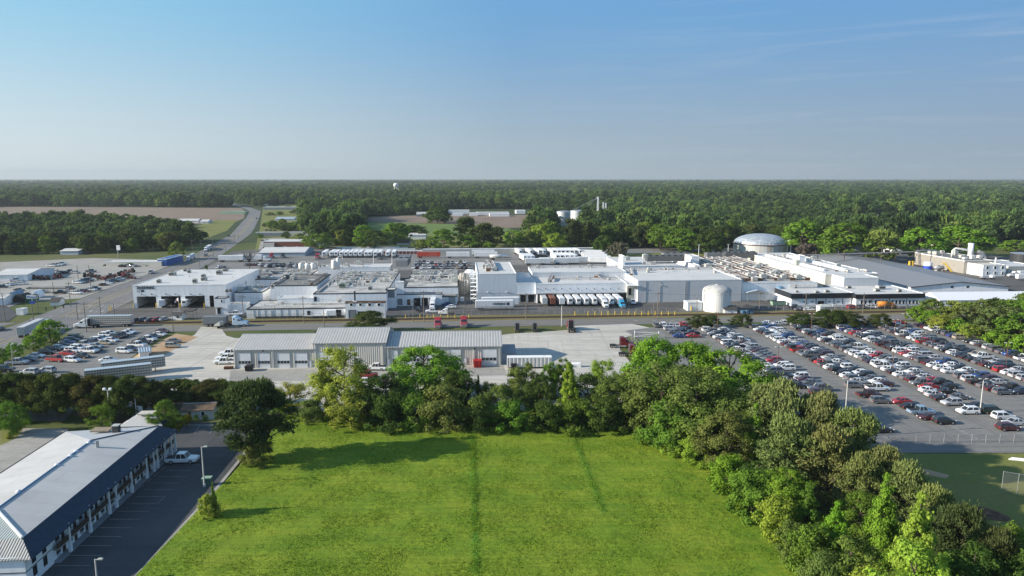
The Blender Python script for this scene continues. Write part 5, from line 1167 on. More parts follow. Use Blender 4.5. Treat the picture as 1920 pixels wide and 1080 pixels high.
# ---- 2. the low front ranges
def blk(name, label, xl, xr, yb, yt, yback, zb=0., wall='white_wall', roof='white_roof', coping='trim_white', cat='building', **k):
    kk = {q: k.pop(q) for q in ('Y', 'rz') if q in k}
    return Bld(name, label, cat, xl, xr, yb, yt, zb, group=GP, **kk).block(yback, wall, roof, coping, **k)
a1 = blk('office_annex', 'narrow white two-storey annex with a black doorway left of the low front range', 405, 427, 590, 558.8, 549, coping='dark_edge')
a1.door(408, 577, 413.5, 588.5, 'dark_open'); a1.window(414, 562, 417, 567); 
a1b = MB(); x_, z_ = a1.fac(408, 577); a1b.box(x_-.3, x_+1.8, -1.0, 0, z_, z_+.15).build('door_canopy', 'dark_edge', a1.root)
a2 = blk('loading_lean_to', 'low white lean-to right of the narrow annex, a white pickup before it', 428, 462, 587, 571.5, 560, roof='dirty_roof')
a2b = blk('inner_range', 'white range with a stained wall behind the narrow annex', 440, 493, 556, 548.3, 532, zb=a2.H, coping='dark_edge')
a3 = blk('low_front_range', 'long low white front range facing the railway, stained flat roof', 463, 650, 598, 579.8, 557.5, roof='dirty_roof', coping='dark_edge')
MB().box(3.2, a3.w-.4, -.06, 0, .0, .9).build('plinth', 'dark_edge', a3.root)
for x in (476, 484.5, 497, 513, 527, 541, 556): xx, _ = a3.fac(x, 590); MB().box(xx-.06, xx+.06, -.09, 0, .9, a3.H-.3).build('downpipe', 'pipe_grey', a3.root)
a3.door(509, 582.5, 510.5, 596, 'dark_open', 'slit', None); a3.door(576.5, 583.5, 581.5, 592, 'dark_open'); a3.door(630.5, 581.5, 639.5, 595, 'dark_open', 'loading_door'); a3.window(622, 581, 625, 584)
a3s = MB(); xa, _ = a3.fac(613.5, 590); xb, zt = a3.fac(630, 580.5); a3s.box(xa, xb, -1.6, 0, 1.2, zt).build('porch', 'white_wall', a3.root)
MB().box(a3.fac(572, 590)[0], a3.fac(630, 590)[0], -1.5, -.1, .9, 1.15).build('loading_deck', 'concrete_pole', a3.root)
a4 = blk('middle_range', 'white stepped middle range with black mould stains on its wall', 520, 588, 569, 560, 549, zb=a3.H)
a5 = blk('west_main_hall', 'big hall with a weathered grey roof behind the stepped middle range', 507, 594, 547.5, 535.8, 511, zb=a4.H, roof='grey_roof', coping='dark_edge')
av = blk('valley_range', 'low stained range full of pipes between the dock building and the west hall', 470, 545, 0, 524, 501, Y=322, roof='dirty_roof', coping='dark_edge')
a6 = blk('central_hall', 'central white hall with stained roof and a sooty vent in its front wall', 588, 725, 568, 551, 507, zb=a3.H, roof='dirty_roof', coping='dark_edge')
a6.door(589.5, 557, 593.5, 565, 'dark_open', 'hatch'); a6.door(633.5, 562.5, 638, 569, 'dark_open', 'vent_opening', None)
a7 = blk('boiler_house', 'white boiler house with a rusty brown roof edge and three garage openings', 648, 723, 597.5, 567.8, 561.5, roof='brown_roof', coping='rust')
for x0, x1 in ((656, 661), (673.5, 678), (690.5, 695.5), (708, 713)): a7.door(x0, 568.6, x1, 573.2, 'dark_open', 'window', 'trim_white')
for x0, x1, y0 in ((654, 667.5, 582), (671.5, 684.5, 584.5), (689, 702.5, 583.5)): a7.door(x0, y0, x1, 597, 'dark_open' if x0 > 660 else 'door_grey', 'garage_door')
X, Yw = a7.W(a7.fac(663.5, 562)[0], 2.5); t = thing('flue', 'black steel flue rising from the rusty boiler house roof', 'chimney', (X, Yw, a7.H-.05)); MB().cyl(0, 0, 0, 3.8, .32, 10).build('pipe', 'black', t); MB().box(-.8, .8, -.6, .6, 0, .35).build('base', 'trim_white', t); MB().cyl(0, 0, 3.8, 4.1, .42, 10).build('cap', 'black', t)
a8 = blk('stair_block', 'white stair block with a grey louvred opening right of the boiler house', 724, 742.5, 578, 543.5, 537, coping='dark_edge'); a8.door(728, 545.5, 739, 558, 'door_grey', 'louvre')
a9 = blk('lift_tower', 'tall plain white lift tower over the small dock court', 742.5, 757.5, 574, 529.5, 525)
a10 = blk('small_dock_range', 'white dock range with dark doors and a docked white lorry', 743, 829, 574, 552, 546.5, coping='dark_edge')
for x0, x1, y0, y1, mt in ((746, 754, 561, 572, 'door_grey'), (764, 769, 562, 572, 'rust'), (776.5, 788, 559.5, 574, 'dark_open'), (791.5, 802, 559, 574, 'dark_open'), (805.5, 817, 559, 573, 'dark_open')): a10.door(x0, y0, x1, y1, mt, 'dock_door')
a11 = blk('pump_house', 'grey-roofed white pump house at the right end of the small dock court', 829.5, 857, 571, 556, 549, roof='grey_roof', coping='dark_edge'); a11.door(842, 558, 853, 569, 'hvac', 'roller_door')
a12 = blk('east_hall', 'white hall with a stained pale roof behind the small dock court', 758, 859, 546.5, 538.8, 505.5, zb=a10.H, roof='dirty_roof', coping='dark_edge')
a13 = blk('rear_hall', 'low white hall behind the central hall, next to the white vessels', 596, 716, 0, 502, 492.5, Y=346)
MB().box(a6.w*.02, a6.w*.06, 3, a6.D-4, a6.H-.1, a6.H+.45).build('valley_upstand', 'pipe_grey', a6.root)
# ---- 3. cold store tower and the truck docks
t1 = blk('cold_store', 'tall windowless cold store of vertical insulated panels', 895.5, 968, 568, 513.8, 491.5, wall='cold_panel')
for x in (914.5, 950): xx, z = t1.fac(x, 547.5); MB().box(xx-.25, xx+.25, -.3, 0, z-.2, z+.2).build('wall_lamp', 'trim_white', t1.root)
xx, z = t1.fac(930, 550); MB().box(0, t1.w, -.03, 0, z-.04, z+.04).build('panel_joint', 'pipe_grey', t1.root)
dl = blk('dock_link', 'panelled link between the cold store and the truck docks, two dark bays below', 968.3, 1003.5, 567, 531, 512, wall='cold_panel')
for x0, x1 in ((976, 986.5), (991, 1001)): dl.door(x0, 552, x1, 566, 'dark_open', 'dock_door')
o = MB(); xx, z = dl.fac(970, 551.2); o.box(0, dl.w, -1.6, 0, z-.1, z+.12).build('canopy', 'steel', dl.root)
dk = blk('truck_dock', 'long pale truck dock building with ten trailers backed up to it', 1004, 1174, 567.5, 532.5, 519, wall='white_panel')
x_, z_ = dk.fac(1004, 550); MB().box(0, dk.w, -1.5, 0, z_-.1, z_+.2).build('canopy', 'steel', dk.root); MB().box(0, dk.w, -.05, 0, 0, z_-.1).build('dock_wall', 'grille', dk.root)
for i in range(11):
    xx, z = dk.fac(1008+i*15.2, 541.5); MB().box(xx-.16, xx+.16, -.25, 0, z-.15, z+.2).build('wall_lamp', 'black', dk.root)
    xx, z = dk.fac(1006.5+i*15.2, 551); MB().box(xx-.3, xx+.3, -1.5, -.05, .0, z-.1).build('dock_pier', 'white_wall', dk.root)
up = blk('upper_cold_room', 'white upper cold room standing behind the truck dock roof', 998, 1174, 520.5, 510.8, 501, zb=dk.H, wall='white_panel')
wh = blk('warehouse', 'large plain white warehouse behind the white water tank', 1195, 1389, 567.5, 526.3, 506.5, wall='white_panel')
for x in (1211, 1238, 1285, 1289): xx, _ = wh.fac(x, 540); MB().box(xx-.07, xx+.07, -.12, 0, 0, wh.H-.3).build('downpipe', 'pipe_grey', wh.root)
xx, z = wh.fac(1240, 534); MB().box(xx-.25, xx+.25, -.3, 0, z-.2, z+.2).build('wall_lamp', 'trim_white', wh.root)
rc_ = blk('recessed_entry', 'cream recessed entry between the truck dock and the plain warehouse', 1175, 1194.5, 566.5, 532.8, 527, wall='cream_wall')
rc_.door(1179, 541, 1183, 553, 'dark_open', 'opening'); rc_.door(1188, 541, 1193, 566, 'door_white', 'door')
MB().box(-.2, rc_.w+.2, -2.2, 0, rc_.H-.5, rc_.H-.26).build('canopy', 'trim_white', rc_.root)
ra = blk('rear_plant', 'white rear plant block carrying a big louvred condenser bank', 1168, 1300, 0, 499, 484, Y=336, wall='white_panel')
rt_ = Bld('roof_tower', 'slim white tower standing on the rear plant roof', 'building', 1172, 1181, 0, 481, group=GP, Y=341).block(479, z0=ra.H-.05)
rp = Bld('roof_plant_room', 'white panelled plant room at the right end of the rear plant block', 'building', 1303, 1335, 0, 498, group=GP, Y=338).block(494.5)
rs_ = Bld('roof_shaft', 'slim white shaft topped with an orange cap, right of the condenser bank', 'building', 1311, 1317.5, 0, 481, group=GP, Y=352).block(479.5)
# evaporative condensers: big louvred boxes on legs
def condenser(label, xl, xr, yb, yt, Y, zleg, z0, mat='coil', n=4, deep=5.):
    v = (yt-540)/F; t_ = Y/(CP-v*SP); X = (xl-960)/F*t_; w = (xr-xl)/F*Y*1.02; H = HZ(yt, Y)
    t = thing('condenser', label, 'condenser', (X, Y, z0), RTH, 'evaporative condensers')
    z1 = H-z0; zl = max(.6, HZ(yb, Y)-z0)
    MB().bbox(0, w, 0, deep, zl, z1, .08).build('louvred_box', mat, t)
    for i in range(n): MB().cyl(w*(i+.5)/n, deep/2, z1, z1+.5, min(w/n, deep)*.42, 14).build('fan_stack', 'grille', t)
    for i in range(n+1):
        for yy in (.1, deep-.2): MB().box(w*i/n-(.16 if i else 0), w*i/n+(0 if i else .16), yy, yy+.14, 0, zl).build('leg', 'steel', t)
    return t
condenser('long louvred condenser with pale left cells on the rear plant roof', 1214, 1284, 490.5, 481, 346, 1, ra.H-.05, 'coil2', 6)
condenser('second louvred condenser behind the first, with steam pipes above', 1245, 1296, 482, 475.5, 362, 1, ra.H-.05, 'coil', 4)
condenser('left one of the two dark condensers before the domed tank', 1326, 1358, 484, 475, 395, 1, 0, 'coil', 3)
condenser('right one of the two dark condensers before the domed tank', 1360, 1421, 484, 474, 390, 1, 0, 'coil2', 5)
ec = condenser('blue-grey cooling tower with five open cells behind the east hall', 741.5, 764, 500, 488, 352, 1, 0, 'coil', 2, 22.)
# ---- 4. pipe-covered hall, long white roofs, grey gable, tent, offices
pr = blk('pipe_roof_hall', 'wide white hall whose whole roof is covered with pipework', 1392, 1571, 0, 530.5, 487.5, Y=296, roof='dirty_roof')
pr.door(1491, 533, 1494, 541, 'dark_open', 'opening', None)
for k, py in enumerate((533.2, 535.4, 537.4)): 
    xx, z = pr.fac(1500, py); MB().xcyl(pr.w*.62, pr.w, -.35, z, .14, 8).build('wall_pipe', 'pipe_white', pr.root)
lw = blk('long_white_hall', 'long white flat-roofed hall with white ducts along its roof', 1548, 1692, 0, 514, 478.5, Y=314, wall='cream_wall')
fb = blk('front_cooler', 'white panelled cooler block in front of the long white hall', 1583, 1693, 0, 521, 516, Y=304, wall='white_panel')
for n_, x0, x1, zz, rr in (('roof_duct', .2, .2, .5, .7), ('roof_duct', .62, .62, .5, .6)):
    t = tag(MB().bbox(-.7, .7, 0, lw.D*.72, 0, 1.1, .15).build(n_, 'trim_white', None, loc=(*lw.W(lw.w*x0, lw.D*.12), lw.H-.04), rz=RTH), ('long white duct on the left of the long hall roof' if x0 < .5 else 'long white duct on the right of the long hall roof'), 'duct', 'roof ducts')
q = Bld('roof_penthouse', 'white box penthouse on the long white hall', 'building', 1510, 1532, 0, 480, group=GP, Y=355).block(478.5, z0=lw.H-.05, depth=7)
# grey gabled hall
gA = G(1707, 549); gH = HZ(538.5, gA[1]); gz = HZ(529.5, gA[1]); gw = G(1895, 549)[0]-gA[0]; gD = 118.
gt = thing('gabled_hall', 'very large hall with a low grey sheet-metal gable roof', 'building', (*gA, 0), RTH*.5, GP)
m = MB(); prof = [(0, 0), (gw, 0), (gw, gH), (gw*.5, gz-.1), (0, gH)]; m.extr(prof, 0, gD); m.build('wall', 'white_wall', gt)
m = MB(); m.extr([(-.5, gH-.1), (gw*.5, gz), (gw*.5, gz+.25), (-.5, gH+.15)], -.5, gD+.5); m.build('roof', 'grey_sheet', gt); m = MB(); m.extr([(gw*.5, gz), (gw+.5, gH-.1), (gw+.5, gH+.15), (gw*.5, gz+.25)], -.5, gD+.5); m.build('roof', 'grey_sheet', gt)
m = MB()
for s_ in (0, 1):
    a_, c_ = ((-.5, gH-.12), (gw*.5, gz-.02)) if not s_ else ((gw*.5, gz-.02), (gw+.5, gH-.12))
    m.extr([a_, c_, (c_[0], c_[1]+.32), (a_[0], a_[1]+.32)], -.62, -.52)
m.build('fascia', 'dark_edge', gt)
for f_ in (.42, .58): MB().box(gw*f_-.6, gw*f_+.6, -.06, 0, 2.2, 3.2).build('window', 'glass', gt)
# white tent hall
tA = G(1761, 574.5); tz = 2.6; tw = 90.; tD = 13.5; tr = 5.0
tt = thing('tent_hall', 'long white fabric tent hall in front of the grey gabled hall', 'building', (*tA, 0), rad(2.5), GP)
m = MB(); m.add([(0, 0, 0), (0, tD, 0), (0, tD, tz), (0, tD/2, tr), (0, 0, tz)], [(4, 3, 2, 1, 0)]); m.build('gable_wall', 'trim_white', tt)
m = MB(); m.box(0.02, tw, .02, .1, 0, tz); m.box(.02, tw, tD-.1, tD-.02, 0, tz); m.build('side_wall', 'tent', tt)
m = MB(); m.add([(-.3, -.2, tz), (tw, -.2, tz), (tw, tD/2, tr+.05), (-.3, tD/2, tr+.05), (tw, tD+.2, tz), (-.3, tD+.2, tz)], [(0, 1, 2, 3), (3, 2, 4, 5)]); m.build('roof', 'tent', tt)
MB().box(-.05, 0, 3.6, 5.2, .9, 2.0).build('window', 'glass', tt)
# office blocks
of1 = blk('office_block', 'low white office block with a deep black fascia and slit windows', 1483, 1598.5, 574.5, 551, 546, roof='white_roof')
of2 = blk('office_wing', 'white office wing with a black fascia and a row of tall dark windows', 1604, 1731, 575, 552.3, 541.5, roof='white_roof')
for o_, xa, xb in ((of1, 1483, 1598.5), (of2, 1604, 1731)):
    z = o_.fac((xa+xb)/2, 559)[1]; MB().box(-.15, o_.w+.15, -.5, -.07, z, o_.H+.15).build('fascia', 'navy_black', o_.root); MB().box(-.5, -.07, -.5, o_.D, z, o_.H+.15).build('side_fascia', 'navy_black', o_.root)
for x in (1512, 1530, 1548.5, 1563.5, 1580, 1597): xx, _ = of1.fac(x, 565); MB().box(xx-.12, xx+.12, -.1, 0, 0, of1.H-1.7).build('pilaster', 'dark_edge', of1.root)
for x0, x1 in ((1505, 1510), (1520, 1526), (1551.5, 1557.5), (1568.5, 1574.5)): of1.window(x0, 565, x1, 566.6)
of1.door(1534, 565, 1544, 574, 'dark_open', 'entrance')
for x in (1613.5, 1621, 1629, 1640, 1646.5, 1653.3, 1660.2, 1671.3, 1678.6, 1685.3, 1692.3, 1703.7, 1710.8, 1717.7): of2.window(x, 563, x+3.6, 569.8)
for x in (1634.5, 1667.8, 1699.7): xx, _ = of2.fac(x, 565); MB().box(xx-.12, xx+.12, -.1, 0, 0, of2.H-1.7).build('pilaster', 'dark_edge', of2.root)
X, Yw = of2.W(-9, 6); o = tag(MB().box(0, 3.5, 0, 15, 0, 4.6).build('blue_wall_strip', 'blue_wall', None, loc=(X, Yw, 0), rz=RTH), 'low blue-grey wall strip between the two office blocks', 'wall')
for i, (px, py, pw, ph) in enumerate(((1593, 541, 8, 4), (1646, 547, 10, 5), (1654, 543, 14, 7), (1687.5, 548, 7.5, 5))): roof_unit(of2, px, py, pw, ph, f'grey air unit on the office wing roof, {ordn(i+1)} from left')
for i, (px, py, pw, ph) in enumerate(((1495, 548.5, 6, 2.6), (1533, 549.5, 8, 3), (1552, 548.5, 9, 3.6))): roof_unit(of1, px, py, pw, ph, f'low air unit on the office block roof, {ordn(i+1)} from the left')
# low canopies of the pump yard between warehouse and offices
for i, (x0, x1, yb) in enumerate(((1402, 1440, 566), (1428, 1455, 563))):
    X, Yw = G(x0, yb); wd = PXW(x1-x0, Yw); t = thing('yard_shelter', ('left dark open-sided shelter beside the warehouse corner', 'right dark open-sided shelter behind the blue cylinder')[i], 'shelter', (X, Yw, 0), RTH, 'dark yard shelters')
    m = MB(); m.extr([(-.4, 4.1), (wd/2, 5.2), (wd+.4, 4.1), (wd+.4, 3.95), (wd/2, 5.0), (-.4, 3.95)], 0, 10); m.build('roof', 'blue_wall' if i == 0 else 'grey_sheet', t)
    for xx in (0, wd-.2):
        for yy in (.2, 9.6): MB().box(xx, xx+.2, yy, yy+.2, 0, 4.0).build('post', 'steel', t)
X, Yw = G(1461, 563); tag(MB().lathe(X, Yw, [(1.5, 0), (1.5, 5.6), (1.1, 6.1), (.2, 6.3)], 18).build('blue_vessel', 'bluegrey_paint', None, True), 'tall blue cylinder at the left corner of the office block', 'tank')
X, Yw = G(1459, 573); t = thing('green_skip', 'pale green steel skip beside the office block', 'skip', (X, Yw, 0), RTH); MB().loft([[(-2.8, -1.1, .3), (2.8, -1.1, .3), (2.8, 1.1, .3), (-2.8, 1.1, .3)], [(-3.1, -1.2, 1.9), (3.1, -1.2, 1.9), (3.1, 1.2, 1.9), (-3.1, 1.2, 1.9)]]).build('body', 'pale_green', t); MB().box(-2.9, 2.9, -1.05, 1.05, 1.9, 1.93).build('load', 'dark_open', t)
# ---- 5. tanks
def tank(name, label, px, yb, wpx, yside, ytop, mat, roofmat, n=40, rise=None):
    X, Yf = G(px, yb); r = PXW(wpx, Yf)/2; Yc = Yf+r; H = HZ(yside, Yf); top = rise or max(.3, HZ(ytop, Yc)-H)
    t = thing(name, label, 'tank', (X*(Yc/Yf), Yc, 0))
    MB().lathe(0, 0, [(r, 0), (r, H)], n).build('shell', mat, t)
    m = MB(); m.lathe(0, 0, [(r*1.015, H-.05)]+[(r*1.0*math.cos(a), H+top*math.sin(a)) for a in np.linspace(.02, 1.5, 7)], n); m.build('roof', roofmat, t); return t, r, H, Yc
tm = N('mouldy_tank_shell'); o_ = tm.obj(); s_ = tm.sep(o_)
d_ = tm.ramp(tm.noise(1., 6, tm.map(o_, (1.2, 1.2, .18))), [(.46, 0.), (.62, 1.)]); hh_ = tm.math('MULTIPLY', d_, tm.ramp(s_[2], [(0, 0.), (1, 1.)]))
mr_ = tm.n('ShaderNodeMapRange', n1=5.2, n2=8.2); tm.l(s_[2], mr_.inputs[0]); sx_ = tm.n('ShaderNodeMapRange', n1=-2., n2=4.); tm.l(s_[0], sx_.inputs[0])
M['tank_shell'] = tm.bsdf(tm.mix(tm.math('MULTIPLY', tm.math('MULTIPLY', d_, mr_.outputs[0]), sx_.outputs[0]), (.72, .71, .68), (.06, .058, .055)), .6)
M['tank_roof'] = roof_mat('mouldy_tank_roof', (.55, .54, .51), .7, .3, (.2, .19, .18))
t, r, H, Yc = tank('water_tank', 'white cylindrical water tank with black mould below its domed top', 1342.5, 587, 53, 549, 534, 'tank_shell', 'tank_roof')
MB().cyl(0, 0, HZ(534, Yc)-.3, HZ(534, Yc)+.25, .8, 12).build('hatch', 'tank_roof', t); MB().tube([(-r*.98, -r*.3, 0), (-r*.98, -r*.3, H+.5)], .12, 6).build('ladder', 'steel', t)
dm = N('rust_streaked_shell'); o_ = dm.obj(); s_ = dm.sep(o_); M['dome_shell'] = dm.bsdf(dm.mix(dm.math('MULTIPLY', dm.ramp(dm.noise(.12, 6, dm.map(o_, (1.5, 1.5, .25))), [(.5, 0.), (.72, 1.)]), .75), (.50, .52, .50), (.34, .20, .10)), .55, .1)
dr = N('dome_panels'); o_ = dr.obj(); vv_ = dr.n('ShaderNodeTexVoronoi', i_Scale=.22, feature='DISTANCE_TO_EDGE'); dr.l(o_, vv_.inputs['Vector']); M['dome_roof'] = dr.bsdf(dr.mix(dr.math('LESS_THAN', vv_.outputs['Distance'], .035), dr.mix(dr.noise(.3, 4, o_), (.30, .34, .38), (.42, .46, .49)), (.55, .57, .58)), .45, .3)
t, r, H, Yc = tank('domed_tank', 'very large round tank with a grey panelled dome and rust streaks', 1425, 479.5, 99, 460, 438.5, 'dome_shell', 'dome_roof', 48, 6.6)
MB().lathe(0, 0, [(r*1.02, H-.5), (r*1.03, H-.2), (r*1.02, H+.05)], 48).build('rim', 'rust', t); MB().tube([(r*.78, -r*.66, 0), (r*.78, -r*.66, H+2.5), (r*.85, -r*.66, H+3), (r*.9, -r*.66, H+2.2), (r*.9, -r*.66, 1)], .45, 8).build('vent_pipe', 'trim_white', t)
t, r, H, Yc = tank('grain_silo', 'front corrugated grain silo of the pair among the trees', 1056.5, 424, 25.5, 397, 395, 'silo', 'steel', 28)
t, r, H, Yc = tank('grain_silo', 'rear grain silo, half hidden by trees to the right', 1083, 418, 27, 395.5, 393.5, 'silo', 'steel', 28)
X, Yw = G(1120.5, 420); hh = HZ(369, Yw); t = thing('grain_elevator', 'thin white grain elevator mast with sloping chutes beside the silos', 'elevator', (X, Yw, 0)); MB().box(-.9, .9, -.9, .9, 0, hh).build('mast', 'trim_white', t)
for i, (dx, zz) in enumerate(((-28, 16), (-18, 16))): MB().tube([(0, 0, hh-.5), (dx, 0, zz)], .18, 6).build('chute', 'steel', t)
for px, yt in ((1130.3, 379), (1135, 380.5)): X2, Y2 = G(px, 420); MB().box(X2-X-.8, X2-X+.8, Y2-Yw-.8, Y2-Yw+.8, 0, HZ(yt, Y2)).build('short_mast', 'trim_white', t)
X, Yw = G(745, 362); Yw = 1900.; X = (745-960)/F*Yw; t = thing('water_tower', 'white mushroom water tower far away above the woods', 'water tower', (X, Yw, 0)); zt = HZ(343, Yw); zb2 = HZ(350.5, Yw)
MB().lathe(0, 0, [(2, zb2-1), (6.5, zb2+1), (7.4, (zb2+zt)/2+1), (5.5, zt-1.2), (1, zt)], 20).build('bowl', 'trim_white', t, True)
for i in range(5):
    a = i*1.257; MB().tube([(7*math.cos(a), 7*math.sin(a), 0), (6*math.cos(a), 6*math.sin(a), zb2+2)], .5, 6).build('leg', 'trim_white', t)
for px, nm in ((593, 'left'), (1298, 'right'), (221, 'far left')):
    Yw = 6500.; X = (px-960)/F*Yw; zt = HZ(309 if nm != 'far left' else 332.5, Yw); zt = min(zt, 160)
    if nm != 'far left': tag(MB().tube([(0, 0, 0), (0, 0, zt)], 1.0, 4).build('radio_mast', 'steel', None, loc=(X, Yw, 0)), f'hair-thin radio mast on the horizon, {nm} one', 'mast', 'radio masts')
# ---- 6. right-hand process yard
pb = Bld('process_building', 'tan corrugated process building with pipes and stacks on its roof', 'building', 1806, 1860, 513, 489, group=GP); pb.block(480, 'tan_sheet', 'grey_roof', 'trim_white')
MB().box(-.04, 0, .3, pb.D-.3, 0, pb.H-.3).build('side_cladding', 'tan_sheet_y', pb.root)
X, Yw = pb.W(0, 8); t = thing('yellow_stair', 'yellow steel stair on the sunlit side of the tan process building', 'stair', (X, Yw, 0), RTH); MB().add([(-1.6, 0, 0), (-.3, 0, 0), (-.3, 6, 4), (-1.6, 6, 4)], [(0, 1, 2, 3)]).build('flight', 'yellow', t); MB().box(-1.7, -.2, 6, 8.5, 3.9, 4.05).build('landing', 'yellow', t); MB().tube([(-1.6, 0, 1), (-1.6, 6, 5), (-1.6, 8.5, 5)], .06, 4).build('handrail', 'yellow', t)
wo = Bld('white_office', 'white two-storey office cube with six windows beside the tan process building', 'building', 1841.5, 1884.5, 518.5, 497.6, group=GP); wo.block(493.5, 'white_wall', 'cream_wall', 'trim_white')
for x in (1849.5, 1864, 1878):
    wo.window(x, 499.3, x+4, 504); wo.window(x+.2, 509.5, x+3, 514.5)
MB().box(-.05, 0, 2, 5, 0, 4.5).build('loading_door', 'cream_wall', wo.root)
eb = Bld('cream_shed', 'cream shed at the right edge beside the white two-storey office', 'building', 1889, 1950, 514, 499.5, group=GP); eb.block(496, 'cream_wall', 'white_roof', 'trim_white')
t, r, H, Yc = tank('black_tank', 'black round tank at the right frame edge', 1918, 499, 44, 477.5, 475.5, 'black_shell', 'steel', 30)
def pipe_run(label, pts, r=.35, mat='pipe_white', name='pipe', cat='pipe', group='big process pipes'):
    return tag(MB().tube(pts, r, 8).build(name, mat, None, True), label, cat, group)
X, Yw = pb.W(14, 14); tag(MB().cyl(X, Yw, pb.H-.1, pb.H+8.5, 1.5, 16).build('vent_stack', 'trim_white', None, True), 'thick white vent stack on the tan process building', 'chimney')
pipe_run('white goose-neck duct joining the thick vent stack', [(X-1, Yw, pb.H+2), (X-1.5, Yw, pb.H+4.6), (X-9, Yw, pb.H+5.4), (X-10.5, Yw, pb.H+4), (X-10.5, Yw, pb.H-.1)], .6)
X2, Y2 = pb.W(-2, 26); pipe_run('grey pipe bridge frame left of the thick vent stack', [(X2-8, Y2, pb.H-.1), (X2-8, Y2, pb.H+3), (X2+4, Y2, pb.H+3.2), (X2+4, Y2, pb.H-.1)], .35, 'steel')
X, Yw = wo.W(wo.w*.7, 3); tag(MB().cyl(X, Yw, wo.H-.1, wo.H+3.8, .4, 10).build('vent_stack', 'pipe_white', None, True), 'slim vent stack on the white two-storey office roof', 'chimney')
for i in range(5):
    X, Yw = pb.W(4+i*3.4, 4+(i*7) % 11); t = thing('roof_box', f'grey roof plant box on the tan process building, {ordn(i+1)} from the left', 'roof plant', (X, Yw, pb.H-.06), RTH, 'process building roof plant'); MB().bbox(-1.2, 1.2, 0, 2, .3, 1.5+.4*(i % 3), .06).build('casing', 'hvac' if i % 2 else 'pipe_white', t); MB().box(-1, 1, .2, 1.8, 0, .3).build('curb', 'black', t)
X, Yw = G(1744, 506); t = thing('blue_and_white_tank', 'short tank, white above and bright blue below, left of the tan building', 'tank', (X, Yw+2.4, 0)); MB().cyl(0, 0, 0, 2.2, 2.5, 20, 2.4).build('base', 'bluep', t); MB().cyl(0, 0, 2.2, 4.4, 2.3, 20).build('shell', 'trim_white', t)
X, Yw = G(1760, 508); t = thing('steel_receiver', 'horizontal grey pressure vessel on saddles left of the tan building', 'tank', (X, Yw, 0)); MB().xcyl(-2.6, 2.6, 0, 1.9, 1.1, 16).build('shell', 'steel', t, True)
for s_ in (-1.6, 1.6): MB().box(s_-.25, s_+.25, -.8, .8, 0, 1).build('saddle', 'concrete_pole', t)
for i, px in enumerate((1705, 1710.5)): X, Yw = G(px, 500); tag(MB().cyl(X, Yw, 0, HZ(489.5, Yw), .7, 8).build('yellow_column', 'yellow', None), f'yellow steel column behind the grey gable roof, {("left", "right")[i]} one', 'column', 'yellow columns')
# overhead pipe bridge from the long white hall to the process building
X0, Y0 = lw.W(lw.w*.9, lw.D-6); X1, Y1 = pb.W(0, pb.D-4); t = thing('pipe_bridge', 'rusty overhead pipe bridge running to the tan process building', 'pipe bridge', (X0, Y0, 0), math.atan2(Y1-Y0, X1-X0)); LL = math.hypot(X1-X0, Y1-Y0)
for k in range(4): MB().xcyl(0, LL, -.9+k*.6, 8.2+.1*(k % 2), .16, 6).build('pipe', ('pipe_grey', 'rust', 'steel', 'pipe_white')[k], t)
for k in range(6): MB().box(LL*k/5-.15, LL*k/5+.15, -1.2, -1., 0, 8).build('leg', 'rust', t); 
for zz in (7.4, 8.9): MB().box(0, LL, -1.2, -1.1, zz, zz+.12).build('beam', 'rust', t)
# ---- 7. workshop: three ranges under ribbed metal roofs
def gable(name, label, xl, xr, ybl, ybr, yeave, yridge, wallm='ws_wall', roofm='ws_roof', depthpx=None, rz=None, D=None, group=None, cat='building', rise=None):
    A = G(xl, ybl); B = G(xr, ybr); rz = math.atan2(B[1]-A[1], B[0]-A[0]) if rz is None else rz; w = math.hypot(B[0]-A[0], B[1]-A[1]); H = HZ(yeave, A[1]); D = D or 16.; R_ = H+(rise or D*.14)
    t = thing(name, label, cat, (*A, 0), rz, group)
    MB().add([(0, 0, 0), (w, 0, 0), (w, D, 0), (0, D, 0), (0, 0, H), (w, 0, H), (w, D, H), (0, D, H), (0, D/2, R_), (w, D/2, R_)], [(0, 1, 5, 4), (2, 3, 7, 6), (1, 2, 6, 9, 5), (3, 0, 4, 8, 7)]).build('wall', wallm, t)
    dz = (R_-H)/(D/2)
    for s_ in (0, 1):
        y0, y1 = (-.35, D/2) if s_ == 0 else (D/2, D+.35); z0, z1 = (H-.35*dz, R_) if s_ == 0 else (R_, H-.35*dz)
        MB().add([(-.25, y0, z0+.02), (w+.25, y0, z0+.02), (w+.25, y1, z1+.02), (-.25, y1, z1+.02), (-.25, y0, z0+.14), (w+.25, y0, z0+.14), (w+.25, y1, z1+.14), (-.25, y1, z1+.14)], [(4, 5, 6, 7), (3, 2, 1, 0), (0, 1, 5, 4), (1, 2, 6, 5), (2, 3, 7, 6), (3, 0, 4, 7)]).build('roof', roofm, t)
    MB().box(-.25, w+.25, D/2-.2, D/2+.2, R_+.1, R_+.2).build('ridge_cap', 'steel', t)
    b = Bld.__new__(Bld); b.root = t; b.A = A; b.rz = rz; b.c, b.s = math.cos(rz), math.sin(rz); b.H = H; b.w = w; b.D = D; b.R = R_; return b
GW = 'ranges of the workshop'
w1 = gable('workshop', 'left range of the workshop with four white roller doors and ribbed roof', 440, 588, 691, 689.3, 656, 632, D=17.5, group=GW)
w2 = gable('workshop', 'tallest middle range of the workshop, behind the airy yellow-green tree', 588.3, 724.5, 689.3, 687.5, 643.5, 612, D=17.5, group=GW, rz=w1.rz)
w3 = gable('workshop', 'right range of the workshop with ribbed roof, behind the big round tree', 725, 940, 687.5, 683.5, 651, 625, D=17.5, group=GW, rz=w1.rz)
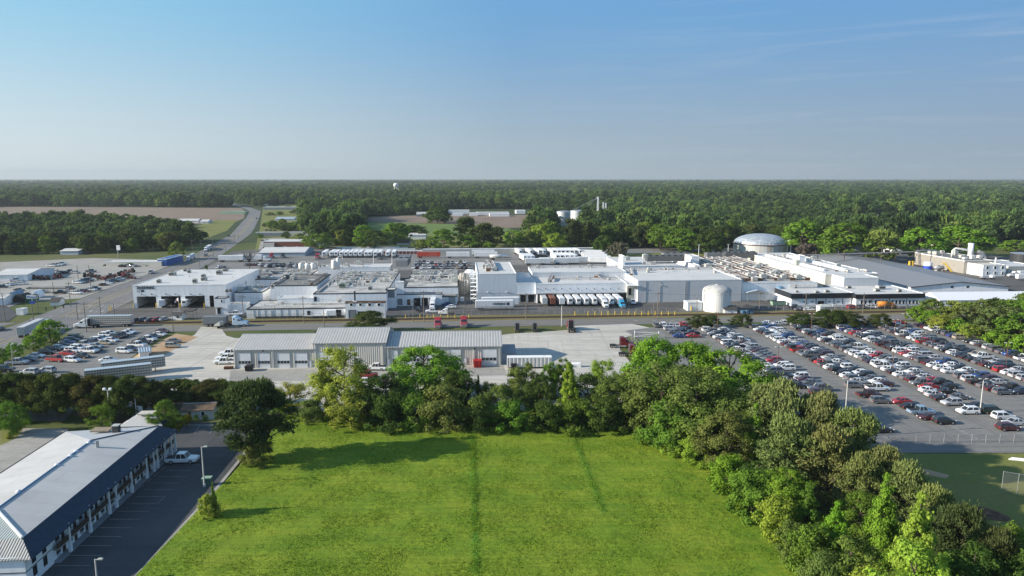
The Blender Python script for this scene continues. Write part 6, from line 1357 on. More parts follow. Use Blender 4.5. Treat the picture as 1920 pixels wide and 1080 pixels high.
def roller(b, x0, y0, x1, y1, open_=False):
    a, zt = b.fac(x0, y0); c, zb = b.fac(x1, y1); zb = max(.05, zb); zb = .05
    o = MB().box(a, c, -.05, .02, zb if not open_ else zb+(zt-zb)*.45, zt).build('roller_door', 'door_white', b.root)
    if open_: MB().box(a, c, -.03, .03, zb, zb+(zt-zb)*.45).build('opening', 'dark_open', o)
    else:
        hz_ = (zt-zb)
        for i in range(4): MB().box(a+(c-a)*(i+.08)/4, a+(c-a)*(i+.92)/4, -.08, -.05, zb+hz_*.30, zb+hz_*.48).build('pane', 'glass', o)
        MB().box(a, c, -.07, -.05, zb+hz_*.245, zb+hz_*.265).build('rail', 'hvac', o)
    f = MB(); f.box(a-.12, a, -.12, .02, 0, zt+.12); f.box(c, c+.12, -.12, .02, 0, zt+.12); f.box(a, c, -.12, .02, zt, zt+.12); f.build('frame', 'steel', o)
for x0, x1 in ((446, 471), (483, 507), (519, 544), (552, 577)): roller(w1, x0, 662, x1, 688)
w1.door(579, 676, 584, 688, 'door_white', 'door', 'steel')
roller(w2, 597, 660, 625, 687, True)
w2.door(664, 671.5, 672, 676, 'glass', 'window', 'trim_white')
w3.door(727, 673.5, 732, 685, 'door_white', 'door', 'steel'); roller(w3, 736, 657, 746, 685, True); roller(w3, 760, 656, 788, 685); roller(w3, 800, 656, 826, 685); roller(w3, 843, 655, 864, 684); roller(w3, 903, 654.5, 931, 683); w3.door(868, 671, 874.5, 683, 'door_white', 'door', 'steel')
for b_, xs_ in ((w1, (440.5, 511, 513)), (w2, (592, 717)), (w3, (728, 888, 937))):
    for x in xs_: xx, _ = b_.fac(x, 680); MB().box(xx-.06, xx+.06, -.16, -.04, 0, b_.H-.1).build('downpipe', 'trim_white', b_.root)
for x in (493.5,): xx, z = w1.fac(x, 657.5); MB().box(xx-.2, xx+.2, -.3, 0, z-.15, z+.2).build('wall_lamp', 'black', w1.root)
xx, z = w2.fac(610, 656.5); MB().box(xx-.2, xx+.2, -.3, 0, z-.15, z+.2).build('wall_lamp', 'black', w2.root)
xx, z = w3.fac(890, 654); MB().box(xx-.2, xx+.2, -.3, 0, z-.15, z+.2).build('wall_lamp', 'black', w3.root)
X, Yw = w1.W(w1.w*.93, 10); tag(MB().cyl(X, Yw, w1.R-1.2, w1.R+.5, .3, 8).build('roof_vent', 'black', None), 'small black vent near the ridge of the left workshop range', 'vent')
ln = Bld('lean_to', 'blue-grey lean-to against the right end of the workshop', 'building', 940.5, 966, 681.5, 646.5, rz=w1.rz); ln.H = 3.2; m = MB(); m.box(0, ln.w, 0, 9, 0, 3.0).build('wall', 'blue_wall', ln.root); MB().add([(-.1, -.3, 3.0), (ln.w+.3, -.3, 3.0), (ln.w+.3, 9.3, 3.35), (-.1, 9.3, 3.35), (-.1, -.3, 3.12), (ln.w+.3, -.3, 3.12), (ln.w+.3, 9.3, 3.47), (-.1, 9.3, 3.47)], [(4, 5, 6, 7), (0, 1, 5, 4), (1, 2, 6, 5), (2, 3, 7, 6), (3, 0, 4, 7)]).build('roof', 'grey_sheet', ln.root)
# ---- 8. shed and little buildings
sh = gable('garden_shed', 'small cream shed with a brown roof beside the motel lot', 341, 401, 789, 786.5, 770, 762, 'cream_wall', 'brown_roof', D=4.6, rise=.75)
a_, zt = sh.fac(352, 772); sh.door(353, 772.5, 358.5, 786, 'rust', 'door', None); sh.door(377, 772, 384, 779, 'glass', 'window', 'trim_white')
sd = gable('carport_shed', 'small white metal shed beside the livestock trailers', 262, 283.5, 672.5, 670, 661, 655, 'white_wall', 'blue_wall', D=7, rise=.7); sd.door(279.5, 662.5, 283, 670, 'dark_open', 'opening', None)
hut = gable('tank_hut', 'small white hut with a dark roof right of the white water tank', 1358, 1382, 587.5, 587.5, 580, 574, 'trim_white', 'shingle', D=4, rise=1.1)
pc = Bld('pump_cabin', 'white cabin left of the white water tank', 'building', 1289, 1316, 583, 567.5).block(564, 'white_wall', 'white_roof', depth=5)
gh = gable('gate_hut', 'white gate hut with a dark roof before the truck bays', 322, 341, 600.5, 600.5, 590.5, 586, 'trim_white', 'shingle', D=3.5, rise=.8); gh.door(331, 592.5, 336, 596, 'glass', 'window', 'trim_white')
X, Yw = G(342, 598); t = thing('gate_canopy', 'dark flat canopy on posts right of the white gate hut', 'canopy', (X, Yw, 0), RTH); MB().bbox(-.2, 4.4, -.5, 4, 2.9, 3.25, .1).build('roof', 'shingle', t)
for xx in (.2, 4):
    for yy in (0, 3.5): MB().box(xx, xx+.15, yy, yy+.15, 0, 2.9).build('post', 'steel', t)
# ---- 9. behind the plant and left of the highway: names, px left,right,base,eave,roof-back
GB = 'buildings around the plant'
def house(name, label, xl, xr, yb, ye, wallm, roofm, D, rise, rz=RTH, cat='building'):
    return gable(name, label, xl, xr, yb, yb, ye, 0, wallm, roofm, D=D, rz=rz, rise=rise, group=GB, cat=cat)
def flat(name, label, xl, xr, yb, yt, yback, wallm, roofm, coping='trim_white', rz=RTH, depth=None):
    return Bld(name, label, 'building', xl, xr, yb, yt, rz=rz, group=GB).block(yback, wallm, roofm, coping, depth=depth)
house('metal_shed', 'long blue-grey metal shed with a pale roof behind the trailer yard', 486, 570, 481, 474, 'blue_wall', 'white_roof', 30, 2.2)
brk = flat('brick_store', 'long brick store with a pale flat roof right of the highway', 494, 590, 463.5, 453, 446, 'brick', 'white_roof')
flat('brick_annex', 'pale annex before the left end of the brick store', 493, 514, 464, 456, 452, 'cream_wall', 'grey_roof')
flat('grey_store', 'grey flat-roofed store further up the highway, behind the brick store', 480, 532, 444, 436, 432, 'door_grey', 'grey_roof'); flat('white_store', 'white-fronted low store behind the brick store', 540, 580, 443.5, 436, 431.5, 'cream_wall', 'grey_roof')
house('blue_roof_shop', 'low shop with a blue end roof up the highway', 516, 556, 415, 411, 'cream_wall', 'blue_wall', 20, 2.2); flat('strip_mall', 'long grey strip of shops far up the highway', 494, 556, 393.5, 388.5, 386, 'door_grey', 'hvac'); flat('far_white_shop', 'small white shop at the highway bend', 484, 502, 386, 382.5, 381, 'trim_white', 'white_roof')
house('white_house', 'white gabled house left of two white gables behind the red trailers', 592, 606, 462, 455, 'trim_white', 'shingle', 12, 3.); house('dark_roof_house', 'house with a dark shingle roof behind the white gabled house', 606, 627, 461, 454, 'cream_wall', 'shingle', 14, 3.5)
house('white_barn', 'white house with twin gables beside the left end of the crop field', 635, 652, 438, 430, 'trim_white', 'white_roof', 14, 3.); house('bungalow', 'dark-roofed bungalow behind the storage units', 744, 768, 460, 455, 'cream_wall', 'shingle', 10, 2.2)
house('long_white_shed', 'white shed in front of the crop field', 765, 798, 449, 441, 'white_wall', 'white_roof', 12, 1.4); house('field_house', 'grey farmhouse at the far edge of the ploughed field', 781, 800, 406, 402, 'door_grey', 'hvac', 14, 3.)
for i, (x0, x1, yb, ye) in enumerate(((841, 880, 401, 394.5), (848, 868, 405, 400.5), (881, 896, 404.5, 399.5), (893, 954, 403, 398.5), (918, 955, 406, 401), (968, 985, 401, 395))): flat('works_building', f'white industrial building beyond the ploughed field, {ordn(i+1)} from the left', x0, x1, yb, ye, ye-1.5, 'white_wall', 'white_roof')
gs = MB()
for i, (x0, x1, yb, yt, ybk) in enumerate(((690, 792, 477, 470.8, 468.6), (660, 778, 470.5, 468, 466.4), (640, 764, 468, 465.9, 464.5), (630, 748, 466, 464, 462.6))):
    b_ = flat('storage_units', f'low storage building with ribbed pale roof, {("nearest with red doors", "second rank", "third rank", "rearmost rank")[i]}', x0, x1, yb, yt, ybk, 'cream_wall', 'hvac', 'trim_white')
    if i == 0:
        k = 0; px = x0+1.5
        while px < x1-5: b_.door(px, 471.6, px+5.4, 476.8, 'maroon_door', 'unit_door', None); px += 7.1
flat('long_wall_building', 'very long low pale grey building closing the trailer yard', 793, 1112, 477.5, 467.5, 465.3, 'wall_grey', 'white_roof')
flat('pale_store', 'pale flat-roofed store left of the highway with cars at its front', 199, 303, 500, 491, 485.5, 'cream_wall', 'white_roof', rz=rad(2)); flat('blue_end_store', 'bright blue end block of the pale store', 296, 313, 499, 486, 475.5, 'bluep2', 'bluep2', rz=rad(2)); 
X, Yw = G(222, 484); t = thing('tall_sign', 'tall white pole sign behind the pale store', 'sign', (X, Yw, 0)); MB().cyl(0, 0, 0, 7, .2, 8).build('pole', 'steel', t); MB().box(-.6, 1.8, -.2, .2, 5.4, 8.6).build('board', 'trim_white', t)
house('equipment_barn', 'white metal barn at the left edge with a grey roller door', -12, 48, 528, 516, 'white_wall', 'white_roof', 26, 1.6, rad(6))
flat('dark_fascia_office', 'low office with a deep dark shingle fascia at the car sales lot', 50, 123, 550, 540.5, 533, 'cream_wall', 'dirty_roof', 'shingle', rad(3))
house('small_shed', 'pale blue-grey shed among the trees behind the sales lots', 113, 146, 478, 471, 'blue_wall', 'white_roof', 14, 1.2, rad(3)); house('white_cottage', 'tiny white cottage with a dark roof beside the highway kerb', 94, 110, 573.5, 566, 'trim_white', 'shingle', 5, 1.3, rad(10))
flat('white_kiosk', 'small white kiosk with vending machines at the junction', 31, 44, 591, 580, 578, 'trim_white', 'white_roof', rz=rad(4)); house('white_annex', 'pale building cut by the left frame edge at the junction', -14, 7, 573, 560, 'white_wall', 'white_roof', 10, .8, rad(10))
for i, (x0, x1, yb, mt) in enumerate(((10, 22, 567, 'green'), (45, 57, 567, 'green'), (24, 46, 567.5, 'black'), (16, 30, 560, 'bluegrey_paint'), (52, 68, 560, 'white_wall'))):
    X, Yw = G(x0, yb); wd = PXW(x1-x0, Yw); t = thing('storage_hoop', f'{("left green", "right green", "black central", "pale blue rear", "white rear")[i]} arched storage hut at the junction', 'hut', (X, Yw, 0), rad(3), 'arched storage huts'); hh = (2.9, 2.9, 3.6, 3.0, 3.2)[i]
    prof = [(wd/2-wd/2*math.cos(a), hh*math.sin(a)**.8) for a in np.linspace(0.001, math.pi-.001, 11)]; MB().extr(prof, 0, 6).build('shell', mt, t); MB().box(wd*.25, wd*.75, -.04, 0, 0, hh*.62).build('door', mt, t)
X, Yw = G(61, 571); t = thing('bank_sign', 'blue and white pole sign at the junction', 'sign', (X, Yw, 0), rad(6)); zt, zm = HZ(553, Yw), HZ(560, Yw)
MB().box(-.2, .2, -.1, .1, 0, zm).build('post', 'steel', t); MB().box(-2.0, 2.2, -.15, .15, zm, zt).build('board', 'trim_white', t); MB().box(-1.0, 1.1, -.17, .13, HZ(569.5, Yw), HZ(565, Yw)).build('message_board', 'bluep', t); lettering('Duens', t, -.8, -.18, zm+.45, .95, 'bluep', width=2.7); MB().ycyl(-1.4, -.2, -.15, (zm+zt)/2-.02, .38, 10).build('emblem', 'bluep', t)
house('red_roof_house', 'small house with a red roof among trees behind the process yard', 1752, 1768, 466, 461, 'cream_wall', 'red_tile', 9, 2.); 
for i, (x0, x1, yb, ye) in enumerate(((1612, 1652, 412, 406), (1683, 1716, 417, 412), (1488, 1500, 462, 457), (1676, 1690, 477, 471))): house('village_house', f'pale building glimpsed between trees at the right, {ordn(i+1)} listed by distance', x0, x1, yb, ye, 'white_wall', 'hvac', 12, 2.)
for i, (x0, x1) in enumerate(((1770, 1780), (1782, 1792), (1826, 1842), (1885, 1896), (1908, 1918))): house('far_farm_building', f'tiny white building in the far clearing at the right, {ordn(i+1)} from the left', x0, x1, 362.2, 360.2, 'trim_white', 'white_roof', 40, 4)
for i, (x0, x1, yb, ye) in enumerate(((52, 76, 413, 408), (160, 186, 416, 412), (335, 370, 418, 414), (376, 390, 419, 415.5))): house('farm_shed', f'pale farm building half hidden in the left woods, {ordn(i+1)} from the left', x0, x1, yb, ye, 'trim_white', 'white_roof', 14, 2.)
m = MB(); X, Yw = G(411, 401); t = thing('hay_greenhouse', 'long low dark greenhouse strip at the field corner by the highway', 'greenhouse', (X, Yw, 0)); MB().extr([(0, 0), (PXW(48, Yw), 0), (PXW(48, Yw), 3.2), (PXW(24, Yw), 4.2), (0, 3.2)], 0, 10).build('shell', 'pale_green', t)
# ------------------------------------------------------------------ the two-storey motel
MO = (-63.6, 84.0); MR = rad(4.1)
mt = thing('motel', 'long two-storey motel with pale hipped roof, navy mansard and white columns', 'building', (*MO, 0), MR)
mc, ms = math.cos(MR), math.sin(MR)
def ml(px, py, z=0):
    X, Yw = G(px, py, z); X -= MO[0]; Yw -= MO[1]; return (X*mc+Yw*ms, -X*ms+Yw*mc)
def mw_(x, y): return (MO[0]+x*mc-y*ms, MO[1]+x*ms+y*mc)
ML = 45.0; MW = -19.8
m = MB(); m.box(MW+1, -1.0, .4, ML-1, 0, 4.7); m.box(MW+1, -.7, -1.0, 5.0, 0, 4.5); m.build('wall', 'white_wall', mt)
MB().box(-1.0, .0, 5.0, ML-.6, 2.0, 2.14).build('walkway', 'concrete', mt)
MB().box(-1.0, .15, 5.0, ML+.2, 0.02, .15).build('pavement', 'door_grey', mt)
MB().box(-.14, -.06, 5.0, ML-.6, 2.14, 2.85).build('balcony_railing', 'brown_rail', mt)
cols = [(129, 1035.5), (169.5, 999.4), (205, 965), (219, 952.6), (250.7, 924.7), (279.4, 897.8), (293, 885), (300, 878.5), (312.6, 865), (324, 854), (332, 847)]
for px, py in cols:
    _, y = ml(px, py); cbm = MB(); cbm.box(-.22, .10, y-.15, y+.15, 0, 4.55); o = cbm.build('column', 'trim_white', mt); MB().box(-.26, .14, y-.2, y+.2, 0, 1.5).build('column_base', 'white_wall', o)
for fl, z0 in ((0, .15), (1, 2.14)):
    y = 6.2; k = 0
    while y < ML-3:
        za, zb_ = z0+.5, z0+1.3
        o = MB().box(-1.04, -.99, y, y+1.0, za, zb_).build('window', 'glass', mt); f = MB(); f.box(-1.08, -1., y-.12, y, za-.12, zb_+.12); f.box(-1.08, -1., y+1.0, y+1.12, za-.12, zb_+.12); f.box(-1.08, -1., y, y+1.0, zb_, zb_+.12); f.box(-1.08, -1., y, y+1.0, za-.12, za); f.build('frame', 'trim_white', o)
        MB().box(-1.05, -.99, y+1.5, y+2.3, z0, z0+1.85).build('room_door', 'brown_rail', mt)
        MB().box(-1.15, -.99, y+.1, y+.9, z0+.08, z0+.36).build('air_conditioner', 'hvac', mt)
        y += 3.05; k += 1
for y0 in (.4, 2.7): 
    for z0 in (.9, 2.75):
        o = MB().box(-.74, -.68, y0, y0+.9, z0, z0+1.35).build('window', 'glass', mt); MB().box(-.70, -.66, y0-.1, y0+1.0, z0-.1, z0).build('sill', 'trim_white', o)
MB().box(-.72, -.66, -1.0, 5.0, 2.32, 2.42).build('string_course', 'dark_edge', mt)
MB().box(MW+1, -.7, -1.05, -1.0, 2.32, 2.42).build('string_course', 'dark_edge', mt)
# roof planes
zr, zm, ze, zl = 7.0, 6.0, 4.35, 5.3; R0, R1 = (-9.6, 8.0), (-9.9, 34.0)
mR = [(-2.2, 1.4), (-2.2, ML-1.6)]; mL = [(MW, 1.4), (MW, ML-1.6)]
def face(pts, name, mat, thick=.12):
    n = len(pts); vs = list(pts)+[(x, y, z-thick) for x, y, z in pts]
    return MB().add(vs, [tuple(range(n)), tuple(range(2*n-1, n-1, -1))]+[(i, n+i, n+(i+1) % n, (i+1) % n) for i in range(n)]).build(name, mat, mt)
face([(R0[0], R0[1], zr), (mR[0][0], mR[0][1], zm), (mR[1][0], mR[1][1], zm), (R1[0], R1[1], zr)], 'roof_slope', 'motel_roof')
face([(R1[0], R1[1], zr), (mL[1][0], mL[1][1], zl), (mL[0][0], mL[0][1], zl), (R0[0], R0[1], zr)], 'roof_slope', 'motel_roof')
face([(R1[0], R1[1], zr+.01), (mR[1][0], mR[1][1], zm+.01), (mL[1][0], mL[1][1], zl+.01)], 'hip_end', 'motel_shingle')
face([(R0[0], R0[1], zr+.01), (mL[0][0], mL[0][1], zl+.01), (mR[0][0], mR[0][1], zm+.01)], 'hip_end', 'motel_corrugated')
face([(mR[0][0], mR[0][1], zm-.01), (.35, -1.3, ze), (.35, ML+.6, ze), (mR[1][0], mR[1][1], zm-.01)], 'mansard', 'navy')
face([(mL[0][0], mL[0][1], zl-.01), (MW-.3, -1.3, ze), (.35, -1.3, ze), (mR[0][0], mR[0][1], zm-.01)], 'mansard', 'motel_corrugated_dark')
face([(mR[1][0], mR[1][1], zm-.01), (.35, ML+.6, ze), (MW-.3, ML+.6, ze), (mL[1][0], mL[1][1], zl-.01)], 'mansard', 'navy')
m = MB(); m.tube([(R0[0], R0[1], zr+.05), (R1[0], R1[1], zr+.05)], .13, 6); m.build('ridge_cap', 'bluegrey_paint', mt)
m = MB(); m.tube([(R0[0], R0[1], zr+.05), (mR[0][0], mR[0][1], zm+.06)], .2, 6); m.build('hip_cap', 'trim_white', mt)
m = MB(); m.tube([(R1[0], R1[1], zr+.05), (mR[1][0], mR[1][1], zm+.06)], .1, 6); m.build('hip_cap', 'navy_black', mt)
MB().box(MW-.12, MW+.1, 1.2, ML-1.4, zl-.25, zl+.06).build('roof_edging', 'dark_edge', mt)
for i, (px, py) in enumerate(((35, 926), (107, 876), (132, 859), (143, 850), (166, 834.5))):
    x, y = ml(px, py, zr-.35); X, Yw = mw_(x, y); t = thing('roof_vent', f'small white turbine vent by the motel ridge, {ordn(i+1)} from the near end', 'vent', (X, Yw, zr-.55), MR, 'motel roof vents'); MB().cyl(0, 0, 0, .45, .16, 8).build('stem', 'trim_white', t); MB().lathe(0, 0, [(.2, .4), (.34, .52), (.34, .72), (.12, .86)], 10).build('cap', 'trim_white', t)
for i, (px, py) in enumerate(((181, 838), (184.5, 837))):
    x, y = ml(px, py, zr-.2); X, Yw = mw_(x, y); tag(MB().cyl(0, 0, 0, 1.2, .13, 8).build('vent_pipe', 'steel', None, loc=(X, Yw, zr-.3)), f'thin grey vent pipe near the far end of the motel ridge, {("left", "right")[i]} one', 'pipe', 'motel vent pipes')
x, y = ml(218.5, 807, zr-.4); X, Yw = mw_(x, y); t = thing('roof_box', 'dark brick chimney box on the far hip of the motel roof', 'chimney', (X, Yw, zr-.9), MR); MB().box(-.55, .55, -.5, .5, 0, 1.5).build('stack', 'shingle', t); MB().box(-.65, .65, -.6, .6, 1.5, 1.62).build('cap', 'hvac', t)
for i, (px, py, w_, d_) in enumerate(((191, 806, 1.7, 1.0), (194, 818, .8, .7))):
    x, y = ml(px, py, zr-.5); X, Yw = mw_(x, y); tag(MB().box(-w_, w_, -d_, d_, 0, .25).build('roof_patch', 'tan_patch', None, loc=(X, Yw, zr-.55-.25*i), rz=MR), ('torn brown shingle patch on the far motel hip', 'small debris heap at the end of the motel ridge')[i], 'roof debris')
# lobby wing behind the far end
X, Yw = G(247, 800, 3.0); lb = thing('motel_lobby', 'small lobby wing with a hipped blue and white roof behind the motel', 'building', (X-4, Yw+2, 0), MR)
MB().box(.5, 8.5, .5, 6.5, 0, 2.2).build('wall', 'cream_wall', lb); m = MB(); m.add([(0, 0, 2.2), (9, 0, 2.2), (9, 7, 2.2), (0, 7, 2.2), (3.2, 3.5, 3.9), (5.8, 3.5, 3.9)], [(0, 1, 5, 4), (3, 0, 4)]); m.build('roof', 'motel_roof', lb)
m = MB(); m.add([(9, 0, 2.21), (9, 7, 2.21), (0, 7, 2.21), (3.2, 3.5, 3.91), (5.8, 3.5, 3.91)], [(0, 1, 4), (1, 2, 3, 4)]); m.build('roof', 'navy', lb); MB().box(2.9, 6.1, 2.4, 4.4, 3.8, 4.1).build('skylight', 'cream_wall', lb)
fx0 = G(221, 800); fx1 = G(245, 781); f = thing('iron_fence', 'black iron fence left of the lobby wing', 'fence', (*fx0, 0), math.atan2(fx1[1]-fx0[1], fx1[0]-fx0[0])); ln_ = math.hypot(fx1[0]-fx0[0], fx1[1]-fx0[1])
for z in (.3, 1.6): MB().box(0, ln_, -.04, .04, z, z+.08).build('rail', 'black', f)
for i in range(12): MB().box(ln_*i/11-.06, ln_*i/11+.06, -.06, .06, 0, 1.9).build('post', 'black', f)
# ------------------------------------------------------------------ lorries
TP = {}
def wheel_meshes():
    m = MB(); m.ycyl(0, -.28, .28, 0, .5, 16); TP['wheel'] = m.mesh('wheel', 'tyre'); m = MB(); m.ycyl(0, -.29, .29, 0, .27, 10); TP['hub'] = m.mesh('hub', 'rim')
wheel_meshes()
def trailer_protos():
    lib = {}
    for kind, bodym in (('reefer', 'trailer_side'), ('van', 'trailer_side'), ('livestock', 'livestock_side'), ('dump', 'matte_paint')):
        Lh = 7.75; zt = 4.05 if kind != 'dump' else 3.7; zb = 1.15
        if kind == 'dump': Lh = 4.2
        m = MB(); m.bbox(-Lh, Lh, -1.28, 1.28, zb, zt, .06); lib[kind] = dict(body=m.mesh('box', bodym), L=Lh, zt=zt)
        m = MB(); m.box(-Lh+.1, Lh-.1, -1.2, 1.2, zt-.0, zt+.03); lib[kind]['top'] = m.mesh('roof_sheet', 'alu' if kind == 'livestock' else 'matte_paint')
        m = MB(); m.box(-Lh+.2, Lh-.6, -.5, .5, zb-.25, zb); m.box(-Lh, -Lh+.12, -1.1, 1.1, .5, .62); m.box(-Lh+.05, -Lh+.12, -.6, -.5, .6, zb); m.box(-Lh+.05, -Lh+.12, .5, .6, .6, zb); lib[kind]['frame'] = m.mesh('chassis', 'black')
        m = MB(); m.box(-Lh-.04, -Lh, -1.2, -.02, zb+.08, zt-.12); m.box(-Lh-.04, -Lh, .02, 1.2, zb+.08, zt-.12); lib[kind]['doors'] = m.mesh('rear_doors', 'alu' if kind == 'livestock' else 'hvac')
        m = MB(); m.box(-.08, .08, -.08, .08, 0, zb-.1); m.box(-.2, .2, -.16, .16, 0, .06); lib[kind]['leg'] = m.mesh('landing_leg', 'black')
        if kind == 'reefer':
            m = MB(); m.bbox(Lh, Lh+.45, -.95, .95, 1.9, 3.8, .08); m2 = MB(); m2.box(Lh+.45, Lh+.47, -.7, .7, 2.6, 3.6); lib[kind]['unit'] = m.mesh('cooling_unit', 'trim_white'); lib[kind]['grille'] = m2.mesh('grille', 'grille')
    m = MB(); m.xcyl(-6.2, 6.2, 0, 2.35, 1.05, 18); m.box(-6, 6, -.4, .4, .95, 1.4); lib['tanker'] = dict(body=m.mesh('tank', 'tank_alu', True), L=6.4, zt=3.4, top=None, doors=None, leg=lib['van']['leg'], frame=lib['van']['frame'])
    return lib
def side_mat():
    m = N('trailer_side'); oi = m.n('ShaderNodeObjectInfo'); o = m.obj(); s = m.sep(o)
    d = m.ramp(m.noise(.6, 6, m.map(o, (1, 1, .3))), [(.45, 0.), (.8, 1.)]); col = m.mix(m.math('MULTIPLY', d, .3), oi.outputs['Color'], (.34, .31, .27))
    col = m.mix(m.math('MULTIPLY', m.stripe(s[0], 1.2, .035), .45), col, (.2, .2, .2)); M['trailer_side'] = m.bsdf(col, .45)
    m = N('livestock_side'); o = m.obj(); s = m.sep(o)
    hx = m.math('LESS_THAN', m.math('ABSOLUTE', m.math('SUBTRACT', m.math('FRACT', m.math('DIVIDE', s[0], .62)), .5)), .33)
    hz_ = m.math('LESS_THAN', m.math('ABSOLUTE', m.math('SUBTRACT', m.math('FRACT', m.math('DIVIDE', m.math('ADD', s[2], .12), .72)), .5)), .27)
    k = m.math('MULTIPLY', hx, hz_); d = m.ramp(m.noise(1.5, 5, o), [(.4, 0.), (.8, 1.)])
    col = m.mix(k, m.mix(m.math('MULTIPLY', d, .5), (.50, .49, .46), (.30, .27, .22)), (.11, .10, .09)); M['livestock_side'] = m.bsdf(col, .5, .25)
    M['tank_alu'] = plain('tank_trailer_shell', (.66, .66, .65), .35, .35)
side_mat(); TR = trailer_protos()
TCOL = {'white': (.74, .75, .76), 'grey': (.30, .31, .33), 'brown': (.20, .07, .04), 'red': (.42, .045, .02), 'silver': (.48, .49, .5), 'slate': (.16, .18, .20)}
def trailer(kind, x, y, rz, colr, label, group=None, detail=True, sc=1., z=.12):
    d = TR[kind]; t = thing({'reefer': 'refrigerated_trailer', 'van': 'box_trailer', 'livestock': 'livestock_trailer', 'dump': 'dump_trailer', 'tanker': 'tank_trailer'}[kind], label, 'trailer', (x, y, z), rz, group); t.scale = (sc, sc, sc)
    c = (*TCOL[colr], 1)
    def p(n, me, loc=(0, 0, 0), par=t):
        if me is None: return None
        o = bpy.data.objects.new(n, me); COL.objects.link(o); o.parent = par; o.location = loc; o.color = c; return o
    p('box' if kind != 'tanker' else 'tank', d['body']); p('roof_sheet', d['top']); 
    if kind == 'reefer': u = p('cooling_unit', d['unit']); p('grille', d['grille'], par=u)
    p('rear_doors', d['doors']); p('chassis', d['frame'])
    for wx in (-d['L']+1.5, -d['L']+2.75):
        for s in (-1, 1): w_ = p('wheel', TP['wheel'], (wx, s*.98, .5)); (p('hub', TP['hub'], par=w_) if detail else None)
    if detail:
        for s in (-1, 1): p('landing_leg', d['leg'], (d['L']-2.6, s*.8, 0))
    return t
def tractor_protos():
    # conventional sleeper cab: hood, cab and sleeper in one lofted skin
    prof = [(-.95, .8), (-.95, 3.75), (.2, 3.85), (1.2, 3.1), (1.75, 2.95), (2.45, 2.1), (4.1, 1.75), (4.35, 1.45), (4.35, .7)]
    cx = 1.4; mb = MB(); ring = lambda y, sx, sz: [(cx+(x-cx)*sx, y, .7+(z-.7)*sz) for x, z in prof]
    mb.loft([ring(-1.2, .93, .93), ring(-1.1, .985, .985), ring(-.6, 1, 1), ring(.6, 1, 1), ring(1.1, .985, .985), ring(1.2, .93, .93)]); TP['cab'] = mb.mesh('cab', 'paint')
    m = MB(); m.add([(1.80, -1.0, 2.92), (2.47, -1.05, 2.16), (2.47, 1.05, 2.16), (1.80, 1.0, 2.92)], [(0, 1, 2, 3)])
    for s in (-1, 1): m.add([(.9, s*1.215, 2.15), (2.1, s*1.215, 2.15), (1.75, s*1.2, 2.75), (.9, s*1.2, 2.8)], [(0, 1, 2, 3)]); m.add([(-.6, s*1.215, 2.6), (-.05, s*1.215, 2.6), (-.05, s*1.2, 3.05), (-.6, s*1.2, 3.05)], [(0, 1, 2, 3)])
    TP['cabglass'] = m.mesh('windows', 'glass')
    m = MB(); m.box(-4.3, 3.9, -.45, .45, .65, .95); m.box(-4.0, -2.6, -.6, .6, .95, 1.12); m.box(-1.05, -.96, -1.1, 1.1, .9, 3.5); TP['frame'] = m.mesh('chassis', 'black')
    m = MB(); m.xcyl(-.5, 1.1, 0, .0, .33, 12); TP['fuel'] = m.mesh('fuel_tank', 'alu')
    m = MB(); m.box(4.3, 4.42, -.75, .75, .95, 1.6); TP['grille'] = m.mesh('grille', 'rim'); m = MB(); m.bbox(4.1, 4.45, -1.18, 1.18, .4, .72, .06); TP['bumper'] = m.mesh('bumper', 'rim')
    m = MB(); m.bbox(-.08, .1, -.2, .2, -.12, .12, .04); TP['lamp'] = m.mesh('headlight', 'headlight'); m = MB(); m.cyl(0, 0, .9, 3.9, .09, 8); TP['exh'] = m.mesh('exhaust', 'rim')
tractor_protos()
def tractor(x, y, rz, c, label, group=None, sc=1., z=.12, name='semi_tractor', detail=True):
    t = thing(name, label, 'lorry', (x, y, z), rz, group); t.scale = (sc, sc, sc); cc = (*c, 1)
    def p(n, me, loc=(0, 0, 0), par=t):
        o = bpy.data.objects.new(n, me); COL.objects.link(o); o.parent = par; o.location = loc; o.color = cc; return o
    p('cab', TP['cab']); p('windows', TP['cabglass']); p('chassis', TP['frame'])
    for wx in (3.2, -2.6, -3.85):
        for s in (-1, 1): w_ = p('wheel', TP['wheel'], (wx, s*.95, .5)); (p('hub', TP['hub'], par=w_) if detail else None)
    p('grille', TP['grille']); p('bumper', TP['bumper'])
    for s in (-1, 1):
        p('headlight', TP['lamp'], (4.32, s*.95, 1.2))
        if detail: p('fuel_tank', TP['fuel'], (0, s*.95, .72)); p('exhaust', TP['exh'], (-1.0, s*.95, 0))
    return t
def hd(a, b): A, B = G(*a), G(*b); return math.atan2(B[1]-A[1], B[0]-A[0]), ((A[0]+B[0])/2, (A[1]+B[1])/2), math.hypot(A[0]-B[0], A[1]-B[1])
WHITE, RED, SKY, BLK, BLUE = (.75, .76, .77), (.30, .012, .022), (.55, .68, .78), (.02, .02, .022), (.03, .30, .52)
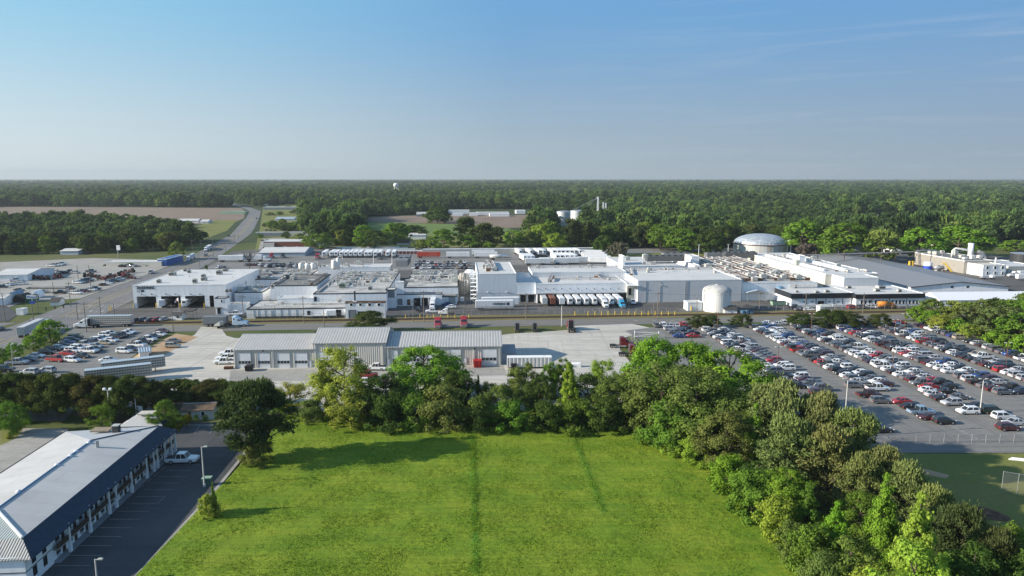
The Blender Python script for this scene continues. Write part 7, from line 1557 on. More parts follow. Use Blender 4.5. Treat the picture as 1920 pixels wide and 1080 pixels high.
# the cattle lorry at the junction
x, y = G(208, 612.5); trailer('livestock', x, y, math.pi+RTH, 'silver', 'livestock trailer behind the white tractor turning at the junction', 'livestock trailers'); x, y = G(163, 615); tractor(x, y, math.pi+RTH, WHITE, 'white tractor pulling the livestock trailer at the junction', sc=.92)
a, c, l = hd((200, 707), (303, 694)); trailer('livestock', *c, a, 'silver', 'rear one of two livestock trailers parked beside the white metal shed', 'livestock trailers')
a, c, l = hd((168, 722), (279, 709)); trailer('livestock', *c, a, 'silver', 'front one of two livestock trailers, half behind the dark trees', 'livestock trailers')
a, c, l = hd((36, 637), (82, 616)); trailer('van', *c, a, 'silver', 'white box trailer turning on the highway left of the street trees', sc=.95)
x, y = G(405, 612); trailer('dump', x, y, RTH, 'slate', 'short dark grey trailer with faint lettering behind the pale blue tractor'); x, y = G(443, 612); tractor(x, y, RTH, SKY, 'pale blue tractor on the road beside the gravel entrance', sc=1.)
x, y = G(414, 615.5); t = thing('concrete_mixer', 'small grey mixer rig in front of the dark short trailer', 'machine', (x, y, .12), .1); MB().loft([[(-2.2, -.4, .6), (-2.2, .4, .6), (-2.2, .4, 1.2), (-2.2, -.4, 1.2)], [(0, -.9, .9), (0, .9, .9), (0, .9, 2.6), (0, -.9, 2.6)], [(1.2, -.4, 1.6), (1.2, .4, 1.6), (1.2, .4, 2.3), (1.2, -.4, 2.3)]]).build('drum', 'hvac', t); MB().box(-2, 3, -.7, .7, .5, .75).build('frame', 'black', t)
for s in (-1, 1): MB().ycyl(-.6, s*.8-.15, s*.8+.15, .45, .45, 12).build('wheel', 'tyre', t)
for i, (px, py) in enumerate(((820, 617), (869, 615))): x, y = G(px, py); tractor(x, y+3, rad(-88), RED, f'bright red tractor nosing out behind the workshop roof, {("left", "right")[i]} one', 'red tractors', .95)
x, y = G(1071, 622); tractor(x, y+2, rad(92), (.14, .01, .015), 'dark red tractor parked with its back to the gravel lot', 'red tractors')
for i, px in enumerate((970, 1003)): x, y = G(px, 622); tractor(x, y+1.5, rad(92), BLK, f'black tractor seen from behind by the grass, {("left", "right")[i]} one', 'black tractors', .72)
for i, (px, py) in enumerate(((1167, 652), (1185, 667.5))): x, y = G(px, py); tractor(x, y, rad(-3), (.13, .008, .014), f'dark red tractor at the gravel lot fence, {("rear", "front")[i]} one, facing right', 'red tractors', .93)
# lorries at the cold store and the docks
a_ = RTH; x, y = G(927, 582); tr1 = trailer('reefer', x, y+.5, a_, 'white', 'white refrigerated trailer with dark script lettering before the cold store'); x, y = G(938, 576.5); trailer('reefer', x, y+1, a_, 'white', 'plain white trailer half hidden behind the lettered trailer')
lettering('C.R.England', tr1, -.9, -1.31, 2.45, 1.1, 'navy_black', bold=.02, width=5.2, shear=.35); MB().box(5.1, 6.0, -1.31, -1.285, 2.1, 3.3).build('emblem', 'navy_black', tr1); MB().box(-7.6, 7.6, -1.30, -1.285, 1.5, 1.62).build('stripe', 'navy_black', tr1)
fr = [1021.5, 1037, 1054, 1069, 1084, 1099.5, 1114.5, 1132, 1146.5, 1163]
kk = ['van', 'van', 'van', 'reefer', 'reefer', 'reefer', 'reefer', 'van', 'reefer', 'van']; cc_ = ['silver', 'brown', 'white', 'white', 'white', 'white', 'white', 'white', 'white', 'white']
for i, px in enumerate(fr):
    py = 574.8; X, Yf = G(px, py); X += 0; ang = RTH-math.pi/2; cx_, cy_ = X+6.9*math.sin(-RTH)*-1*-1, Yf+6.9
    trailer(kk[i], X-6.9*RS, Yf+6.9*.92, ang, cc_[i], f'{"brown" if i == 1 else "grey" if i == 0 else "white"} trailer backed to the truck dock, {ordn(i+1)} of ten from the left', 'trailers at the truck dock', True, .88)
    if i in (7, 9): tractor(X+1.9*RS, Yf-1.9, ang, WHITE if i == 7 else BLUE, 'white tractor under the eighth dock trailer' if i == 7 else 'bright blue tractor under the last dock trailer', None, .84)
X, Yw = G(1168, 577.5); t = thing('traffic_cone', 'orange cone before the bright blue tractor', 'cone', (X, Yw, .05)); MB().cyl(0, 0, .05, .75, .2, 10, .04).build('cone', 'orange', t); MB().box(-.25, .25, -.25, .25, 0, .05).build('base', 'orange', t)
X, Yw = G(811, 579); trailer('van', X-.3, Yw+7.0, rad(-88), 'white', 'white trailer backed into the small dock court', sc=.85); tractor(X, Yw+.2, rad(-88), WHITE, 'white tractor parked in the small dock court', sc=.8)
X, Yw = G(1036-199, 590.5); tractor(X, Yw, rad(176), WHITE, 'white cab lorry by the fence near the person in orange', sc=.72)
X, Yw = G(779+31, 590); 
for i, (p0, p1, kd) in enumerate((((307, 576), (321, 566), 'van'), ((350.5, 576), (369, 566), 'reefer'))):
    a, c, l = hd(p1, p0); A = G(*p0); dx, dy = -math.cos(a), -math.sin(a); t = trailer(kd, A[0]+dx*3.6, A[1]+dy*3.6, a, 'white', f'white trailer slanting out of the {("second", "third")[i]} truck bay', 'trailers in the truck bays', True, .85)
    lettering('C.R.England', t, 1.0, 1.31, 2.2, 1.0, 'navy_black', rot=(math.pi/2, 0, math.pi), width=4.5, shear=.3).location.x = 5.2
# rear yard
xs_ = [629.5, 621, 639.5, 648, 657, 665.7, 674.5, 685.7, 693, 702.5, 711, 726, 737.5, 607]
for i, px in enumerate(sorted(xs_)): X, Yw = G(px, 483.5); trailer('reefer', X-6*RS, Yw+7, rad(-84), 'white', f'white refrigerated trailer facing the plant, {ordn(i+1)} from the left in the rear yard row', 'trailers in the rear yard row', False, 1.0)
X, Yw = G(596, 485.5); tractor(X, Yw, rad(-84), RED, 'red tractor at the left end of the rear yard trailer row', 'red tractors', 1., detail=False); X, Yw = G(712, 485.5); tractor(X, Yw-1, rad(-84), BLK, 'black tractor under a rear yard trailer', None, 1., detail=False)
X, Yw = G(509.5, 484); tractor(X, Yw, rad(-80), RED, 'red tractor before the long blue-grey shed', 'red tractors', .95, detail=False); X, Yw = G(531, 483.5); tractor(X, Yw, rad(-80), BLK, 'black tractor before the long blue-grey shed', None, .9, detail=False)
def yard(kind, px, py, deg, colr, label, group='trailers in the rear yard', sc=1.): X, Yw = G(px, py); return trailer(kind, X, Yw, rad(deg), colr, label, group, False, sc)
yard('van', 434, 491, 4, 'white', 'left one of two white trailers end to end behind the dock building'); yard('van', 469, 490, 4, 'white', 'right one of two white trailers end to end behind the dock building'); X, Yw = G(497, 490); tractor(X, Yw, rad(4), WHITE, 'white tractor at the right end of the two end-to-end trailers', None, .9, detail=False)
yard('van', 804, 484, 2, 'red', 'red-sided trailer parked before the long pale wall', sc=1.); yard('reefer', 859, 484, 2, 'white', 'white trailer right of the red-sided trailer'); yard('van', 911, 484, 2, 'white', 'white trailer with faint lettering behind the cold store roof'); yard('van', 906, 480, 2, 'white', 'white trailer behind the faintly lettered one'); yard('tanker', 936, 487, 12, 'white', 'white tank trailer behind the cold store roof')
for i, px in enumerate((972, 992, 1008, 1016, 1034, 1043, 1050, 1058, 1066, 1074, 1083)): yard('reefer', px, 478, -80, 'white', f'white trailer in the far right yard row, {ordn(i+1)} from the left', 'trailers in the far right yard row')
for i, px in enumerate((1040, 1048, 1057, 1066, 1074)): yard('reefer', px, 487.5, -80, 'white', f'white trailer in the second right yard row, {ordn(i+1)} from the left', 'trailers in the second right yard row')
for i, px in enumerate((981, 988, 995)): yard('van', px, 489, -80, 'white', f'plain white trailer beside the black frames in the rear yard, {ordn(i+1)} from the left', 'plain trailers in the rear yard')
for i, (px, py) in enumerate(((1108, 480), (1112, 484), (1116, 488), (1122, 491.5), (1128, 495))): yard('reefer', px, py, 168, 'white', f'long white trailer lying left to right in the yard corner, {ordn(i+1)} from the back', 'trailers in the yard corner')
for i, (px, py) in enumerate(((1008, 497), (1034, 495.5), (1062, 496), (1086, 494))): yard('reefer' if i % 2 else 'van', px, py, 4, 'white', f'white trailer lying along the upper cold room, {ordn(i+1)} from the left', 'trailers along the upper cold room')
X, Yw = G(1011, 487); t = thing('trailer_frames', 'stack of empty black trailer frames in the rear yard', 'frames', (X, Yw, .05), RTH)
for i in range(7): MB().box(-7, 7, i*2.2, i*2.2+.25, .9, 1.2).build('beam', 'black', t); MB().box(-7+i*2.2, -6.7+i*2.2, 0, 14, 1.25, 1.45).build('crossbar', 'black', t)
for px, py, dg, lb in ((387, 471.5, -76, 'white lorry coming down the highway beside the trees'), (354, 489.5, -74, 'white box lorry on the highway by the pale store')):
    X, Yw = G(px, py); trailer('van', X-2, Yw+9, rad(dg), 'white', lb.replace('lorry', 'trailer'), None, False, .85); tractor(X, Yw, rad(dg), WHITE, lb.replace('white', 'white cab of the'), None, .85, detail=False)
# orange tank lorry by the offices
X, Yw = G(1661, 579); t = thing('tank_lorry', 'orange tank lorry parked before the office windows', 'lorry', (X, Yw, .05), RTH); MB().xcyl(-3.3, 1.4, 0, 2.0, 1.15, 16).build('tank', 'orange', t, True); m = MB(); m.loft([[(1.6, -1.1, .8), (1.6, 1.1, .8), (1.6, 1.0, 2.7), (1.6, -1.0, 2.7)], [(2.6, -1.1, .8), (2.6, 1.1, .8), (2.6, 1.0, 2.6), (2.6, -1.0, 2.6)], [(3.0, -1.1, .8), (3.0, 1.1, .8), (3.0, 1., 1.8), (3.0, -1., 1.8)], [(4.1, -1., .8), (4.1, 1., .8), (4.1, .9, 1.5), (4.1, -.9, 1.5)]]); m.build('cab', 'orange', t); MB().box(-3.4, 3.8, -.5, .5, .6, .9).build('chassis', 'black', t)
for wx in (-2.6, -1.4, 3.2):
    for s in (-1, 1): o = bpy.data.objects.new('wheel', TP['wheel']); COL.objects.link(o); o.parent = t; o.location = (wx, s*.9, .5)
# process yard lorries
X, Yw = G(1901, 519.5); tractor(X, Yw, rad(182), WHITE, 'white tractor facing left at the right frame edge', None, .8); trailer('van', X+8.5, Yw+.3, rad(182), 'white', 'white trailer behind the tractor at the right frame edge', None, False, .8); X, Yw = G(1920, 525.5); trailer('van', X+2, Yw, rad(182), 'white', 'nearer white box body cut by the right frame edge', None, False, .8)
X, Yw = G(1852, 523.5); t = thing('flatbed_truck', 'white flatbed truck behind the grey gable roof', 'lorry', (X, Yw, .05), rad(4)); MB().box(-4, 1.2, -1.1, 1.1, .8, 1.05).build('flatbed', 'steel', t); MB().bbox(1.4, 3.4, -1, 1, .6, 2.2, .2).build('cab', 'trim_white', t)
for wx in (-2.6, 2.6):
    for s in (-1, 1): o = bpy.data.objects.new('wheel', TP['wheel']); COL.objects.link(o); o.parent = t; o.location = (wx, s*.9, .5)
# farm machinery on the sales lot
def farm_proto():
    m = MB(); m.bbox(-.3, 2.0, -.45, .45, .9, 1.6, .12); m.box(-1.3, -.3, -.6, .6, .8, 1.2); a = m.mesh('body', 'maroon_door')
    m = MB(); m.bbox(-1.3, 0, -.7, .7, 1.3, 2.7, .15); b_ = m.mesh('cabin', 'glass'); m = MB(); m.ycyl(0, -.25, .25, 0, .85, 16); c = m.mesh('rear_wheel', 'tyre'); m = MB(); m.ycyl(0, -.18, .18, 0, .5, 14); d = m.mesh('front_wheel', 'tyre')
    m = MB(); m.tube([(.2, -.7, 1.4), (1.8, -.7, 2.0), (3.0, -.7, .6)], .1, 5); m.tube([(.2, .7, 1.4), (1.8, .7, 2.0), (3.0, .7, .6)], .1, 5); m.box(2.7, 3.5, -1., 1., .2, .8); e = m.mesh('loader', 'maroon_door'); return a, b_, c, d, e
FPm = farm_proto()
for i, (px, py) in enumerate(((162, 520), (170, 518.5), (176, 521), (188, 525), (205, 522), (213, 524), (229, 517), (238, 519.5), (243, 523), (247, 511.5), (236, 514.5), (222, 519), (66, 524), (79, 525), (89, 525), (104, 522), (112, 521))):
    X, Yw = G(px, py); t = thing('farm_tractor', f'red farm tractor with loader on the sales lot, {ordn(i+1)} from the left' if i < 12 else f'dark red farm tractor beside the white metal barn, {ordn(i-11)} from the left', 'tractor', (X, Yw, .1), rad(RND.uniform(0, 360)), 'farm tractors for sale')
    for n_, me, loc in (('body', FPm[0], (0, 0, 0)), ('cabin', FPm[1], (0, 0, 0)), ('rear_wheel', FPm[2], (-.8, .8, .85)), ('rear_wheel', FPm[2], (-.8, -.8, .85)), ('front_wheel', FPm[3], (1.4, .7, .5)), ('front_wheel', FPm[3], (1.4, -.7, .5)), ('loader', FPm[4], (0, 0, 0))):
        o = bpy.data.objects.new(n_, me); COL.objects.link(o); o.parent = t; o.location = loc
# skips, container and odds in front of the workshop
def skip_bin(px, py, wpx, h, mat, label, rz=.05):
    X, Yw = G(px, py); wd = PXW(wpx, Yw)/2; t = thing('skip', label, 'skip', (X, Yw+1, .05), rz); MB().loft([[(-wd*.85, -1, .1), (wd*.85, -1, .1), (wd*.85, 1, .1), (-wd*.85, 1, .1)], [(-wd, -1.15, h), (wd, -1.15, h), (wd, 1.15, h), (-wd, 1.15, h)]]).build('body', mat, t); MB().box(-wd*.9, wd*.9, -1.0, 1.0, h-.25, h-.2 if mat == 'red' else h+.1).build('lid' if mat != 'red' else 'load', 'black', t)
    for x_ in (-.5, .5): MB().box(x_*wd*1.1-.08, x_*wd*1.1+.08, -1.2, -1.05, .2, h).build('rib', mat, t)
    return t
skip_bin(895, 690, 16, 2.1, 'red', 'bright red open skip below the right workshop range'); skip_bin(465, 697, 13, 1.5, 'black', 'black bin before the first and second workshop doors'); skip_bin(963, 693, 11, 1.6, 'black', 'black bin at the left end of the white container')
X, Yw = G(993, 692); t = thing('storage_container', 'long ribbed white storage container right of the workshop', 'container', (X, Yw, .1), rad(2)); wd = PXW(85, Yw)/2; MB().bbox(-wd, wd, 0, 2.5, .5, 3.2, .05).build('box', 'container_ribs', t); MB().box(-wd, wd, 0, 2.5, 3.2, 3.28).build('top', 'trim_white', t); MB().box(-wd+.5, wd-.5, .3, 2.2, .15, .5).build('skid', 'black', t)
X, Yw = G(1081, 688); tag(MB().bbox(-1.4, 1.4, -.7, .7, 0, 1.2, .2).build('covered_boat', 'trim_white', None, loc=(X, Yw, .05)), 'small white covered load behind the belt trees on the gravel', 'cover')
X, Yw = G(429, 692); t = thing('pallet_stack', 'rusty stack of pallets at the left corner of the workshop', 'pallets', (X, Yw, .05), .1)
for k in range(5): MB().box(-1.2, 1.2, -.6, .6, k*.16, k*.16+.1).build('pallet', 'rust', t)
X, Yw = G(389, 910); t = thing('transformer_box', 'green transformer cabinet behind the lamp post on the motel kerb', 'cabinet', (X, Yw, .05), MR); MB().bbox(-.7, .7, -.5, .5, 0, 1.4, .05).build('casing', 'green_box', t); MB().box(-.8, .8, -.6, .6, 1.4, 1.48).build('lid', 'pale_green', t)
# ------------------------------------------------------------------ poles, lamps, fences, clutter
def pole(px, yb, yt, label, cross=True, r=.16, mat='wood_pole', name='utility_pole', cat='pole', group='utility poles', H=None):
    X, Y = G(px, yb); h = H or HZ(yt, Y); t = thing(name, label, cat, (X, Y, 0), RTH, group)
    MB().cyl(0, 0, 0, h, r, 8, r*.7).build('shaft', mat, t)
    if cross:
        MB().box(-1.3, 1.3, -.07, .07, h-.9, h-.74).build('crossarm', mat, t)
        for s in (-1.1, -.4, .4, 1.1): MB().cyl(s, 0, h-.74, h-.5, .06, 6).build('insulator', 'hvac', t)
    return (X, Y, h)
PL = []
for px, yb, yt, cr, lb in ((162.5, 623, 566, 1, 'beside the cattle lorry'), (325, 621.5, 569, 1, 'at the end of the employee lot'), (189.5, 596, 555, 1, 'on the highway verge beyond the junction'), (215.5, 603, 569, 0, 'before the first truck bay corner'), (457, 605, 553, 1, 'behind the pale blue tractor'), (570, 607, 555, 1, 'left before the low front range'), (608, 613, 581, 0, 'short, before the low front range'), (775, 604.5, 562, 1, 'left of the small dock court'), (795, 604, 544, 1, 'before the small dock court doors'), (986.5, 601, 549, 1, 'before the dark link bays'), (1225, 598, 567, 0, 'left of a close pair before the warehouse'), (1232.5, 598, 547, 1, 'right of a close pair before the warehouse'), (1306, 590, 559, 0, 'thin, left of the water tank'), (1423, 588, 547, 1, 'right of the tank hut'), (1509.5, 590, 549, 1, 'before the office block'), (1617.5, 588, 549, 1, 'before the office wing'), (1567, 590, 567, 0, 'short, before the office entrance'),
    (72, 589, 549, 1, 'left of the junction bank sign'), (10, 604, 551, 1, 'at the left edge by the junction'), (103, 570, 529, 0, 'before the white cottage'), (133, 577, 528, 1, 'on the verge behind the cottage'), (171, 548, 497, 0, 'among the used cars'), (147, 525, 498, 0, 'beside the farm tractors'), (361, 472, 449, 1, 'at the verge below the left wood'), (377, 465, 452, 0, 'further up the left verge'), (401, 487, 447, 1, 'right of the highway behind the white-roofed dock'), (423, 472, 451, 1, 'right of the highway by the bare tree'), (374, 500, 474, 0, 'left behind the dock building roof'), (440, 455, 440, 1, 'up the highway on the right'), (447, 452, 441, 1, 'furthest up the highway on the right'), (1110+460, 500, 470, 0, 'behind the long white hall'), (1650, 505, 463, 1, 'at the start of the rusty pipe bridge')):
    PL.append(pole(px, yb, yt, f'wooden utility pole {lb}', bool(cr)))
pole(1053, 612, 573, 'pale concrete pole on the grass before the road', False, .17, 'concrete_pole', group=None); pole(127, 616, 594, 'pale grey steel pole at the junction near the employee lot', False, .2, 'steel', group=None, name='signal_pole')
# overhead wires along the road
def wire(a, b, label, group='overhead wires', sag=.9, r=.025):
    pts = [(a[0]+(b[0]-a[0])*k/8, a[1]+(b[1]-a[1])*k/8, a[2]-.5+(b[2]-a[2])*k/8-sag*4*(k/8)*(1-k/8)) for k in range(9)]
    return tag(MB().tube(pts, r, 4).build('overhead_wire', 'black', None), label, 'wire', group)
rp_ = [PL[i] for i in (0, 4, 5, 7, 8, 9, 11, 13, 14, 15)]
for i, (p, q) in enumerate(zip(rp_, rp_[1:])): wire(p, q, f'thin overhead wire along the road, {ordn(i+1)} span from the left')
def lamp(px, yb, yt, label, arms=1, mat='concrete_pole', H=None, group='lamp posts', r=.13):
    X, Y = G(px, yb); h = H or HZ(yt, Y); t = thing('lamp_post', label, 'lamp post', (X, Y, .03), 0, group); MB().cyl(0, 0, 0, h, r, 10, r*.65).build('shaft', mat, t); MB().cyl(0, 0, 0, .5, r*2, 10).build('footing', 'concrete_pole', t)
    for s in ((-1, 1) if arms == 2 else (1,)):
        MB().tube([(0, 0, h-.15), (s*.55, 0, h+.05)], .05, 6).build('arm', mat, t); MB().bbox(s*.75-.33, s*.75+.33, -.16, .16, h-.03, h+.17, .05).build('lamp_head', 'hvac', t)
    return t
lamp(1581, 822, 711, 'tall white lamp post rising behind the pines in the car park', 2); lamp(1837, 776, 711, 'tall white lamp post standing among the near cars', 2)
for px, yb, lb in ((1457, 701, 'in the first double row'), (1520, 629, 'at the far end beside the third-row oak'), (1672, 700, 'in the middle of the third double row'), (1676, 642, 'in the middle of the fourth double row'), (1694, 629, 'near the far end of the fifth double row'), (1885, 692, 'at the edge of the right wood'), (1344, 630, 'above the paired oaks')):
    lamp(px, yb, 0, f'thin brown lamp post {lb}', 2, 'rust', 7.6 if px != 1344 else 8.2, 'thin lamp posts', .1)
lamp(383.5, 913, 838, 'white lamp post on the motel kerb beside the green cabinet', 1); lamp(183, 1095, 1049, 'lamp post at the bottom edge in the motel lot', 1)
X, Y = G(208, 797); h = HZ(731, Y); t = thing('floodlight_mast', 'white twin floodlight mast before the dark trees behind the motel', 'lamp post', (X, Y, 0)); MB().cyl(0, 0, 0, h, .13, 8, .09).build('shaft', 'trim_white', t); MB().box(-.7, .7, -.05, .05, h-.1, h).build('crossbar', 'trim_white', t)
for s in (-1, 1): MB().bbox(s*.65-.32, s*.65+.32, -.3, .2, h, h+.45, .08).build('floodlight', 'trim_white', t)
X, Y = G(257, 792); tag(MB().cyl(0, 0, 0, HZ(748, Y), .09, 8, .05).build('flagpole', 'trim_white', None, loc=(X, Y, 0)), 'bare white flagpole behind the motel lobby wing', 'flagpole')
X, Y = G(263, 789); t = thing('satellite_box', 'small white board on a post beside the bare flagpole', 'sign', (X, Y, 0)); MB().cyl(0, 0, 0, 2.6, .05, 6).build('post', 'steel', t); MB().box(-.7, .7, -.05, .05, 2.4, 3.5).build('board', 'trim_white', t)
lamp(25, 690, 656, 'thin dark lamp post at the highway side of the employee lot', 1, 'steel', 7.0, None, .1)
for px, yb, yt, lb in ((1397-48, 485, 457, 0), (1364, 482, 457, 0),): pass
for i, (px, yb, yt) in enumerate(((1309.5, 486, 458), (1364.5, 484, 458), (700.5, 494, 474), (735.5, 499, 473))):
    lamp(px, yb, yt, ('white mast lamp left behind the condenser bank', 'white mast lamp left of the domed tank', 'white mast lamp in the rear yard before the trailer row', 'white mast lamp left of the cooling tower')[i], 2, 'trim_white', None, 'mast lamps', .2)
# traffic signals on a span wire
a_ = G(146, 600); b_ = G(64, 612); SPZ = 6.6
for i, q in enumerate((a_, b_)): tag(MB().cyl(0, 0, 0, 7.6, .16, 8, .11).build('signal_pole', 'wood_pole', None, loc=(*q, 0)), f'pole holding the traffic signal wire, {("right", "left")[i]} side of the junction', 'pole', 'signal poles')
wire((*a_, 7.4), (*b_, 7.4), 'span wire with traffic signals over the highway', None, .5, .03)
for i, k in enumerate((.3, .5, .7)):
    X, Y = a_[0]+(b_[0]-a_[0])*k, a_[1]+(b_[1]-a_[1])*k; t = thing('traffic_light', f'dark traffic signal head over the highway, {ordn(i+1)} from the right', 'traffic light', (X, Y, 5.3), rad(12), 'traffic signals'); MB().bbox(-.2, .2, -.15, .15, 0, 1.05, .05).build('housing', 'black', t)
    for z in (.2, .52, .84): MB().ycyl(0, -.2, -.14, z, .11, 10).build('lens', ('bluegrey_paint', 'yellow', 'red')[int(z*3)], t)
    MB().cyl(0, 0, 1.05, 1.5, .03, 6).build('hanger', 'black', t)
# chain-link fences with posts
def fence(pts, label, h=2.1, gap=3.0, name='chain_link_fence', mat='wire', pm='steel'):
    A = pts[0]; t = thing(name, label, 'fence', (*A, 0)); n = 0
    for p, q in zip(pts, pts[1:]):
        L_ = math.hypot(q[0]-p[0], q[1]-p[1]); a = math.atan2(q[1]-p[1], q[0]-p[0]); k = max(1, int(L_/gap)); lx, ly = p[0]-A[0], p[1]-A[1]
        o = MB().add([(0, -.012, .05), (L_, -.012, .05), (L_, -.012, h), (0, -.012, h), (0, .012, .05), (L_, .012, .05), (L_, .012, h), (0, .012, h)], [(0, 1, 2, 3), (7, 6, 5, 4)]).build('mesh_panel', mat, t, loc=(lx, ly, 0), rz=a)
        MB().xcyl(0, L_, 0, h, .03, 6).build('top_rail', pm, t, loc=(lx, ly, 0), rz=a)
        for i in range(k+1):
            if i == 0 and n: continue
            MB().cyl(0, 0, 0, h+.1, .05, 6).build('post', pm, t, loc=(lx+(q[0]-p[0])*i/k, ly+(q[1]-p[1])*i/k, 0)); n += 1
    return t
fy = lambda x: 264.6+RS*x
fence([(-120, fy(-120)-1.5), (-40, fy(-40)-1.5)], 'chain-link fence before the low front range'); fence([(-40, fy(-40)), (62, fy(62))], 'chain-link fence before the docks, behind the yellow bollards'); fence([(86, fy(86)), (175, fy(175))], 'chain-link fence before the office blocks')
fence([(74.3, 133.2), (172, 133.6)], 'chain-link fence between the car park and the ball field', 1.8, 2.8)
fence([G(1184, 640), G(1196, 632), G(1245, 636)], 'chain-link fence with a gate frame at the corner of the gravel lot', 2., 2.6); fence([G(1180, 634), G(1215, 672), G(1232, 690)], 'chain-link fence beside the two dark red tractors', 2., 2.6)
fence([G(1877, 925), G(1906, 930), G(1935, 934)], 'dark backstop fence at the right edge of the ball field', 4.0, 3.)
fence([G(560, 711+5), G(470, 712+5)], 'low steel fence panel on the workshop apron', 1.2, 3.) if False else None
X, Y = G(1190, 633); t = thing('steel_gate', 'white steel gate frame at the gravel lot entrance', 'gate', (X, Y, 0), rad(-8)); 
for xx in (0, 8.): MB().cyl(xx, 0, 0, 2.4, .14, 8).build('post', 'trim_white', t)
for zz in (.4, 1.9): MB().xcyl(0, 8, 0, zz, .06, 6).build('rail', 'trim_white', t)
MB().tube([(0, 0, .4), (8, 0, 1.9)], .05, 6).build('brace', 'trim_white', t)
bp = [(960+v/4, 591.8, 583.6) for v in (472, 570, 622, 671, 721, 772, 822, 873, 922, 973, 1022, 1074, 1122, 1173, 1221)]+[(480+v/4, 597, 590) for v in (1123, 1180, 1231, 1284, 1334, 1387, 1440, 1492, 1546, 1597)]
for i, (px, yb, yt) in enumerate(sorted(bp)):
    X, Y = G(px, yb); Y = min(Y, fy(X)-.5) if False else Y; tag(MB().cyl(0, 0, 0, max(1.4, HZ(yt, Y)), .15, 10).build('bollard', 'yellow', None, loc=(X, Y, .03)), f'yellow bollard on the railway side of the docks, {ordn(i+1)} from the left', 'bollard', 'yellow bollards along the yard')
for i, (px, yb) in enumerate(((1284, 578), (1288, 579), (1291, 580), (1296, 583))):
    X, Y = G(px, yb); tag(MB().cyl(0, 0, 0, 2.0, .2, 10).build('bollard', 'yellow', None, loc=(X, Y, .03)), f'thick yellow bollard before the white cabin by the water tank, {ordn(i+1)} from the left', 'bollard', 'yellow bollards by the tank')
for i, px in enumerate((205.5, 208.5)): X, Y = G(px, 583.5); tag(MB().cyl(0, 0, 0, 2.2, .15, 10).build('bollard', 'yellow', None, loc=(X, Y, .03)), f'yellow post on the highway verge, {("left", "right")[i]} of two', 'bollard', 'yellow posts on the verge')
# wind-sock flag before the bays
X, Y = G(336, 582.5); t = thing('flag', 'small red and white flag on a white pole before the third truck bay', 'flag', (X, Y, 0)); MB().cyl(0, 0, 0, 5.6, .06, 8).build('pole', 'trim_white', t); m = MB(); m.loft([[(0, 0, 5.3), (0, .03, 5.3), (0, .03, 4.2), (0, 0, 4.2)], [(-.8, .25, 4.9), (-.8, .28, 4.9), (-.9, .28, 3.6), (-.9, .25, 3.6)], [(-1.5, .05, 4.0), (-1.5, .08, 4.0), (-1.7, .08, 3.0), (-1.7, .05, 3.0)]]); m.build('cloth', 'trim_white', t); MB().box(-1.2, -.7, .1, .3, 3.6, 4.2).build('red_stripe', 'red', t)
# ---- roofs: vents, boxes, pipe racks
rr = random.Random(9); RV = {}
def vent_protos():
    m = MB(); m.cyl(0, 0, 0, .9, .28, 8); m.cyl(0, 0, .9, 1.15, .45, 8, .3); a = m.mesh('roof_vent', 'hvac')
    m = MB(); m.bbox(-.9, .9, -.7, .7, .2, 1.4, .08); m.box(-.8, .8, -.6, .6, 0, .2); b_ = m.mesh('roof_box', 'roof_pipe')
    m = MB(); m.tube([(0, 0, 0), (0, 0, 1.3), (.35, 0, 1.65), (.8, 0, 1.5), (.9, 0, 1.2)], .18, 7); c = m.mesh('goose_neck_vent', 'roof_pipe')
    m = MB(); m.bbox(-1.2, 1.2, -.9, .9, .35, 1.9, .08); m.box(-1, 1, -.7, .7, 0, .35); m.cyl(0, 0, 1.9, 2.1, .6, 10); d = m.mesh('roof_fan', 'hvac'); m = MB(); m.xcyl(-1.8, 1.8, 0, .8, .5, 12); m.box(-1.3, -.9, -.4, .4, 0, .5); m.box(.9, 1.3, -.4, .4, 0, .5); e = m.mesh('roof_drum', 'roof_pipe')
    return [('roof_vent', 'vent', a), ('roof_box', 'roof box', b_), ('goose_neck_vent', 'vent', c), ('roof_fan', 'fan', d), ('roof_drum', 'drum', e)]
VP = vent_protos()
def clutter(b, hall, n, x0=.06, x1=.94, y0=.08, y1=.94, weights=(4, 3, 3, 2, 1), sc=(.7, 1.2)):
    lst = sorted([(rr.uniform(x0, x1), rr.uniform(y0, y1)) for _ in range(n)])
    cn = {}
    for fx, fy_ in lst:
        k = rr.choices(range(5), weights)[0]; nm, ct, me = VP[k]; X, Y = b.W(b.w*fx, b.D*fy_); o = bpy.data.objects.new(nm, me); COL.objects.link(o); o.location = (X, Y, b.H-.06); o.rotation_euler.z = RTH+rr.choice([0, math.pi/2, math.pi]); s = rr.uniform(*sc); o.scale = (s, s, s)
        cn[k] = cn.get(k, 0)+1; w_ = ('grey mushroom vent', 'pale box', 'white goose-neck vent', 'grey fan box', 'white drum')[k]
        tag(o, f'{w_} on the {hall} roof, {ordn(cn[k])} such from the left', ct, f'roof fittings of the {hall}')
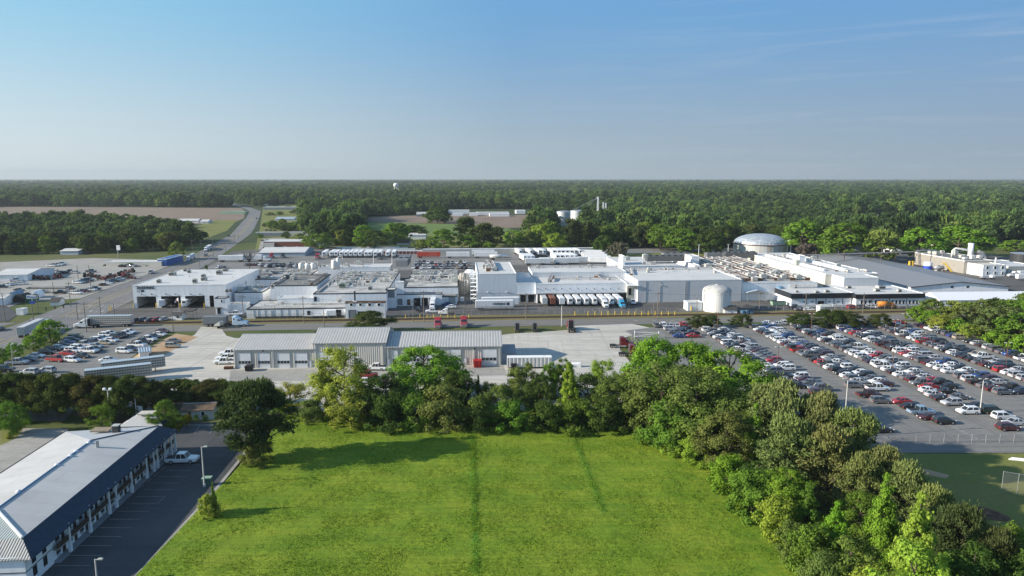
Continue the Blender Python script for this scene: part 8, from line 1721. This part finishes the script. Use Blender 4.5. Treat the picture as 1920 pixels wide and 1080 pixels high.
def rack(b, hall, idx, x0, y0, x1, y1, n=4, z=1.1, mats=('roof_pipe', 'pipe_white', 'pipe_grey', 'steel', 'rust'), lab=None):
    P = Vector((*b.W(b.w*x0, b.D*y0), 0)); Q = Vector((*b.W(b.w*x1, b.D*y1), 0)); L_ = (Q-P).length
    t = thing('pipe_rack', lab or f'run of roof pipes on the {hall}, {ordn(idx)} from the left', 'pipes', (P.x, P.y, b.H-.06), math.atan2(Q.y-P.y, Q.x-P.x), f'pipe runs on the {hall}')
    for k in range(n): MB().xcyl(0, L_, (k-(n-1)/2)*.42, z+rr.uniform(-.08, .12), rr.uniform(.09, .19), 6).build('pipe', mats[k % len(mats)], t)
    ns = max(2, min(9, int(L_/6)))
    for i in range(ns+1): MB().box(L_*i/ns-.06, L_*i/ns+.06, -n*.24, n*.24, 0, z-.12).build('support', 'steel' if i % 2 else 'rust', t)
clutter(pr, 'pipe-covered hall', 120, .03, .97, .05, .95, (3, 4, 5, 3, 3), (.8, 1.5))
for i, fx in enumerate((.04, .13, .22, .31, .42, .53, .64, .75, .86, .95)): rack(pr, 'pipe-covered hall', i+1, fx, .06 if i % 2 else .12, fx-.01, .96, 5, 1.3)
for i, fy_ in enumerate((.25, .5, .78)): rack(pr, 'pipe-covered hall', i+11, .02, fy_, .97, fy_+.02, 3, 1.9, lab=f'cross run of roof pipes on the pipe-covered hall, {ordn(i+1)} from the front')
clutter(a6, 'central hall', 60, .05, .96, .28, .97); clutter(a12, 'east hall', 55, .05, .96, .22, .97); clutter(a5, 'west main hall', 12, .05, .9, .1, .95, (3, 2, 2, 1, 1))
for i, (x0, y0, x1, y1) in enumerate(((.08, .62, .95, .60), (.05, .75, .98, .78), (.3, .3, .34, .95), (.62, .45, .6, .96), (.1, .9, .9, .92))): rack(a6, 'central hall', i+1, x0, y0, x1, y1, 3, .9)
for i, (x0, y0, x1, y1) in enumerate(((.03, .55, .97, .52), (.05, .7, .96, .72), (.03, .86, .97, .88), (.4, .35, .42, .95))): rack(a12, 'east hall', i+1, x0, y0, x1, y1, 4, 1.0)
rack(a5, 'west main hall', 1, .02, .06, .03, .98, 3, .7); rack(a5, 'west main hall', 2, .88, .05, .9, .98, 3, .7, ('pipe_grey', 'rust'))
clutter(av, 'valley range', 34, .03, .97, .05, .95, (3, 3, 4, 3, 3), (.8, 1.3)); rack(av, 'valley range', 1, .1, .1, .12, .95, 4, 1.2); rack(av, 'valley range', 2, .6, .1, .62, .95, 4, 1.2); rack(av, 'valley range', 3, .05, .5, .95, .52, 3, 1.8)
clutter(a3, 'low front range', 12, .1, .95, .1, .8, (3, 1, 1, 0, 0), (.4, .7)); rack(a3, 'low front range', 1, .42, .5, .98, .46, 3, .35)
clutter(dk, 'truck dock', 10, .15, .95, .2, .9, (3, 2, 3, 1, 0), (.6, 1.)); rack(dk, 'truck dock', 1, .18, .5, .97, .55, 3, .7); rack(dk, 'truck dock', 2, .17, .25, .24, .8, 4, 1.2); rack(dk, 'truck dock', 3, .74, .7, .82, .95, 4, 1.2)
clutter(up, 'upper cold room', 8, .05, .95, .5, .95, (3, 2, 3, 1, 0), (.6, 1.)); rack(up, 'upper cold room', 1, .02, .86, .98, .88, 4, .9)
clutter(wh, 'plain warehouse', 12, .05, .95, .55, .96, (2, 2, 5, 1, 0), (.7, 1.1)); rack(wh, 'plain warehouse', 1, .02, .9, .98, .93, 4, .9); rack(wh, 'plain warehouse', 2, .03, .45, .12, .95, 3, .8)
clutter(t1, 'cold store', 9, .2, .6, .2, .95, (2, 1, 4, 2, 2), (.9, 1.4)); rack(t1, 'cold store', 1, .3, .2, .32, .96, 4, 1.6); rack(t1, 'cold store', 2, .5, .3, .48, .96, 4, 1.2)
clutter(ra, 'rear plant', 10, .2, .95, .1, .9, (2, 2, 4, 2, 2)); clutter(lw, 'long white hall', 22, .1, .97, .03, .95, (4, 2, 4, 3, 1), (.8, 1.3)); rack(lw, 'long white hall', 1, .4, .1, .42, .95, 3, .6)
clutter(a13, 'rear hall', 10, .02, .6, .2, .9, (1, 2, 4, 2, 4)); rack(a13, 'rear hall', 1, .02, .2, .62, .2, 4, 1.3)
clutter(pb, 'tan process building', 12, .15, .95, .1, .95, (2, 2, 4, 3, 2), (.8, 1.4)); clutter(a10, 'small dock range', 4, .1, .9, .3, .8, (3, 1, 1, 0, 0), (.5, .8)); clutter(a2b, 'inner range', 14, .1, .9, .1, .9, (2, 2, 2, 1, 0), (.6, 1))
clutter(DOCKB, 'dock building', 14, .06, .94, .05, .95, (6, 0, 2, 0, 0), (.35, .7))
for i, (px, py, pw, ph) in enumerate(((641, 539.5, 12, 8), (694, 544, 8, 6.5), (511, 541, 6, 8))): roof_unit(a6 if px > 560 else a5, px, py, pw, ph, ('pale green air unit on the central hall roof', 'open-sided grey air unit on the central hall roof', 'beige box unit at the front of the west main hall roof')[i], mat=('pale_green', 'hvac', 'cream_wall')[i])
for i, (px, py, pw, ph) in enumerate(((456, 535, 9, 8), (449, 537, 6, 5), (425, 548, 6, 5), (432, 547, 5, 5))): roof_unit(a2b if px > 440 else a1, px, py, pw, ph, f'grey air unit beside the dock building wall, {ordn(4-i)} from the left', z=a2b.H-.05 if px > 440 else a1.H-.05)
roof_unit(a5, 536, 522.5, 9, 6.5, 'dark grey air unit in the middle of the west main hall roof', mat='grille')
# refrigeration vessels behind the west hall
for i, (px, yb, yt, r) in enumerate(((564.5, 509, 492.5, 1.3), (576, 509, 493.5, 1.3), (587, 509.5, 493, 1.3), (626, 508, 487, 1.4), (633.5, 506, 483, 1.0))):
    Yw = 338.; v = (yt-540)/F; tt_ = Yw/(CP-v*SP); X = (px-960)/F*tt_; zt = HZ(yt, Yw); t = thing('refrigeration_vessel', f'white upright refrigeration vessel behind the west main hall, {ordn(i+1)} from the left', 'vessel', (X, Yw, a5.H-.3), 0, 'refrigeration vessels'); hh = zt-a5.H+.3; MB().lathe(0, 0, [(r*.5, .0), (r, .5), (r, hh-.5), (r*.4, hh)], 14).build('shell', 'pipe_white', t, True); MB().tube([(0, 0, hh-.05), (0, 0, hh+.5), (2.2, 0, hh+.5), (2.2, 0, .2)], .18, 6).build('pipe', 'pipe_white', t)
# silos and stair tower left of the cold store
X, Y = G(867, 556); t = thing('tan_silo', 'rusty tan silo in the gap left of the cold store', 'silo', (X, Y+8, 0)); MB().lathe(0, 0, [(2.6, 0), (2.6, 8.2), (1.8, 9.6), (.4, 10)], 20).build('shell', 'tan_sheet', t); MB().tube([(.8, -2.5, 4), (.8, -3.1, 4.2), (.8, -3.1, 6.8), (2.2, -3.1, 6.8), (2.2, -3.1, 4.5)], .18, 6).build('pipe', 'trim_white', t)
X, Y = G(879, 553); t = thing('white_silo', 'white silo between the tan silo and the cold store stair', 'silo', (X, Y+10, 0)); MB().lathe(0, 0, [(2.7, 0), (2.7, 9.2), (1.6, 10.4), (.3, 10.6)], 20).build('shell', 'trim_white', t, True); MB().tube([(-1, -2.6, 0), (-1, -2.8, 9.5)], .15, 6).build('pipe', 'steel', t)
X, Y = t1.W(-3.1, .4); t = thing('stair_tower', 'open steel stair tower against the left side of the cold store', 'stair', (X, Y, 0), RTH); HT = t1.H-.5
for xx in (0, 2.6):
    for yy in (0, 3.): MB().box(xx, xx+.16, yy, yy+.16, 0, HT).build('post', 'trim_white', t)
for k in range(7): MB().box(0, 2.76, 0, 3.1, HT*(k+1)/7-.12, HT*(k+1)/7).build('landing', 'trim_white', t); MB().tube([(.2 if k % 2 else 2.5, 0, HT*k/7), (2.5 if k % 2 else .2, 0, HT*(k+1)/7)], .08, 4).build('brace', 'trim_white', t)
X, Y = G(866.5, 566); tag(MB().bbox(-.8, .8, -1, 1, .3, 2.0, .2).build('white_cart', 'trim_white', None, loc=(X, Y, .05)), 'small white cart in the gap left of the cold store', 'cart')
# ball field odds: pipe bundle, soil heap
X, Y = G(1906, 863)
for i in range(3): tag(MB().tube([(X-1.5+i*.5, Y+i*.3, .2), (X+6+i*.5, Y-2.2+i*.3, .2)], .17, 8).build('white_pipe', 'trim_white', None), f'white pipe lying on the ball field grass at the right edge, {("front", "middle", "rear")[i]} one', 'pipe', 'white pipes on the grass')
X, Y = G(1838, 963); m = MB(); V = []; 
n_ = 22
for j in range(n_):
    for i in range(n_):
        u, v = i/(n_-1)*2-1, j/(n_-1)*2-1; V.append((u*4.2, v*2.2, max(-.05, (1-u*u-v*v)*.9+rr.uniform(-.12, .12))))
m.add(V, [(j*n_+i, j*n_+i+1, (j+1)*n_+i+1, (j+1)*n_+i) for j in range(n_-1) for i in range(n_-1)]); tag(m.build('soil_heap', 'soil', None, loc=(X, Y, .02), rz=-.5), 'heap of reddish soil and debris on the shaded ball field', 'heap')
X, Y = G(1852, 966); tag(MB().bbox(-.35, .35, -.3, .3, 0, .5, .05).build('white_block', 'trim_white', None, loc=(X, Y, .1), rz=.4), 'white block beside the soil heap', 'block')
# small bus-stop like shelter before the offices
X, Y = G(1537, 587); t = thing('smoking_shelter', 'pale shelter with a grey hipped roof before the office entrance', 'shelter', (X, Y, 0), RTH); MB().add([(-.3, -.3, 2.6), (5.3, -.3, 2.6), (5.3, 3.3, 2.6), (-.3, 3.3, 2.6), (1.5, 1.5, 3.4), (3.5, 1.5, 3.4)], [(0, 1, 5, 4), (1, 2, 5), (2, 3, 4, 5), (3, 0, 4)]).build('roof', 'hvac', t); MB().box(0, 2.0, 0, 3, 0, 2.6).build('booth', 'trim_white', t)
for xx in (2.9, 4.9):
    for yy in (0, 2.9): MB().box(xx, xx+.12, yy, yy+.12, 0, 2.6).build('post', 'trim_white', t)
tag(MB().box(0, 24, 0, .25, 0, 1.0).build('low_wall', 'trim_white', None, loc=(*G(1494, 576), 0), rz=RTH), 'low white wall before the office block', 'wall'); tag(MB().box(0, 22, 0, .25, 0, 1.0).build('low_wall', 'trim_white', None, loc=(*G(1561, 575.5), 0), rz=RTH), 'low white wall left of the office wing', 'wall')
X, Y = G(1390, 590); t = thing('pump_shelter', 'dark pump shelter on posts right of the tank hut', 'shelter', (X, Y, 0), RTH); MB().add([(-.3, -.3, 2.8), (6, -.3, 2.8), (6, 4, 2.8), (-.3, 4, 2.8), (2.8, 1.8, 3.9)], [(0, 1, 4), (1, 2, 4), (2, 3, 4), (3, 0, 4)]).build('roof', 'shingle', t)
for xx in (0, 5.6):
    for yy in (0, 3.6): MB().box(xx, xx+.12, yy, yy+.12, 0, 2.8).build('post', 'black', t)
for i in range(3): MB().bbox(.6+i*1.7, 1.8+i*1.7, .8, 2.4, 0, 1.4, .1).build('pump', 'bluegrey_paint', t)
# person in orange by the fence
X, Y = G(824, 588.5); t = thing('person', 'person in an orange jacket and dark trousers standing by the white pickup', 'person', (X, Y, .02), rad(-80))
def skinned(name, nodes, edges, mat, parent):
    me = bpy.data.meshes.new(name); me.from_pydata([n[:3] for n in nodes], edges, []); o = bpy.data.objects.new(name, me); COL.objects.link(o); o.parent = parent
    sk = o.modifiers.new('skin', 'SKIN'); sk.use_smooth_shade = True
    for v, nd in zip(me.skin_vertices[0].data if me.skin_vertices else [], nodes): v.radius = nd[3]
    me.materials.append(M[mat]); return o
def person_mesh():
    bm_ = MB(); ring = lambda cx, cy, z, rx, ry, n=10: [(cx+rx*math.cos(2*math.pi*i/n), cy+ry*math.sin(2*math.pi*i/n), z) for i in range(n)]
    body = MB()
    body.loft([ring(0, 0, .86, .12, .17), ring(0, 0, 1.05, .12, .17), ring(0, 0, 1.3, .13, .2), ring(0, 0, 1.44, .10, .17), ring(0, 0, 1.5, .055, .06), ring(.01, 0, 1.56, .06, .055), ring(.02, 0, 1.63, .095, .078), ring(.02, 0, 1.72, .095, .078), ring(.015, 0, 1.79, .05, .045)])
    for s in (-1, 1):
        body.loft([ring(0, s*.09, .90, .09, .085), ring(.01, s*.1, .5, .062, .06), ring(0, s*.1, .1, .045, .045), ring(.05, s*.1, .0, .11, .05)])
        body.loft([ring(0, s*.2, 1.43, .05, .05), ring(.0, s*.26, 1.15, .042, .042), ring(.06, s*.25, .9, .032, .03), ring(.08, s*.25, .8, .02, .04)])
    return body
person_mesh().build('body', 'skin', t, True); m = MB(); ring = lambda cx, cy, z, rx, ry, n=10: [(cx+rx*math.cos(2*math.pi*i/n), cy+ry*math.sin(2*math.pi*i/n), z) for i in range(n)]
m.loft([ring(0, 0, .88, .15, .2), ring(0, 0, 1.3, .155, .225), ring(0, 0, 1.47, .11, .17)])
for s in (-1, 1): m.loft([ring(0, s*.2, 1.45, .065, .065), ring(0, s*.26, 1.15, .055, .055), ring(.06, s*.25, .92, .045, .045)])
m.build('jacket', 'orange', t); m = MB()
for s in (-1, 1): m.loft([ring(0, s*.09, .93, .11, .10), ring(.01, s*.1, .5, .08, .075), ring(0, s*.1, .07, .07, .065)])
m.build('trousers', 'navy_black', t); MB().loft([ring(.01, 0, 1.70, .105, .088), ring(.01, 0, 1.78, .09, .075), ring(.01, 0, 1.82, .03, .03)]).build('hat', 'orange', t)
# steam from the sooty wall vent and from the process yard
sv = N('steam'); pv = sv.n('ShaderNodeVolumePrincipled'); pv.inputs['Color'].default_value = (.95, .96, .98, 1); pv.inputs['Density'].default_value = .75; sv.l(pv.outputs[0], sv.out.inputs['Volume']); M['steam'] = sv.m
def steam(pts, name):
    import bmesh
    bm = bmesh.new()
    for x, y, z, r in pts:
        r_ = bmesh.ops.create_icosphere(bm, subdivisions=2, radius=r)
        for v in r_['verts']: v.co = v.co*(1+.18*math.sin(v.co.x*5+v.co.z*7+x))+Vector((x, y, z))
    me = bpy.data.meshes.new(name); bm.to_mesh(me); bm.free(); me.materials.append(M['steam']); o = bpy.data.objects.new(name, me); COL.objects.link(o); tag(o, kind='stuff')
sx, sz = a6.fac(636, 566); X, Y = a6.W(sx, -.9); steam([(X, Y, sz+.5, .7), (X+.6, Y-.3, sz+1.5, .9), (X+1.5, Y-.3, sz+2.4, .8), (X-.6, Y-.2, sz+1.6, .6), (X+2.3, Y, sz+2.9, .5)], 'steam')
X, Y = pb.W(17, 6); steam([(X, Y, pb.H+1, .8), (X-.8, Y, pb.H+2.2, 1.), (X-2.2, Y, pb.H+3.4, 1.2), (X-3.8, Y, pb.H+4.4, 1.1)], 'steam_plume')
# lettering becomes plain meshes
dg = bpy.context.evaluated_depsgraph_get()
for o in [o for o in SC.objects if o.type == 'FONT']:
    me = bpy.data.meshes.new_from_object(o.evaluated_get(dg)); n_ = bpy.data.objects.new('lettering', me); COL.objects.link(n_); n_.parent = o.parent; n_.location = o.location; n_.rotation_euler = o.rotation_euler; n_.scale = o.scale
    cu = o.data; bpy.data.objects.remove(o); bpy.data.curves.remove(cu)
# every label within sixteen words
for o in SC.objects:
    if 'label' in o and len(o['label'].split()) > 16: print('LONG', o['label'])
